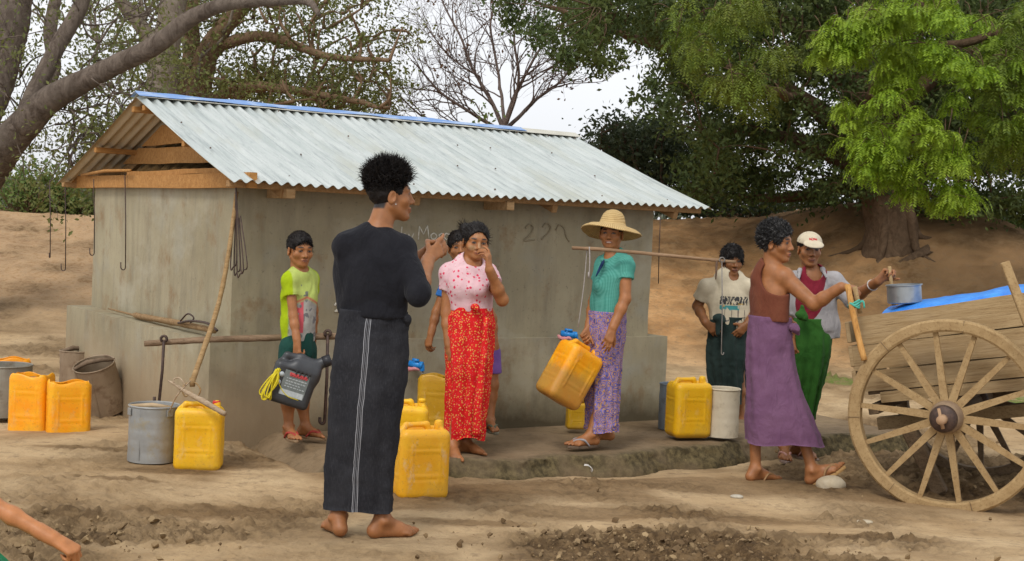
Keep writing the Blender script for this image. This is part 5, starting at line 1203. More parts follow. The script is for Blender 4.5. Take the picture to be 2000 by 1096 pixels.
def human(label, D, foot, head, torso, tyaw, ratio=.62, arms=(), legs=(), skin=1.0, res=.0048, group=None, paint=None, neck=None, scalp=True, tone=(1, 1, 1), ear_dark=True):
    """joints are picture points (px, py, dd): dd metres behind the person's own distance D"""
    P = lambda q: at(q[0], q[1], D + (q[2] if len(q) > 2 else 0)); m = D / F_PX
    base = P(foot); base[2] = gz(base[0], base[1]); root = empty('person', base, label, 'person', group)
    hc, hR, hs = P(head['c']), frame(head['yaw'], head.get('pitch', 0), head.get('roll', 0)), head.get('s', 1.)
    fr = frame(tyaw); fwd = fr[:, 1]; T = [(P((x, y, dd)), hw * m) for x, y, hw, dd in torso]
    ps = []
    for (a, ra), (b, rb) in zip(T[:-1], T[1:]): ps.append(cone(a, b, ra * .92, rb * .92, .05, (fwd, ratio)))
    nk = P(neck)
    for A in arms: ps.append(cone(nk + V3(0, 0, -.03), P(A['sh']), A.get('trap', .045), A.get('r', (.047,))[0] * .9, .03))
    ps.append(cone(nk + V3(0, 0, -.02), hc + hR @ (V3(0, -.022, -.055) * hs), .060 * hs, .053 * hs, .03))
    for A in arms:
        sh, el, wr = P(A['sh']), P(A['el']), P(A['wr']); r = A.get('r', (.047, .038, .026)); n_ = V3(A['hand']['n'])
        g = [ell(sh, r[0] * 1.06, k=.03), cone(sh, el, r[0], r[1], .02), cone(el, el + (wr - el) * .35, r[1] * .97, r[1] * .98, .02), cone(el + (wr - el) * .35, wr, r[1] * .98, r[2], .02, None), cone(el + (wr - el) * .8, wr, r[2] * 1.05, r[2] * 1.0, .02, (n_, .85))]
        h = dict(A['hand']); h['s'] = h.get('s', 1.) ; g += hand_prims(wr + nrm(wr - el) * .008, V3(h.pop('d')), V3(h.pop('n')), h.pop('side'), **h)
        ps.append(grp(g, .03))
    for L in legs:
        kn, an = P(L['kn']), P(L['an']); s = L.get('s', 1.); g = []
        bare = L.get('bare', 0)
        if 'hip' in L: g.append(cone(P(L['hip']), kn, (.072 if bare else .05) * s, (.05 if bare else .038) * s, .03))
        mid = kn + (an - kn) * .32; bk = frame(L['yaw'])[:, 1] * -.012
        kr = .048 if bare else .037; g += [cone(kn, mid + bk, kr * s, kr * s, .03), cone(mid + bk, an, kr * s, .032 * s, .03)] + foot_prims(an, L['yaw'], s, L.get('pitch', 0), L.get('side', 1))
        ps.append(grp(g, .02))
    hp = head_prims(hc, hR, hs, head.get('child', False)); ps += [grp(hp, .02)] if head.get('on', True) else []
    v, f = sdf_mesh(ps, res); v = smooth_mesh(v, f, 1, .35)
    # natural colouring: lips, brows, eyes, scalp, soles and nails
    q = (v - hc) @ hR / hs; q[:, 2] = np.where((q[:, 2] < 0) & bool(head.get('child')), q[:, 2] / .87, q[:, 2]); x, y, z = q.T; near = (np.abs(q) < .16).all(1)
    col = np.tile(SKIN * skin * np.array(tone), (len(v), 1))
    def put(mask, c): mask = np.clip(mask, 0, 1)[:, None] * near[:, None]; col[:] = col * (1 - mask) + np.asarray(c) * mask
    el_ = lambda cx, cz, rx, rz: 1 - ((np.abs(x) - cx) / rx) ** 2 - ((z - cz) / rz) ** 2
    put(sst(-.2, .5, el_(0, -.068, .027, .014)) * (y > .055) * .65, V3(.25, .085, .062) * skin)
    put(sst(.0, .6, el_(0, -.0685, .022, .0035)) * (y > .06), (.05, .015, .012))
    if paint: paint(col, q, near, put, el_)
    put(sst(-.1, .6, el_(.033, .030 , .022, .0065)) * (y > .03) * .92, (.014, .010, .008))
    put(sst(-.2, .5, el_(.031, .005, .0165, .0085)) * (y > .04), (.020, .011, .008))
    put(sst(.0, .5, el_(.031, .003, .0125, .0048)) * (y > .04) * .75, (.27, .21, .17))
    put(sst(.0, .5, el_(.0325, .0038, .0062, .0062)) * (y > .04), (.008, .006, .006))
    put(sst(-.2, .4, el_(.0075, -.044, .0055, .004)) * (y > .07), (.03, .012, .008))
    if scalp:
        hl = head.get('hairline', .062); put(sst(-.006, .006, np.maximum(z - hl - .012 * np.cos(x * 30), np.minimum(-.020 - y + .35 * z, z + .062))) * (1 - (np.abs(x) > .068) * (np.abs(z + .01) < .03) * (y > -.035)), (.014, .010, .009))
    mesh_np('body', v - base, f, M_skin, root, colors=col)
    ctx = dict(root=root, base=base, P=P, m=m, T=T, fwd=fwd, fr=fr, hc=hc, hR=hR, hs=hs, nk=nk, arms=arms, ratio=ratio, D=D); return ctx
def hair(ctx, thick=.012, top=.0, front=.058, back=-.06, fringe=None, n=1500, L=.03, w=.0035, mat=None, curl=.4, dirv=(0, -.2, 1), sides=True, vol=(1, 1, 1), seed=1, lift=0., tang=0., lenf=None, name='hair'):
    """cap following the skull plus many thin locks; units are head-local"""
    c, R, s = ctx['hc'], ctx['hR'], ctx['hs']; w2 = lambda *p: c + R @ (V3(*p) * s); mat = mat or M_hair
    ps = [ell(w2(0, -.014, .038 + lift), V3((.074 + thick) * vol[0], (.094 + thick) * vol[1], (.082 + thick + top) * vol[2]) * s, R)]
    fwd = R @ V3(0, 1, 0); upv = R @ V3(0, 0, 1)
    # keep the face clear
    ps.append(ell(w2(0, .085, front - .085), V3(.071, .070, .092) * s, R, .012, 's'))
    for x in (-1, 1): ps.append(ell(w2(x * .085, .008, -.030), V3(.03, .040, .046) * s, R, .010, 's'))
    ps.append(plane(w2(0, -.02, back), -upv, k=.003))
    v, f = sdf_mesh(ps, .0055 * max(.8, s)); nv = vnormals(v, f); v = v + nv * (.004 * vnoise(v, 60, seed, 2) + .003 * vnoise(v, 140, seed + 1, 1))[:, None]
    q = (v - c) @ R / s; ok = (q[:, 2] > back + .012) & (nv @ upv > -.75); idx = np.flatnonzero(ok); V, F = [v], []
    pick = RNG.choice(idx, n); k0 = len(v); LV, LF = [], []
    dl = nrm(R @ V3(dirv))
    p = v[pick]; nn_ = nv[pick]; tg = dl - nn_ * (nn_ @ dl)[:, None]; d = (nn_ * .8 + dl * .55 + RNG.normal(0, .3, (n, 3))) * (1 - tang) + tang * (tg * 1.2 + nn_ * (.03 if tang > .95 else .10) + RNG.normal(0, .05 if tang > .95 else .13, (n, 3))); d /= np.linalg.norm(d, axis=1)[:, None]; sd = np.cross(d, RNG.normal(size=(n, 3))); sd /= np.linalg.norm(sd, axis=1)[:, None]
    ll = L * s * RNG.uniform(.5, 1.3, (n, 1)) * (lenf(q[pick])[:, None] if lenf else 1); bend = RNG.normal(0, curl, (n, 3)); p0 = p - nv[pick] * .004; p1 = p0 + d * ll * .5; d2 = d + bend; d2 /= np.linalg.norm(d2, axis=1)[:, None]; p2 = p1 + d2 * ll * .5
    ww = w * s
    V6 = np.stack([p0 - sd * ww, p0 + sd * ww, p1 + sd * ww * .8, p1 - sd * ww * .8, p2 + sd * ww * .12, p2 - sd * ww * .12], 1).reshape(-1, 3); o = np.arange(n)[:, None] * 6 + k0
    F = np.concatenate([f, o + [0, 1, 2, 3], o + [3, 2, 4, 5]]); return mesh_np(name, np.concatenate([v, V6]) - ctx['base'], F, mat, ctx['root'])
def garment(ctx, name, mat, tors, sleeves=(), t=.012, neck=.075, hem=None, cuts=(), extra=(), res=.0062, wr=.006, wf=14, color=None, ratio=None, neckdrop=.0, ky=.05, sh=True):
    """cloth grown round the torso; sleeves: (arm index, fraction of the upper arm, extra radius, forearm fraction)"""
    P, m = ctx['P'], ctx['m']; ratio = ratio or ctx['ratio']; T = [(P((x, y, dd)), hw * m) for x, y, hw, dd in tors]; ps = []
    for (a, ra), (b, rb) in zip(T[:-1], T[1:]): ps.append(cone(a, b, ra + t * .2, rb + t * .2, ky, (ctx['fwd'], ratio)))
    for i, fr, ex, fo in sleeves:
        A = ctx['arms'][i]; s_, e_, w_ = P(A['sh']), P(A['el']), P(A['wr']); r = A.get('r', (.047, .038, .026)); g = [ell(s_, r[0] * 1.1 + t, k=.03)]
        if fo > 0:
            q = e_ + (w_ - e_) * fo; g += [cone(s_, e_, r[0] + t, r[1] + ex, .02), grp([cone(e_, q + (w_ - e_) * .15, r[1] + ex, r[1] * .85 + ex, .02), plane(q, w_ - e_)], .015)]
        else:
            q = s_ + (e_ - s_) * fr; g += [cone(s_ - (e_ - s_) * .1, q + (e_ - s_) * .25, r[0] + t, r[0] * (1 - .1 * fr) + ex * 1.1, .02), plane(q, e_ - s_)]
        ps.append(grp(g, .035))
        if sh: ps.append(cone(ctx['nk'] + (s_ - ctx['nk']) * .12 + V3(0, 0, -.018), s_, A.get('trap', .045) + .004 + t * .6, r[0] * .9 + t, .03))
    ps += list(extra)
    nk, hc = ctx['nk'], ctx['hc']
    if neck: ps.append(ell(nk + V3(0, 0, .035 - neckdrop) + ctx['fwd'] * neck * .35, V3(neck, neck * 1.15, neck), np.stack([ctx['fr'][:, 0], ctx['fwd'], UP], 1), .012, 's'))
    if hem is not None: h = P(hem); ps.append(plane(h, hem[3] if len(hem) > 3 else V3(0, 0, -1)))
    ps += list(cuts)
    v, f = sdf_mesh(ps, res); v = smooth_mesh(v, f, 1, .4); nv = vnormals(v, f)
    wv = v * [1, 1, .55] + .05 * np.stack([vnoise(v, 5, 90 + i, 1) for i in range(3)], 1)
    v = v + nv * np.maximum(-.45 * t, 1.2 * wr * vnoise(wv, wf, 77, 2) - wr * .8 * np.maximum(0, 1 - np.abs(vnoise(wv, wf * .6, 79, 1)) * 5))[:, None]
    col = color(v, nv, ctx) if color else None
    return mesh_np(name, v - ctx['base'], f, mat, ctx['root'], colors=col)
def nrm_rows(a): return a / (np.linalg.norm(a, axis=1)[:, None] + 1e-9)
def skirt(ctx, name, mat, rings, ratio=.66, folds=.010, nf=7, seed=1, yaw=None, front=.0, N=120, M_=56, hemwave=.006, diag=.5, deep=1.4):
    """wrapped cloth: rings (px, py, half width px, dd, ratio?) from the waist to the hem"""
    P, m = ctx['P'], ctx['m']; fr = frame(yaw) if yaw is not None else ctx['fr']; rt, fw = fr[:, 0], fr[:, 1]
    K = np.array([[*P((r[0], r[1], r[3])), r[2] * m, r[2] * m * (r[4] if len(r) > 4 else ratio)] for r in rings]); C = catmull(K, M_)
    th = np.linspace(0, 2 * np.pi, N + 1); u = np.linspace(0, 1, M_); V = []; UV = []
    r_ = random.Random(seed); ph = [r_.uniform(0, 6.28) for _ in range(8)]
    for k in range(M_):
        a = folds * (u[k] ** .8 * .9 + .1) * deep; t = u[k]
        w = a * (np.sin(nf * th + ph[0] + diag * 3 * t) * .5 + .35 * np.sin((nf * 2 + 1) * th + ph[1] - 2 * diag * t * 2) + .3 * np.sin((nf // 2 + 1) * th + ph[2] + 2 * t))
        w = w + .5 * folds * np.sin(14 * t + 2 * np.sin(th * 2 + ph[3]) + ph[4]) * (1 - t) * .6
        w = w + front * np.exp(-((np.angle(np.exp(1j * (th - np.pi / 2 - .35 * t)))) / .16) ** 2) * (.3 + t)
        rx, ry = C[k, 3] + w, C[k, 4] + w; se = 2.25
        ct, st_ = np.cos(th), np.sin(th); den = (np.abs(ct) ** se + np.abs(st_) ** se) ** (1 / se)
        p = C[k, :3] + (rx * ct / den)[:, None] * rt + (ry * st_ / den)[:, None] * fw
        if k > M_ * .7: p = p + UP * (hemwave * np.sin(3 * th + ph[5]) * (t - .7) / .3)[:, None]
        V.append(p); UV.append(np.stack([th / (2 * np.pi), np.full(N + 1, t)], 1))
    V = np.concatenate(V); V = V + (.0035 * np.stack([vnoise(V, 16, 31 + i + seed, 2) for i in range(3)], 1)) + (.006 * (1 - np.abs(vnoise(V * [1, 1, 1.6] + V[:, [2]] * [.5, 0, 0], 7, 51 + seed, 2)) * 4).clip(0, 1))[:, None] * nrm_rows(V - np.repeat(C[:, :3], N + 1, 0)); n0 = len(V); UV = np.concatenate(UV)
    for k in range(M_):                       # keep the seam closed
        V[k * (N + 1) + N] = V[k * (N + 1)]
    i, j = np.meshgrid(np.arange(M_ - 1), np.arange(N), indexing='ij'); q = (i * (N + 1) + j).ravel(); f = np.stack([q, q + 1, q + N + 2, q + N + 1], 1)[:, ::-1]
    # hem thickness: an inner face a little inside
    cen = np.repeat(C[:, :3], N + 1, 0); inn = V + (cen - V) * .035; f2 = f[:, ::-1] + n0; lo = (M_ - 1) * (N + 1) + np.arange(N); fh = np.stack([lo, lo + 1, lo + 1 + n0, lo + n0], 1)
    # closed waist
    V = np.concatenate([V, inn, C[:1, :3] + UP * .003]); UV = np.concatenate([UV, UV, [[.5, 0]]]); top = np.stack([np.arange(N), np.arange(N) + 1, np.full(N, 2 * n0)], 1)
    return mesh_np(name, V - ctx['base'], [np.concatenate([f, f2, fh]), top], mat, ctx['root'], uvs=UV)
def knot(ctx, q, r, mat, name='waist_knot', tail=None, seed=0):
    c = ctx['P'](q); ps = [ell(c, V3(r, r * .7, r * .75), frame(30 + seed), .01), ell(c + V3(r * .5, -r * .3, -r * .3), V3(r * .7, r * .5, r * .6), frame(80), .012), ell(c + V3(-r * .5, -r * .2, r * .1), V3(r * .6, r * .5, r * .5), None, .012)]
    if tail: ps.append(cone(c, c + V3(*tail), r * .6, r * .3, .02))
    v, f = sdf_mesh(ps, .005); v = v + .004 * np.stack([vnoise(v, 35, seed + i, 2) for i in range(3)], 1); return mesh_np(name, v - ctx['base'], f, mat, ctx['root'])
def sandal(ctx, ankle, yaw, s, mat, strapm, pitch=0., side=1, sole=.075):
    """flip-flop: sole outline, toe post strap"""
    a = ctx['P'](ankle); R = frame(yaw, -pitch); r, fw, u = R[:, 0] * side, R[:, 1], R[:, 2]; g = lambda x, y, z: a + (r * x + fw * y + u * z) * s; n = 30; th = np.linspace(0, 2 * np.pi, n, endpoint=False)
    y = .055 + .130 * np.cos(th); x = np.sin(th) * (.040 + .010 * np.cos(th)) - .004; h = -sole; b = MB()
    for z0 in (-.018, -.006, -.002): pass
    V = np.concatenate([[g(X * k, .055 + (Y - .055) * k, z) for X, Y in zip(x, y)] for z, k in ((h - .017, .96), (h - .013, 1), (h - .002, 1), (h + .002, .97))]); k_ = np.arange(n); k2 = (k_ + 1) % n
    f = np.concatenate([np.stack([i * n + k_, i * n + k2, (i + 1) * n + k2, (i + 1) * n + k_], 1) for i in range(3)]); V = np.concatenate([V, [g(0, .055, h - .017), g(0, .055, h + .002)]]); f3 = np.concatenate([np.stack([k2, k_, np.full(n, 4 * n)], 1), np.stack([3 * n + k_, 3 * n + k2, np.full(n, 4 * n + 1)], 1)])
    b.add(V, f, f3); o = b.build('flip_flop', mat, ctx['root'], True, rel=ctx['base']); autosmooth(o, 40); b = MB()
    for sx in (-1, 1): b.tube(catmull([g(-.018, .150, h + .006), g(-.014 + sx * .012, .125, h + .038), g(sx * .034, .075, h + .044), g(sx * .042, .03, h + .0)], 12), [.005] * 3 + [.008] * 6 + [.006] * 3, 6)
    b.build('strap', strapm, o, True, rel=ctx['base'])
def cloth(name, c1, c2=None, scale=10, rough=.9, weave=900, bump=.18, c3=None):
    t = NT(name); v = t.co(); c = t.mix(t.ramp(t.noise(scale, 4, .6, v), .35, .65), c1, c2 or tuple(.8 * x for x in c1))
    if c3: c = t.mix(t.ramp(t.noise(scale * .4, 3, .6, v), .5, .7, 0, .6), c, c3)
    t.bump(t.noise(11, 5, .6, t.co((1, 1, .45)), .8), .7, .03); t.bump(t.noise(weave, 1, .5, v), bump, .001); t.b.inputs['Sheen Weight'].default_value = .04
    return t.fin(c, rough, 0, .15)
def cmat(name, rough=.9):
    t = NT(name); v = t.co(); c = t.mix(1., t.attr(), t.mix(t.ramp(t.noise(14, 4, .6, v), .35, .65), (.88, .88, .88), (1.08, 1.08, 1.08)), 'MULTIPLY')
    t.bump(t.noise(18, 4, .6, t.co((1, 1, .5))), .35, .02); t.bump(t.noise(900, 1, .5, v), .18, .001); return t.fin(c, rough, 0, .15)
# ---- young man seen from behind, in front of the hut
def young_man():
    D = 6.15
    arms = (dict(sh=(786, 486, .02), el=(817, 574, -.10), wr=(836, 508, .13), r=(.050, .040, .027), hand=dict(d=(.55, .55, .55), n=(.45, -.75, .1), side=-1, curl=(20, 30, 20), index=(5, 20, 15), thumb=(.5, .7, -.5))),
            dict(sh=(679, 482, .03), el=(688, 590, .16), wr=(818, 503, .27), r=(.048, .040, .027), hand=dict(d=(.75, .2, .45), n=(-.3, .8, .3), side=1, curl=(40, 45, 25), thumb=(.5, .6, -.4))))
    legs = (dict(hip=(695, 690, .04), kn=(674, 850, .04), an=(660, 1010, .02), yaw=205, side=-1, s=1.02), dict(hip=(742, 690, .04), kn=(738, 850, .04), an=(748, 1016, .01), yaw=118, side=1, s=1.02))
    c = human('barefoot young man in black shirt and striped black sarong, back to the viewer', D, (712, 1042), dict(c=(763, 381, .05), yaw=108, pitch=-2, s=.98, hairline=.055),
              [(727, 492, 60, .03), (727, 520, 66, .02), (728, 560, 64, .02), (730, 610, 62, .02), (724, 680, 66, .02)], 158, .60, arms, legs, .86, .0045, neck=(738, 450, .03))
    hair(c, .010, .012, .074, -.050, n=13000, L=.052, w=.0021, curl=.9, dirv=(0, -.25, 1.), vol=(.96, .97, 1.04), lift=.004, seed=4, lenf=lambda q: .12 + .95 * sst(.0, .085, q[:, 2] + .10 * np.minimum(0, -q[:, 1])) )
    M = cloth('black_jersey', (.010, .010, .013), (.016, .016, .020), 9, .95)
    garment(c, 'shirt', M, [(727, 494, 62, .03), (727, 520, 70, .02), (726, 560, 71, .02), (728, 606, 67, .02), (727, 640, 64, .02)], ((0, 1, .016, .16), (1, 1, .014, .6)), .012, .056, hem=(728, 618, 0), wr=.011, wf=8, neckdrop=-.028)
    t = NT('black_sarong'); uv = t.sep(t.n('ShaderNodeUVMap').outputs[0]); v = t.co(); col = t.mix(t.ramp(t.noise(7, 4, .6, v), .35, .65), (.015, .015, .018), (.026, .026, .030))
    col = t.mix(t.ramp(t.noise(260, 2, .6, t.co((1, 1, .15))), .5, .75, 0, .4), col, (.06, .06, .068)); col = t.mix(t.ramp(t.noise(300, 2, .6, t.co((.2, .2, 1))), .55, .8, 0, .3), col, (.055, .055, .062))
    for u0, wd in ((.7350, .0019), (.7415, .0009), (.7490, .0009), (.7555, .0019)):
        d = t.math('ABSOLUTE', t.math('SUBTRACT', uv[0], u0)); col = t.mix(t.math('MULTIPLY', t.ramp(d, wd, wd * .6), .75), col, (.36, .36, .38))
    t.bump(t.noise(16, 4, .6, t.co((1, 1, .5))), .4, .02)
    S = t.fin(col, .92, 0, .15)
    skirt(c, 'sarong', S, [(730, 606, 66, .02), (728, 640, 70, .02), (725, 690, 72, .02, .74), (718, 760, 72, .02, .72), (711, 840, 68, .02, .68), (704, 920, 65, .02, .6), (702, 995, 64, .02, .56)], .66, .009, 5, 3, yaw=176, hemwave=.004)
    knot(c, (792, 622, -.02), .026, S, 'waist_knot', (.01, 0, -.03))
    b = MB(); w_, e_ = c['P']((818, 503, .27)), c['P']((690, 590, .22)); ax = nrm(w_ - e_); u = nrm(np.cross(ax, UP)); w2 = np.cross(ax, u); q = w_ - ax * .02
    b.tube([q + (u * math.cos(a) + w2 * math.sin(a)) * .031 for a in np.linspace(0, 6.3, 22)], .004, 6); b.build('bracelet', simple('silver', (.6, .6, .58), (.4, .4, .38), 50, .3, .6, metal=.7), c['root'], True, rel=c['base'])
    b = MB(); b.lathe([(0, .003), (.0045, .0), (0, -.003)], 8, c=c['hc'] + c['hR'] @ V3(.079, .006, -.042)); b.build('ear_stud', simple('stud', (.7, .7, .68), None, 1, .2, .6, metal=.8), c['root'], True, rel=c['base'])
young_man()

# ---- boy with the oil jug
def boy():
    D = 8.22
    arms = (dict(sh=(566, 551, -.06), el=(573, 618, -.09), wr=(580, 664, -.13), r=(.032, .026, .020), hand=dict(d=(.05, -.1, -1), n=(-.55, -.8, 0), side=1, s=.86, curl=(45, 70, 40), thumb=(.5, .8, -.5))),
            dict(sh=(606, 546, .10), el=(612, 606, .17), wr=(612, 660, .16), r=(.034, .028, .020), hand=dict(d=(0, 0, -1), n=(.8, .3, 0), side=-1, s=.84)))
    legs = (dict(hip=(568, 690, -.03), kn=(564, 770, -.03), an=(564, 834, -.03), yaw=28, side=1, s=.80, bare=1), dict(hip=(595, 690, .08), kn=(592, 768, .08), an=(597, 832, .08), yaw=68, side=-1, s=.80, bare=1))
    c = human('boy in a lime green print T-shirt carrying a dark oil jug', D, (580, 856), dict(c=(586, 489, 0), yaw=34, pitch=6, s=.89, child=True, hairline=.062),
              [(586, 550, 28, .02), (584, 580, 31, .02), (584, 620, 30, .02), (584, 680, 30, .02)], 38, .66, arms, legs, .96, .0045, neck=(586, 532, .02))
    hair(c, .009, .004, .058, -.045, n=4000, L=.030, w=.002, curl=.15, dirv=(0, .75, -.25), tang=.96, seed=6)
    def colr(v, nv, ctx):
        q = (v - ctx['nk']) @ ctx['fr']; x, y, z = q.T; lime = V3(.33, .44, .010); grey = V3(.33, .32, .29); pale = V3(.42, .50, .13)
        col = np.tile(lime, (len(v), 1)); body = sst(-.130, -.115, x) * sst(.10, .09, x) * sst(-.02, .03, y)
        col = col * (1 - body[:, None]) + pale * body[:, None]
        low = body * sst(.0, -.02, z + .145 + .9 * np.abs(x + .01) * .5); n = vnoise(v, 26, 5, 3); n2 = vnoise(v, 40, 9, 2)
        g = grey * (1 + .35 * n[:, None]); g[n2 > .25] = V3(.16, .155, .16); r = (np.abs(x - .035) < .022) * (n > .0) * (z < -.16) * (z > -.36); g[r > 0] = V3(.55, .10, .12)
        col = col * (1 - low[:, None]) + g * low[:, None]
        line = body * np.exp(-((z + .145 + .45 * np.abs(x + .01)) / .007) ** 2); col = col * (1 - line[:, None]) + V3(.50, .12, .10) * line[:, None]
        pr = body * (np.abs(x - .01) < .03) * (z > -.14) * (z < -.07) * (n2 > .1); col[pr > 0] = V3(.16, .17, .14); return col
    garment(c, 'tshirt', cmat('lime_print_jersey'), [(586, 541, 27, .02), (584, 580, 34, .02), (583, 625, 33, .02), (583, 690, 34, .02)], ((0, .42, .018, 0), (1, .42, .016, 0)), .011, .045, hem=(583, 667, 0), color=colr, wr=.005, res=.005)
    P = c['P']; M = cloth('green_shorts', (.010, .050, .040), (.016, .065, .05), 8); ps = [cone(P((583, 650, .02)), P((583, 690, .02)), .100, .105, .03, (c['fwd'], .7)), cone(P((567, 680, -.03)), P((565, 745, -.03)), .068, .070, .03), cone(P((596, 680, .08)), P((594, 745, .08)), .068, .070, .03), plane(P((583, 733, 0)), V3(0, 0, -1))]
    v, f = sdf_mesh(ps, .0055); nv = vnormals(v, f); v = v + nv * (.005 * vnoise(v * [1, 1, .4], 30, 2, 2))[:, None]; mesh_np('shorts', v - c['base'], f, M, c['root'])
    so, st = simple('worn_sole', (.20, .13, .07), (.28, .19, .11), 30), simple('red_strap', (.42, .05, .04), (.30, .04, .03), 30, .6)
    sandal(c, (564, 834, -.03), 28, .80, so, st, side=1); sandal(c, (597, 832, .08), 68, .80, so, st, side=-1)
    # the jug hangs from his right hand
    g = at(581, 694, D - .155); t = empty('oil_jug', g, 'dark grey oil jug with a red and pale label and a coil of yellow rope', 'jug'); R = np.array(Matrix.Rotation(math.radians(17), 3, 'Y')) @ np.array(Matrix.Rotation(math.radians(12), 3, 'Z')); w_ = lambda x, y, z: R @ V3(x, y, z)
    MJ = simple('charcoal_plastic', (.030, .032, .036), (.048, .05, .055), 9, .42, .45, (60, .12, .002)); ps = [rbox(w_(.025, 0, -.175), (.130, .058, .125), .03, R), rbox(w_(.075, 0, -.07), (.085, .05, .055), .03, R, .05)]
    ps += [cone(w_(-.078, 0, -.085), w_(-.055, 0, -.018), .024, .021, .02), cone(w_(-.055, 0, -.018), w_(.03, 0, -.006), .020, .021, .015), cone(w_(.03, 0, -.006), w_(.10, 0, -.03), .022, .04, .02), cone(w_(.118, 0, -.028), w_(.165, 0, .012), .036, .032, .015), rbox(w_(.03, -.060, -.165), (.082, .004, .082), .003, R, .004, 's')]
    v, f = sdf_mesh(ps, .005); v = smooth_mesh(v, f, 2); mesh_np('body', v, f, MJ, t)
    b = MB(); d = nrm(w_(.047, 0, .040)); b.tube([w_(.158, 0, .006), w_(.158, 0, .006) + d * .05], [.036, .035], 20); b.build('cap', simple('black_cap', (.02, .02, .024), (.03, .03, .034), 20, .4), t, True)
    def label(x, z, wx, wz, mat, name, y=-.0575, th=.003): b = MB(); b.box(w_(x, y, z), (wx, th, wz), R, .001); return b.build(name, mat, t)
    gl = simple('grey_label', (.13, .15, .15), (.19, .21, .20), 30, .5); wl = simple('pale_label', (.36, .40, .42), (.48, .52, .53), 60, .5); rl = simple('red_letters', (.55, .04, .05), (.62, .10, .10), 50, .5)
    lab = label(.035, -.165, .150, .150, gl, 'label'); label(.035, -.222, .140, .034, wl, 'label_panel', -.0592, .0015)
    wr = MB()
    for k, (z, L) in enumerate(((-.135, .11), (-.152, .12), (-.168, .09), (-.184, .11))):
        x = -.02
        while x < -.02 + L: dx = rnd.uniform(.006, .018); wr.box(w_(x + dx / 2, -.0595, z), (dx, .001, .005), R, .0002); x += dx + .005
    wr.build('label_print', wl, t)
    wr = MB(); x = -.008
    for L in range(7): wr.tube(catmull([w_(x, -.060, -.098), w_(x + .003, -.060, -.118), w_(x + .010, -.060, -.116), w_(x + .011, -.060, -.100), w_(x + .004, -.060, -.106)], 8), .0032, 5); x += .0155
    wr.build('label_lettering', rl, t, True)
    for x, z in ((-.055, -.125), (-.060, -.175)): b = MB(); b.lathe([(0, -.002), (.015, -.002), (.016, .001), (0, .001)], 20, R @ np.array(Matrix.Rotation(math.pi / 2, 3, 'X')), w_(x, -.058, z)); b.build('emblem', wl, t, True)
    rope = simple('yellow_rope', (.58, .46, .01), (.66, .56, .03), 60, .7)
    def coil(b):
        c0 = g + w_(-.083, -.055, -.10)
        for k in range(7): s = RNG.normal(0, .007, 3); b.tube(catmull([c0 + s * .4 + V3(.012 * math.cos(k), 0, 0), c0 + V3(-.045, -.02, -.07) + s, c0 + V3(-.078, -.02, -.15) + s * 2, c0 + V3(-.052, -.025, -.165) + s, c0 + V3(-.012, -.02, -.075) - s, c0 + s * .4], 26), .0042, 6)
        b.tube(catmull([c0, c0 + w_(.02, -.005, -.07), c0 + w_(.09, -.004, -.135), c0 + w_(.17, 0, -.145)], 24), .003, 6)
    single('rope', 'coiled yellow rope tied to the handle of the dark oil jug', 'rope', coil, rope)
boy()

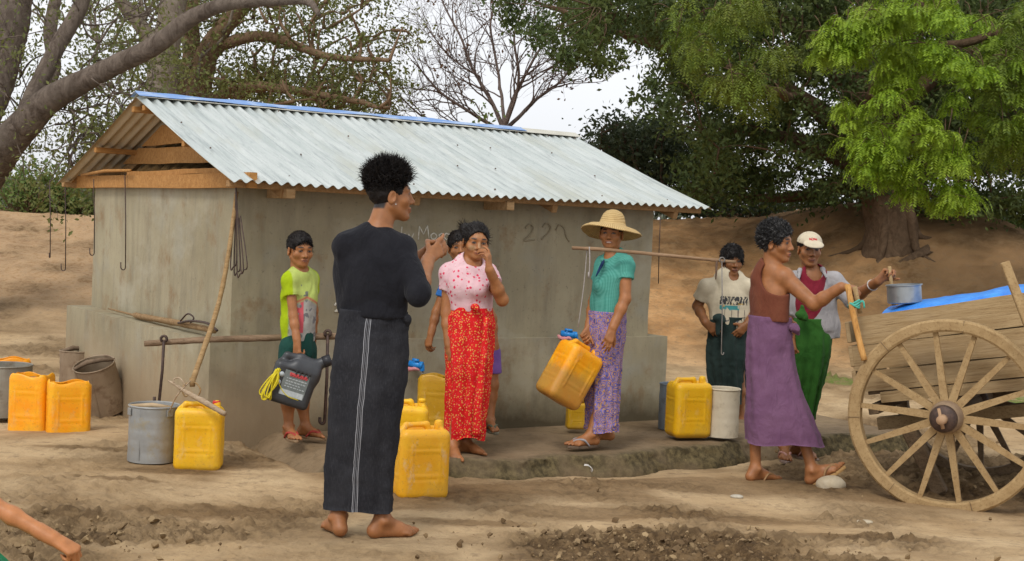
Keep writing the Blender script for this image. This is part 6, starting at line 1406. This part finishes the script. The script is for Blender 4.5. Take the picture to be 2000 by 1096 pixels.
# ---- woman in the red sarong
def red_woman():
    D = 8.42
    def thanaka(col, q, near, put, el_):
        x, y, z = q.T; put(sst(-.4, .7, el_(.041, -.034, .024, .020)) * (y > .02) * .45, (.46, .34, .19)); put(sst(-.1, .5, el_(0, -.012, .010, .028)) * (y > .06) * .3, (.42, .33, .19)); put(sst(0, .5, el_(0, .05, .03, .012)) * (y > .04) * .2, (.42, .33, .19))
    arms = (dict(sh=(878, 535, .02), el=(873, 612, .0), wr=(877, 674, -.04), r=(.045, .037, .026), hand=dict(d=(.1, -.15, -1), n=(-.8, -.6, 0), side=1, s=.92, curl=(14, 20, 12), thumb=(.45, .85, -.3))),
            dict(sh=(953, 535, .02), el=(981, 586, -.08), wr=(956, 527, -.19), r=(.045, .037, .026), hand=dict(d=(-.10, .10, 1), n=(.75, -.3, .1), side=1, s=.92, curl=(30, 45, 25), index=(12, 30, 20), thumb=(.5, .7, -.5))))
    legs = (dict(hip=(900, 690, 0), kn=(895, 790, 0), an=(884, 867, -.04), yaw=14, side=1, s=.92, pitch=-6), dict(hip=(930, 690, .05), kn=(925, 790, .06), an=(909, 862, .08), yaw=62, side=-1, s=.92))
    c = human('woman in a pink flowered blouse and red spotted sarong raising a hand to her mouth', D, (900, 888), dict(c=(929, 474, 0), yaw=16, pitch=4, roll=3, s=.965, child=True, hairline=.066),
              [(915, 530, 36, .02), (917, 555, 42, .0), (920, 590, 38, .0), (922, 640, 42, .02)], 22, .72, arms, legs, .98, .0047, neck=(918, 521, .02), paint=thanaka)
    hair(c, .010, .002, .068, -.05, n=4000, L=.045, w=.0018, curl=.06, dirv=(.1, -.9, .25), tang=.98, seed=8)
    hc, hR = c['hc'], c['hR']; bn = hc + hR @ V3(.045, -.11, .075); v, f = sdf_mesh([ell(bn, (.038, .04, .035), hR), ell(bn + hR @ V3(-.02, .02, -.03), (.04, .04, .04), hR, .03)], .005); nv = vnormals(v, f); v = v + nv * (.006 * vnoise(v, 50, 3, 2))[:, None]; LV = []
    n = 120; d = RNG.normal(size=(n, 3)) + hR @ V3(.9, -.8, .9); d /= np.linalg.norm(d, axis=1)[:, None]; sd = np.cross(d, RNG.normal(size=(n, 3))); sd /= np.linalg.norm(sd, axis=1)[:, None]; ln = RNG.uniform(.03, .075, (n, 1))
    V4 = np.stack([bn - sd * .003, bn + sd * .003, bn + d * ln + sd * .0006, bn + d * ln - sd * .0006], 1).reshape(-1, 3); mesh_np('hair_bun', np.concatenate([v, V4]) - c['base'], np.concatenate([f, np.arange(4 * n).reshape(-1, 4) + len(v)]), M_hair, c['root'])
    t = NT('pink_floral'); v_ = t.co(); col = t.mix(t.ramp(t.noise(9, 3, .6, v_), .4, .6), (.64, .40, .43), (.70, .50, .52)); d1 = t.voro(30, t.co((1, 1, 1))); n1 = t.noise(70, 3, .6, v_); d2 = t.math('ADD', d1, t.math('MULTIPLY', n1, .35))
    col = t.mix(t.ramp(d2, .46, .38), col, (.60, .045, .10)); col = t.mix(t.ramp(t.voro(47, v_), .16, .10, 0, .7), col, (.58, .12, .18)); col = t.mix(t.ramp(t.voro(33, v_), .10, .07, 0, .6), col, (.35, .20, .12)); t.bump(t.noise(20, 4, .6, v_), .3, .02); M = t.fin(col, .9, 0, .15)
    garment(c, 'blouse', M, [(916, 524, 34, .02), (916, 552, 44, -.005), (921, 590, 39, .0), (922, 625, 40, .0)], ((0, .42, .017, 0), (1, .40, .017, 0)), .011, .066, hem=(921, 608, 0), wr=.006, wf=12, res=.0055, extra=[ell(c['P']((904, 564, -.085)), .050, k=.06), ell(c['P']((935, 564, -.10)), .050, k=.06)])
    t = NT('red_spotted'); v_ = t.co(); col = t.mix(t.ramp(t.noise(8, 4, .6, v_), .35, .65), (.55, .008, .012), (.66, .02, .02)); d = t.voro(66, v_, rnd_=.8); col = t.mix(t.ramp(d, .36, .24, 0, .9), col, (.66, .36, .08)); d = t.voro(80, t.co((1, 1, 1), rot=(.4, .2, 1))); col = t.mix(t.ramp(d, .22, .14, 0, .8), col, (.60, .26, .24)); col = t.mix(t.ramp(t.voro(35, t.co((1, 1, 1), rot=(1, .2, .3))), .14, .1, 0, .8), col, (.20, .02, .05)); t.bump(t.noise(20, 4, .6, t.co((1, 1, .5))), .35, .02); S = t.fin(col, .85, 0, .2)
    skirt(c, 'sarong', S, [(921, 600, 40, .0), (920, 630, 44, .0), (917, 680, 46, .01), (915, 740, 41, .01), (911, 800, 37, .02), (908, 855, 35, .02)], .74, .014, 6, 9, front=.018, hemwave=.014, deep=1.6)
    P = c['P']; b = MB(); b.tube(catmull([P((950, 620, -.14)), P((945, 700, -.15)), P((935, 780, -.14)), P((931, 852, -.12))], 20), np.linspace(.018, .034, 20), 10, jit=.10); b.build('sarong_fold', S, c['root'], True, rel=c['base'])
    knot(c, (928, 600, -.13), .026, S, 'waist_knot', (.02, 0, -.02), 3)
red_woman()

# ---- child hidden behind her
def hidden_child():
    D = 8.86
    arms = (dict(sh=(874, 552, .0), el=(852, 610, -.02), wr=(842, 652, -.05), r=(.034, .028, .021), hand=dict(d=(-.2, -.1, -1), n=(-.6, -.7, 0), side=1, s=.82, curl=(35, 45, 25))),
            dict(sh=(936, 556, .0), el=(962, 622, -.02), wr=(966, 674, -.03), r=(.034, .028, .021), hand=dict(d=(.05, -.1, -1), n=(.8, -.5, 0), side=-1, s=.8)))
    legs = (dict(hip=(925, 680, 0), kn=(925, 752, 0), an=(925, 820, 0), yaw=10, side=1, s=.82, bare=1), dict(hip=(958, 680, 0), kn=(961, 752, 0), an=(957, 820, -.02), yaw=20, side=-1, s=.82, bare=1))
    c = human('child mostly hidden behind the red sarong woman, in purple shorts and flip-flops', D, (945, 842), dict(c=(897, 484, 0), yaw=8, s=.88, roll=-6, child=True), [(905, 548, 28, 0), (915, 590, 31, 0), (930, 640, 30, 0), (940, 690, 30, 0)], 10, .7, arms, legs, .92, .0055, neck=(900, 528, 0))
    hair(c, .010, .004, .05, -.05, n=1200, L=.032, curl=.2, dirv=(0, .6, -.4), tang=.92, seed=12)
    garment(c, 'tshirt', cloth('blue_jersey', (.03, .13, .40), (.04, .18, .48)), [(904, 540, 27, 0), (915, 590, 33, 0), (934, 650, 33, 0), (940, 680, 33, 0)], ((0, .5, .014, 0), (1, .5, .014, 0)), .010, .052, hem=(935, 652, 0))
    P = c['P']; v, f = sdf_mesh([cone(P((938, 640, 0)), P((941, 690, 0)), .105, .108, .03, (c['fwd'], .7)), cone(P((925, 690, 0)), P((925, 735, 0)), .068, .07, .03), cone(P((958, 690, 0)), P((960, 735, 0)), .066, .068, .03), plane(P((945, 728, 0)), V3(0, 0, -1))], .006)
    mesh_np('shorts', v - c['base'], f, cloth('purple_shorts', (.14, .07, .26), (.19, .10, .34)), c['root']); so, st = simple('grey_sole', (.14, .13, .09), (.2, .19, .13), 30), simple('olive_strap', (.10, .10, .06), (.16, .15, .1), 30)
    sandal(c, (925, 820, 0), 10, .82, so, st, side=1); sandal(c, (957, 820, -.02), 20, .82, so, st, side=-1)
hidden_child()

# ---- woman with the straw hat
def hat_woman():
    D = 8.9
    gr = LIFT_GRIP; m = D / F_PX
    arms = (dict(sh=(1222, 520, -.10), el=(1221, 584, -.14), wr=(1197, 640, -.20), r=(.043, .036, .025), hand=dict(d=(-.28, -.25, -.9), n=(.1, -.95, .1), side=-1, s=.92, curl=(18, 28, 18), thumb=(.5, .8, -.3))),
            dict(sh=(1178, 520, .10), el=(1160, 590, .10), wr=(1150, 640, -.02), r=(.043, .036, .025), hand=dict(d=(-.45, -.4, -.8), n=(-.5, .8, -.1), side=1, s=.92, curl=(45, 65, 40), thumb=(.5, .7, -.5))))
    legs = (dict(hip=(1170, 700, -.02), kn=(1170, 770, .0), an=(1154, 849, -.07), yaw=-62, side=-1, s=.92), dict(hip=(1195, 700, .06), kn=(1185, 770, .06), an=(1183, 840, .08), yaw=-70, side=1, s=.90))
    c = human('woman in a straw hat, teal blouse and purple patterned sarong carrying a yoke', D, (1165, 862), dict(c=(1194, 457, 0), yaw=-14, pitch=0, s=.92, child=True, hairline=.062),
              [(1200, 520, 30, 0), (1192, 555, 33, 0), (1186, 590, 32, 0), (1184, 640, 36, 0)], -48, .78, arms, legs, 1.0, .0047, neck=(1199, 504, 0), paint=lambda col, q, near, put, el_: (put(sst(.1, .6, el_(0, -.068, .021, .0045)) * (q[:, 1] > .07), (.60, .52, .46))))
    hair(c, .003, -.012, .056, -.075, n=1200, L=.03, w=.003, curl=.1, dirv=(0, -.6, -.7), tang=.97, seed=14)
    # plaited hat
    hc, hR, hs = c['hc'], c['hR'], c['hs']; t = NT('plaited_straw'); v_ = t.co(); a_ = t.sep(v_)
    ang = t.math('ARCTAN2', a_[1], a_[0]); rad = t.math('POWER', t.math('ADD', t.math('MULTIPLY', a_[0], a_[0]), t.math('MULTIPLY', a_[1], a_[1])), .5)
    s1 = t.math('SINE', t.math('ADD', t.math('MULTIPLY', ang, 46.), t.math('MULTIPLY', rad, 420.))); s2 = t.math('SINE', t.math('SUBTRACT', t.math('MULTIPLY', ang, 46.), t.math('MULTIPLY', rad, 420.))); wv = t.math('MULTIPLY', s1, s2)
    col = t.mix(t.ramp(wv, -.5, .5), (.40, .25, .09), (.66, .49, .24)); col = t.mix(t.ramp(t.noise(16, 4, .6, v_), .45, .7, 0, .6), col, (.42, .27, .11)); t.bump(wv, .5, .006); MH = t.fin(col, .8, 0, .2); b = MB()
    prof = [(.0, .098), (.025, .096), (.050, .086), (.068, .066), (.078, .040), (.086, .012), (.092, -.004), (.104, -.010), (.13, -.016), (.16, -.027), (.188, -.044), (.197, -.052), (.200, -.056), (.196, -.060), (.16, -.036), (.13, -.025), (.10, -.018), (.085, -.01), (.078, .02), (.06, .06), (.0, .088)]
    R_ = frame(-14, -13, 3); b.lathe(prof, 72, R_, wob=lambda v: np.stack([0 * v[:, 0], 0 * v[:, 0], .007 * vnoise(v, 9, 3, 2) + .010 * np.sin(np.arctan2(v[:, 1], v[:, 0]) * 2 + .5) * sst(.1, .2, np.hypot(v[:, 0], v[:, 1]))], 1))
    ho = b.build('straw_hat', MH, None, True); ho.parent = c['root']; ho.location = tuple(hc + V3(0, 0, .060) - c['base'] + hR @ V3(0, -.024, 0))
    t = NT('teal_gingham'); v_ = t.co(); xyz = t.sep(v_); gx = t.math('SINE', t.math('MULTIPLY', t.math('ADD', xyz[0], xyz[1]), 560.)); gz_ = t.math('SINE', t.math('MULTIPLY', xyz[2], 700.)); ck = t.math('ADD', gx, gz_)
    col = t.mix(t.ramp(ck, -1.2, 1.2), (.055, .255, .205), (.11, .365, .30)); col = t.mix(t.ramp(t.noise(9, 4, .6, v_), .45, .7, 0, .5), col, (.05, .24, .19)); t.bump(t.noise(20, 4, .6, t.co((1, 1, .5))), .35, .02); M = t.fin(col, .85, 0, .2); P = c['P']
    garment(c, 'blouse', M, [(1201, 508, 28, 0), (1194, 545, 36, -.01), (1187, 590, 34, 0), (1186, 630, 38, 0)], ((0, .40, .016, 0), (1, .42, .016, 0)), .011, .056, hem=(1186, 614, 0), wr=.005, res=.0055, extra=[ell(P((1175, 558, -.05)), .048, k=.06), ell(P((1181, 558, .02)), .046, k=.06)])
    b = MB(); nk = c['nk']; f_, r_ = c['fwd'], c['fr'][:, 0]
    pts = [nk + f_ * .075 * math.sin(a) + r_ * .075 * math.cos(a) + V3(0, 0, .012 - .035 * max(0, math.sin(a))) for a in np.linspace(-1.2, math.pi + 1.2, 26)]; b.tube(pts, .013, 8); b.build('collar', M, c['root'], True, rel=c['base'])
    b = MB(); b.tube(catmull([P((1180, 508, -.07)), P((1172, 524, -.11)), P((1164, 540, -.13))], 8), [.004, .010, .011, .010, .009, .008, .006, .003], 8); b.build('neck_opening', cloth('navy_lining', (.012, .03, .09), (.02, .05, .12)), c['root'], True, rel=c['base'])
    t = NT('purple_batik'); v_ = t.co(); n1 = t.noise(30, 4, .6, v_); col = t.mix(t.ramp(n1, .4, .6), (.12, .095, .30), (.22, .18, .44)); d = t.voro(22, v_); d2 = t.math('ADD', d, t.math('MULTIPLY', n1, .3)); rg = t.math('SINE', t.math('MULTIPLY', d2, 26.)); col = t.mix(t.ramp(rg, .3, .75), col, (.50, .27, .10)); col = t.mix(t.ramp(t.voro(48, v_), .22, .14, 0, .85), col, (.34, .07, .11)); col = t.mix(t.ramp(t.voro(38, t.co((1, 1, 1), rot=(.3, 1, .4))), .16, .10, 0, .9), col, (.55, .42, .24)); col = t.mix(t.ramp(t.noise(45, 3, .6, v_), .56, .64, 0, .7), col, (.05, .05, .16)); t.bump(t.noise(20, 4, .6, t.co((1, 1, .5))), .35, .02); S = t.fin(col, .85, 0, .2)
    skirt(c, 'sarong', S, [(1187, 608, 37, 0), (1184, 650, 39, 0), (1180, 700, 38, 0), (1178, 760, 34, 0), (1176, 810, 32, 0), (1175, 841, 32, 0)], .84, .011, 6, 21, front=.012, hemwave=.006)
    sandal(c, (1154, 849, -.07), -62, .92, simple('dark_sole', (.10, .07, .05), (.16, .11, .07), 30), simple('grey_strap', (.26, .25, .27), (.36, .35, .36), 30, .5), side=-1)
hat_woman()

# ---- man in the cream T-shirt
def cream_man():
    D = 10.7
    arms = (dict(sh=(1380, 562, .0), el=(1362, 598, .06), wr=(1378, 630, -.10), r=(.047, .039, .028), hand=dict(d=(.75, -.1, -.65), n=(-.3, -.9, .2), side=-1, curl=(20, 25, 15), thumb=(.5, .7, -.2))),
            dict(sh=(1460, 562, .0), el=(1482, 598, .06), wr=(1460, 632, -.12), r=(.047, .039, .028), hand=dict(d=(-.65, -.1, -.75), n=(.3, -.9, .2), side=1, curl=(20, 25, 15))))
    legs = (dict(hip=(1405, 680, 0), kn=(1405, 765, 0), an=(1405, 826, 0), yaw=10, side=1), dict(hip=(1440, 680, 0), kn=(1446, 765, 0), an=(1447, 826, 0), yaw=28, side=-1))
    c = human('man in a cream printed T-shirt and dark green sarong, one hand on his hip', D, (1428, 842), dict(c=(1430, 510, 0), yaw=8, pitch=4, s=.95, hairline=.05), [(1424, 560, 34, 0), (1424, 590, 36, 0), (1425, 630, 32, 0), (1425, 690, 35, 0)], 4, .64, arms, legs, .66, .0052, neck=(1428, 549, 0))
    hair(c, .018, .008, .050, -.055, n=3400, L=.042, w=.0035, curl=.2, dirv=(0, .45, -.7), tang=.955, seed=16)
    def colr(v, nv, ctx):
        q = (v - ctx['nk']) @ ctx['fr']; x, y, z = q.T; col = np.tile(V3(.54, .47, .34), (len(v), 1)); n = vnoise(v, 34, 5, 2); n2 = vnoise(v * [1, 1, .5], 45, 6, 2); fr_ = y > .02
        a = fr_ * (np.abs(z + .150) < .032) * (np.abs(x + .012) < .115) * (np.abs(np.sin((x + z * .35) * 105 + 3 * n)) > .5) * (n2 > -.45); col[a > 0] = V3(.05, .05, .05)
        a = fr_ * (np.abs(z + .205) < .018) * (x > -.05) * (x < .10) * (n > -.25); col[a > 0] = V3(.06, .26, .26); a = fr_ * (np.abs(z + .185) < .012) * (n2 > .2) * (np.abs(x) < .09); col[a > 0] = V3(.5, .32, .06)
        a = fr_ * (z < -.22) * (z > -.32) * (np.abs(x + .02) < .10) * (np.abs(np.sin(x * 60 + 1)) > .975); col[a > 0] = V3(.16, .14, .12); a = fr_ * (np.abs(z + .30) < .014) * (np.abs(np.sin(x * 40)) > .6) * (np.abs(x) < .09) * (n > 0); col[a > 0] = V3(.07, .08, .1); return col
    garment(c, 'tshirt', cmat('cream_print_jersey'), [(1424, 553, 33, 0), (1424, 590, 39, 0), (1426, 625, 37, 0), (1427, 650, 37, 0)], ((0, .62, .020, 0), (1, .62, .020, 0)), .013, .056, hem=(1426, 640, 0), color=colr, res=.0055, wr=.006, wf=10)
    S = cloth('bottle_green_cotton', (.012, .022, .020), (.020, .034, .030), 8, c3=(.028, .045, .040)); skirt(c, 'sarong', S, [(1424, 618, 36, 0), (1422, 650, 39, 0), (1420, 695, 40, 0), (1420, 740, 34, 0), (1422, 787, 30, 0)], .68, .018, 6, 23, front=.03)
    knot(c, (1405, 622, -.17), .05, S, 'waist_knot', (-.01, -.02, -.12), 5)
cream_man()

# ---- man in the purple sarong, stepping off with a hand on the cart stake
def purple_man():
    D = 8.5
    arms = (dict(sh=(1531, 541, .0), el=(1590, 594, -.10), wr=(1643, 561, -.20), r=(.055, .041, .029), trap=.058, hand=dict(d=(.9, .05, -.15), n=(.05, -.45, .9), side=-1, curl=(35, 60, 45), thumb=(.5, .8, -.5))),
            dict(sh=(1484, 540, .22), el=(1494, 600, .34), wr=(1522, 618, .46), r=(.052, .040, .028), hand=dict(d=(.5, .3, -.5), n=(0, .6, .6), side=1)))
    legs = (dict(hip=(1490, 700, .04), kn=(1478, 820, .04), an=(1476, 916, .02), yaw=122, side=-1, s=1.0), dict(hip=(1522, 700, .05), kn=(1560, 800, .03), an=(1586, 918, -.03), yaw=84, side=1, s=1.02, pitch=33))
    c = human('man in a brown tank top and plain purple sarong leaning on the cart stake', D, (1530, 940), dict(c=(1516, 474, .04), yaw=62, pitch=2, s=1.0, hairline=.066, roll=-4), [(1506, 542, 30, .06), (1505, 575, 36, .06), (1504, 620, 34, .06), (1505, 680, 29, .05)], 128, .66, arms, legs, .90, .0048, neck=(1508, 518, .06))
    hair(c, .014, .010, .060, -.05, n=3600, L=.028, w=.0035, curl=.9, dirv=(0, -.3, .5), mat=M_grey, seed=18, vol=(1., 1., 1.0))
    P = c['P']; r_ = c['fr'][:, 0]; M = cloth('brown_vest', (.135, .040, .022), (.165, .055, .03), 9)
    garment(c, 'vest', M, [(1500, 536, 32, .06), (1503, 575, 41, .06), (1503, 615, 40, .06), (1504, 650, 40, .06)], (), .014, 0, hem=(1504, 628, 0), wr=.004,
            extra=[cone(P((1480, 545, .08)), P((1494, 512, .06)), .045, .036, .03)], cuts=[ell(P((1524, 540, -.04)), (.125, .135, .118), None, .01, 's'), ell(c['nk'] + V3(.015, -.02, .055), (.080, .085, .09), None, .012, 's')])
    S = cloth('plum_cotton', (.130, .060, .115), (.165, .082, .145), 5, c3=(.115, .052, .105)); skirt(c, 'sarong', S, [(1505, 618, 41, .05), (1504, 650, 43, .05), (1505, 700, 46, .05), (1512, 760, 54, .03, .68), (1523, 820, 66, .01, .62), (1531, 866, 74, .0, .55)], .72, .010, 5, 27, yaw=172, hemwave=.010, diag=.9)
    knot(c, (1551, 640, -.02), .036, S, 'waist_knot', (.03, 0, -.04), 7)
    sandal(c, (1586, 918, -.03), 84, 1.02, simple('tan_sole', (.36, .20, .07), (.44, .27, .11), 30), simple('tan_strap', (.34, .20, .09), (.24, .13, .06), 30), 33, side=1)
    sandal(c, (1476, 916, .02), 122, 1.0, simple('tan_sole', (.30, .18, .08), (.4, .25, .11), 30), simple('tan_strap', (.34, .20, .09), (.24, .13, .06), 30), 0, side=-1)
purple_man()

# ---- man with the cap
def cap_man():
    D = 9.45
    arms = (dict(sh=(1628, 550, .02), el=(1664, 584, -.06), wr=(1716, 549, -.44), r=(.050, .041, .028), hand=dict(d=(.55, -.15, .8), n=(-.35, .85, .25), side=-1, curl=(55, 75, 45), thumb=(.6, .6, -.5))),
            dict(sh=(1548, 550, .02), el=(1535, 612, .05), wr=(1545, 660, -.05), r=(.048, .040, .028), hand=dict(d=(.2, -.2, -1), n=(-.8, -.4, 0), side=1)))
    legs = (dict(hip=(1570, 700, 0), kn=(1553, 800, -.02), an=(1533, 872, -.04), yaw=-8, side=1), dict(hip=(1595, 700, .04), kn=(1575, 800, .05), an=(1560, 868, .06), yaw=38, side=-1))
    c = human('man in a cream cap, open grey shirt and green sarong gripping the far cart stake', D, (1545, 890), dict(c=(1581, 487, 0), yaw=2, pitch=4, s=.98, hairline=.07), [(1588, 550, 34, .02), (1589, 590, 38, .02), (1590, 640, 34, .02), (1588, 700, 36, .02)], 12, .62, arms, legs, .84, .005, neck=(1584, 535, .02))
    hair(c, .006, -.01, .05, -.04, n=500, L=.015, curl=.2, seed=20)
    P = c['P']; hc, hR, hs = c['hc'], c['hR'], c['hs']; w2 = lambda *p: hc + hR @ (V3(*p) * hs); CM = cloth('cream_canvas', (.5, .43, .31), (.58, .5, .37), 14, .85)
    v, f = sdf_mesh([ell(w2(0, -.012, .042), V3(.089, .106, .084) * hs, hR), plane(w2(0, 0, .046), hR @ V3(0, -.10, -1)), grp([ell(w2(0, .105, .044), V3(.072, .075, .020) * hs, hR @ np.array(Matrix.Rotation(-.28, 3, 'X')), .01), ], .01)], .005)
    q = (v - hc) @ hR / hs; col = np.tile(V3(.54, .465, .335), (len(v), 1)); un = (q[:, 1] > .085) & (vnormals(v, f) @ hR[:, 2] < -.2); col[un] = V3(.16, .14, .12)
    a = (np.abs(q[:, 2] - .078) < .008) & (np.abs(q[:, 0]) < .027) & (q[:, 1] > .03) & (np.abs(np.sin((q[:, 0] + q[:, 2] * .4) * 260)) > .35); col[a] = V3(.42, .03, .04); cap = mesh_np('cap', v - c['base'], f, cmat('cap_canvas'), c['root'], colors=col)
    garment(c, 'inner_shirt', cloth('maroon_jersey', (.17, .012, .025), (.21, .02, .035), 9), [(1588, 545, 31, .0), (1588, 590, 34, -.005), (1589, 640, 33, -.005)], (), .012, .070, hem=(1588, 630, 0), wr=.004, neckdrop=.03, cuts=[cone(P((1584, 520, -.13)), P((1582, 566, -.145)), .050, .010, .01, None, 's')])
    G = cloth('grey_cotton', (.30, .285, .285), (.37, .35, .35), 12, c3=(.26, .25, .26)); fw, rr = c['fwd'], c['fr'][:, 0]; mid = P((1585, 600, -.14)); op = [cone(P((1584, 500, -.09)), P((1584, 545, -.12)), .062, .060, .02, None, 's'), cone(P((1584, 545, -.13)), P((1584, 565, -.14)), .056, .056, .02, None, 's'), cone(P((1584, 560, -.15)), P((1580, 690, -.17)), .056, .085, .02, None, 's')]
    garment(c, 'open_shirt', G, [(1590, 572, 38, .02), (1592, 595, 42, .02), (1598, 640, 42, .02), (1602, 690, 38, .03)], ((0, 1, .022, .12), (1, 1, .02, .2)), .016, .068, cuts=op + [plane(P((1600, 668, 0)), V3(.25, -.1, -1))], wr=.009, wf=10)
    for s, q0 in ((1, (1606, 528, -.02)), (-1, (1563, 530, -.02))):
        p = P(q0); g_ = [cone(p + V3(-.012 * s, .06, .012), p + V3(.002 * s, .0, .006), .013, .014, .02), cone(p + V3(.002 * s, 0, .006), p + V3(.018 * s, -.055, -.045), .015, .008, .02)]; v, f = sdf_mesh(g_, .004); mesh_np('collar', v - c['base'], f, G, c['root'])
    S = cloth('leaf_green_cotton', (.020, .085, .012), (.032, .115, .018), 6, c3=(.016, .065, .012)); skirt(c, 'sarong', S, [(1584, 622, 33, .0), (1585, 660, 38, .0), (1582, 710, 36, .0), (1572, 770, 29, .0), (1562, 830, 26, .0), (1553, 862, 27, .0)], .74, .015, 6, 33, front=.02)
    knot(c, (1566, 616, -.17), .042, S, 'waist_knot', (.0, 0, .06), 9)
    so, st = simple('pink_grey_sole', (.24, .17, .14), (.34, .25, .21), 30), simple('dusty_pink_strap', (.42, .20, .17), (.5, .28, .24), 30); sandal(c, (1533, 872, -.04), -8, 1.0, so, st, side=1); sandal(c, (1560, 868, .06), 38, 1.0, so, st, side=-1)
    b = MB(); w_, e_ = P((1716, 549, -.44)), P((1664, 584, -.06)); ax = nrm(w_ - e_); u = nrm(np.cross(ax, UP)); w3 = np.cross(ax, u); q = w_ - ax * .09; b.tube([q + (u * math.cos(a) + w3 * math.sin(a)) * .034 for a in np.linspace(0, 6.3, 22)], .006, 6); b.build('wristband', simple('pale_band', (.55, .53, .5), (.4, .38, .36), 40), c['root'], True, rel=c['base'])
cap_man()

# ---- child entering at the lower left corner
def corner_child():
    D = 4.7
    arms = (dict(sh=(-118, 862, .05), el=(-18, 984, -.02), wr=(104, 1052, -.05), r=(.034, .030, .0225), hand=dict(d=(.84, -.05, .52 - .95), n=(.5, -.45, .75), side=-1, s=.90, curl=(60, 80, 50), thumb=(.3, .8, -.6))),
            dict(sh=(-230, 870, .25), el=(-260, 990, .3), wr=(-220, 1070, .2), r=(.036, .031, .023), hand=dict(d=(.2, 0, -1), n=(.3, -.9, 0), side=1, s=.85)))
    legs = (dict(hip=(-150, 1080, 0), kn=(-130, 1190, -.05), an=(-150, 1290, 0), yaw=80, side=1, s=.85), dict(hip=(-150, 1080, .12), kn=(-190, 1190, .12), an=(-240, 1280, .12), yaw=80, side=-1, s=.85))
    c = human('child in green at the lower left corner with only a bare forearm showing', D, (-180, 1320), dict(c=(-165, 740, .12), yaw=75, s=.86), [(-170, 860, 60, .12), (-165, 930, 62, .12), (-160, 1000, 62, .12), (-155, 1080, 66, .12)], 75, .7, arms, legs, 1.25, .0048, neck=(-168, 830, .12))
    hair(c, .010, .004, .05, -.05, n=900, L=.025, curl=.25, seed=22); G = cloth('emerald_cotton', (.006, .17, .065), (.012, .22, .085), 8)
    garment(c, 'shirt', G, [(-170, 850, 62, .12), (-165, 930, 70, .12), (-155, 1040, 78, .12), (-150, 1090, 80, .12)], ((0, .5, .02, 0), (1, .5, .02, 0)), .012, .055, hem=(-150, 1060, 0)); skirt(c, 'skirt', G, [(-150, 1040, 72, .1), (-130, 1080, 110, .05), (-105, 1130, 140, .02), (-100, 1180, 150, .02)], .8, .02, 7, 41)
corner_child()
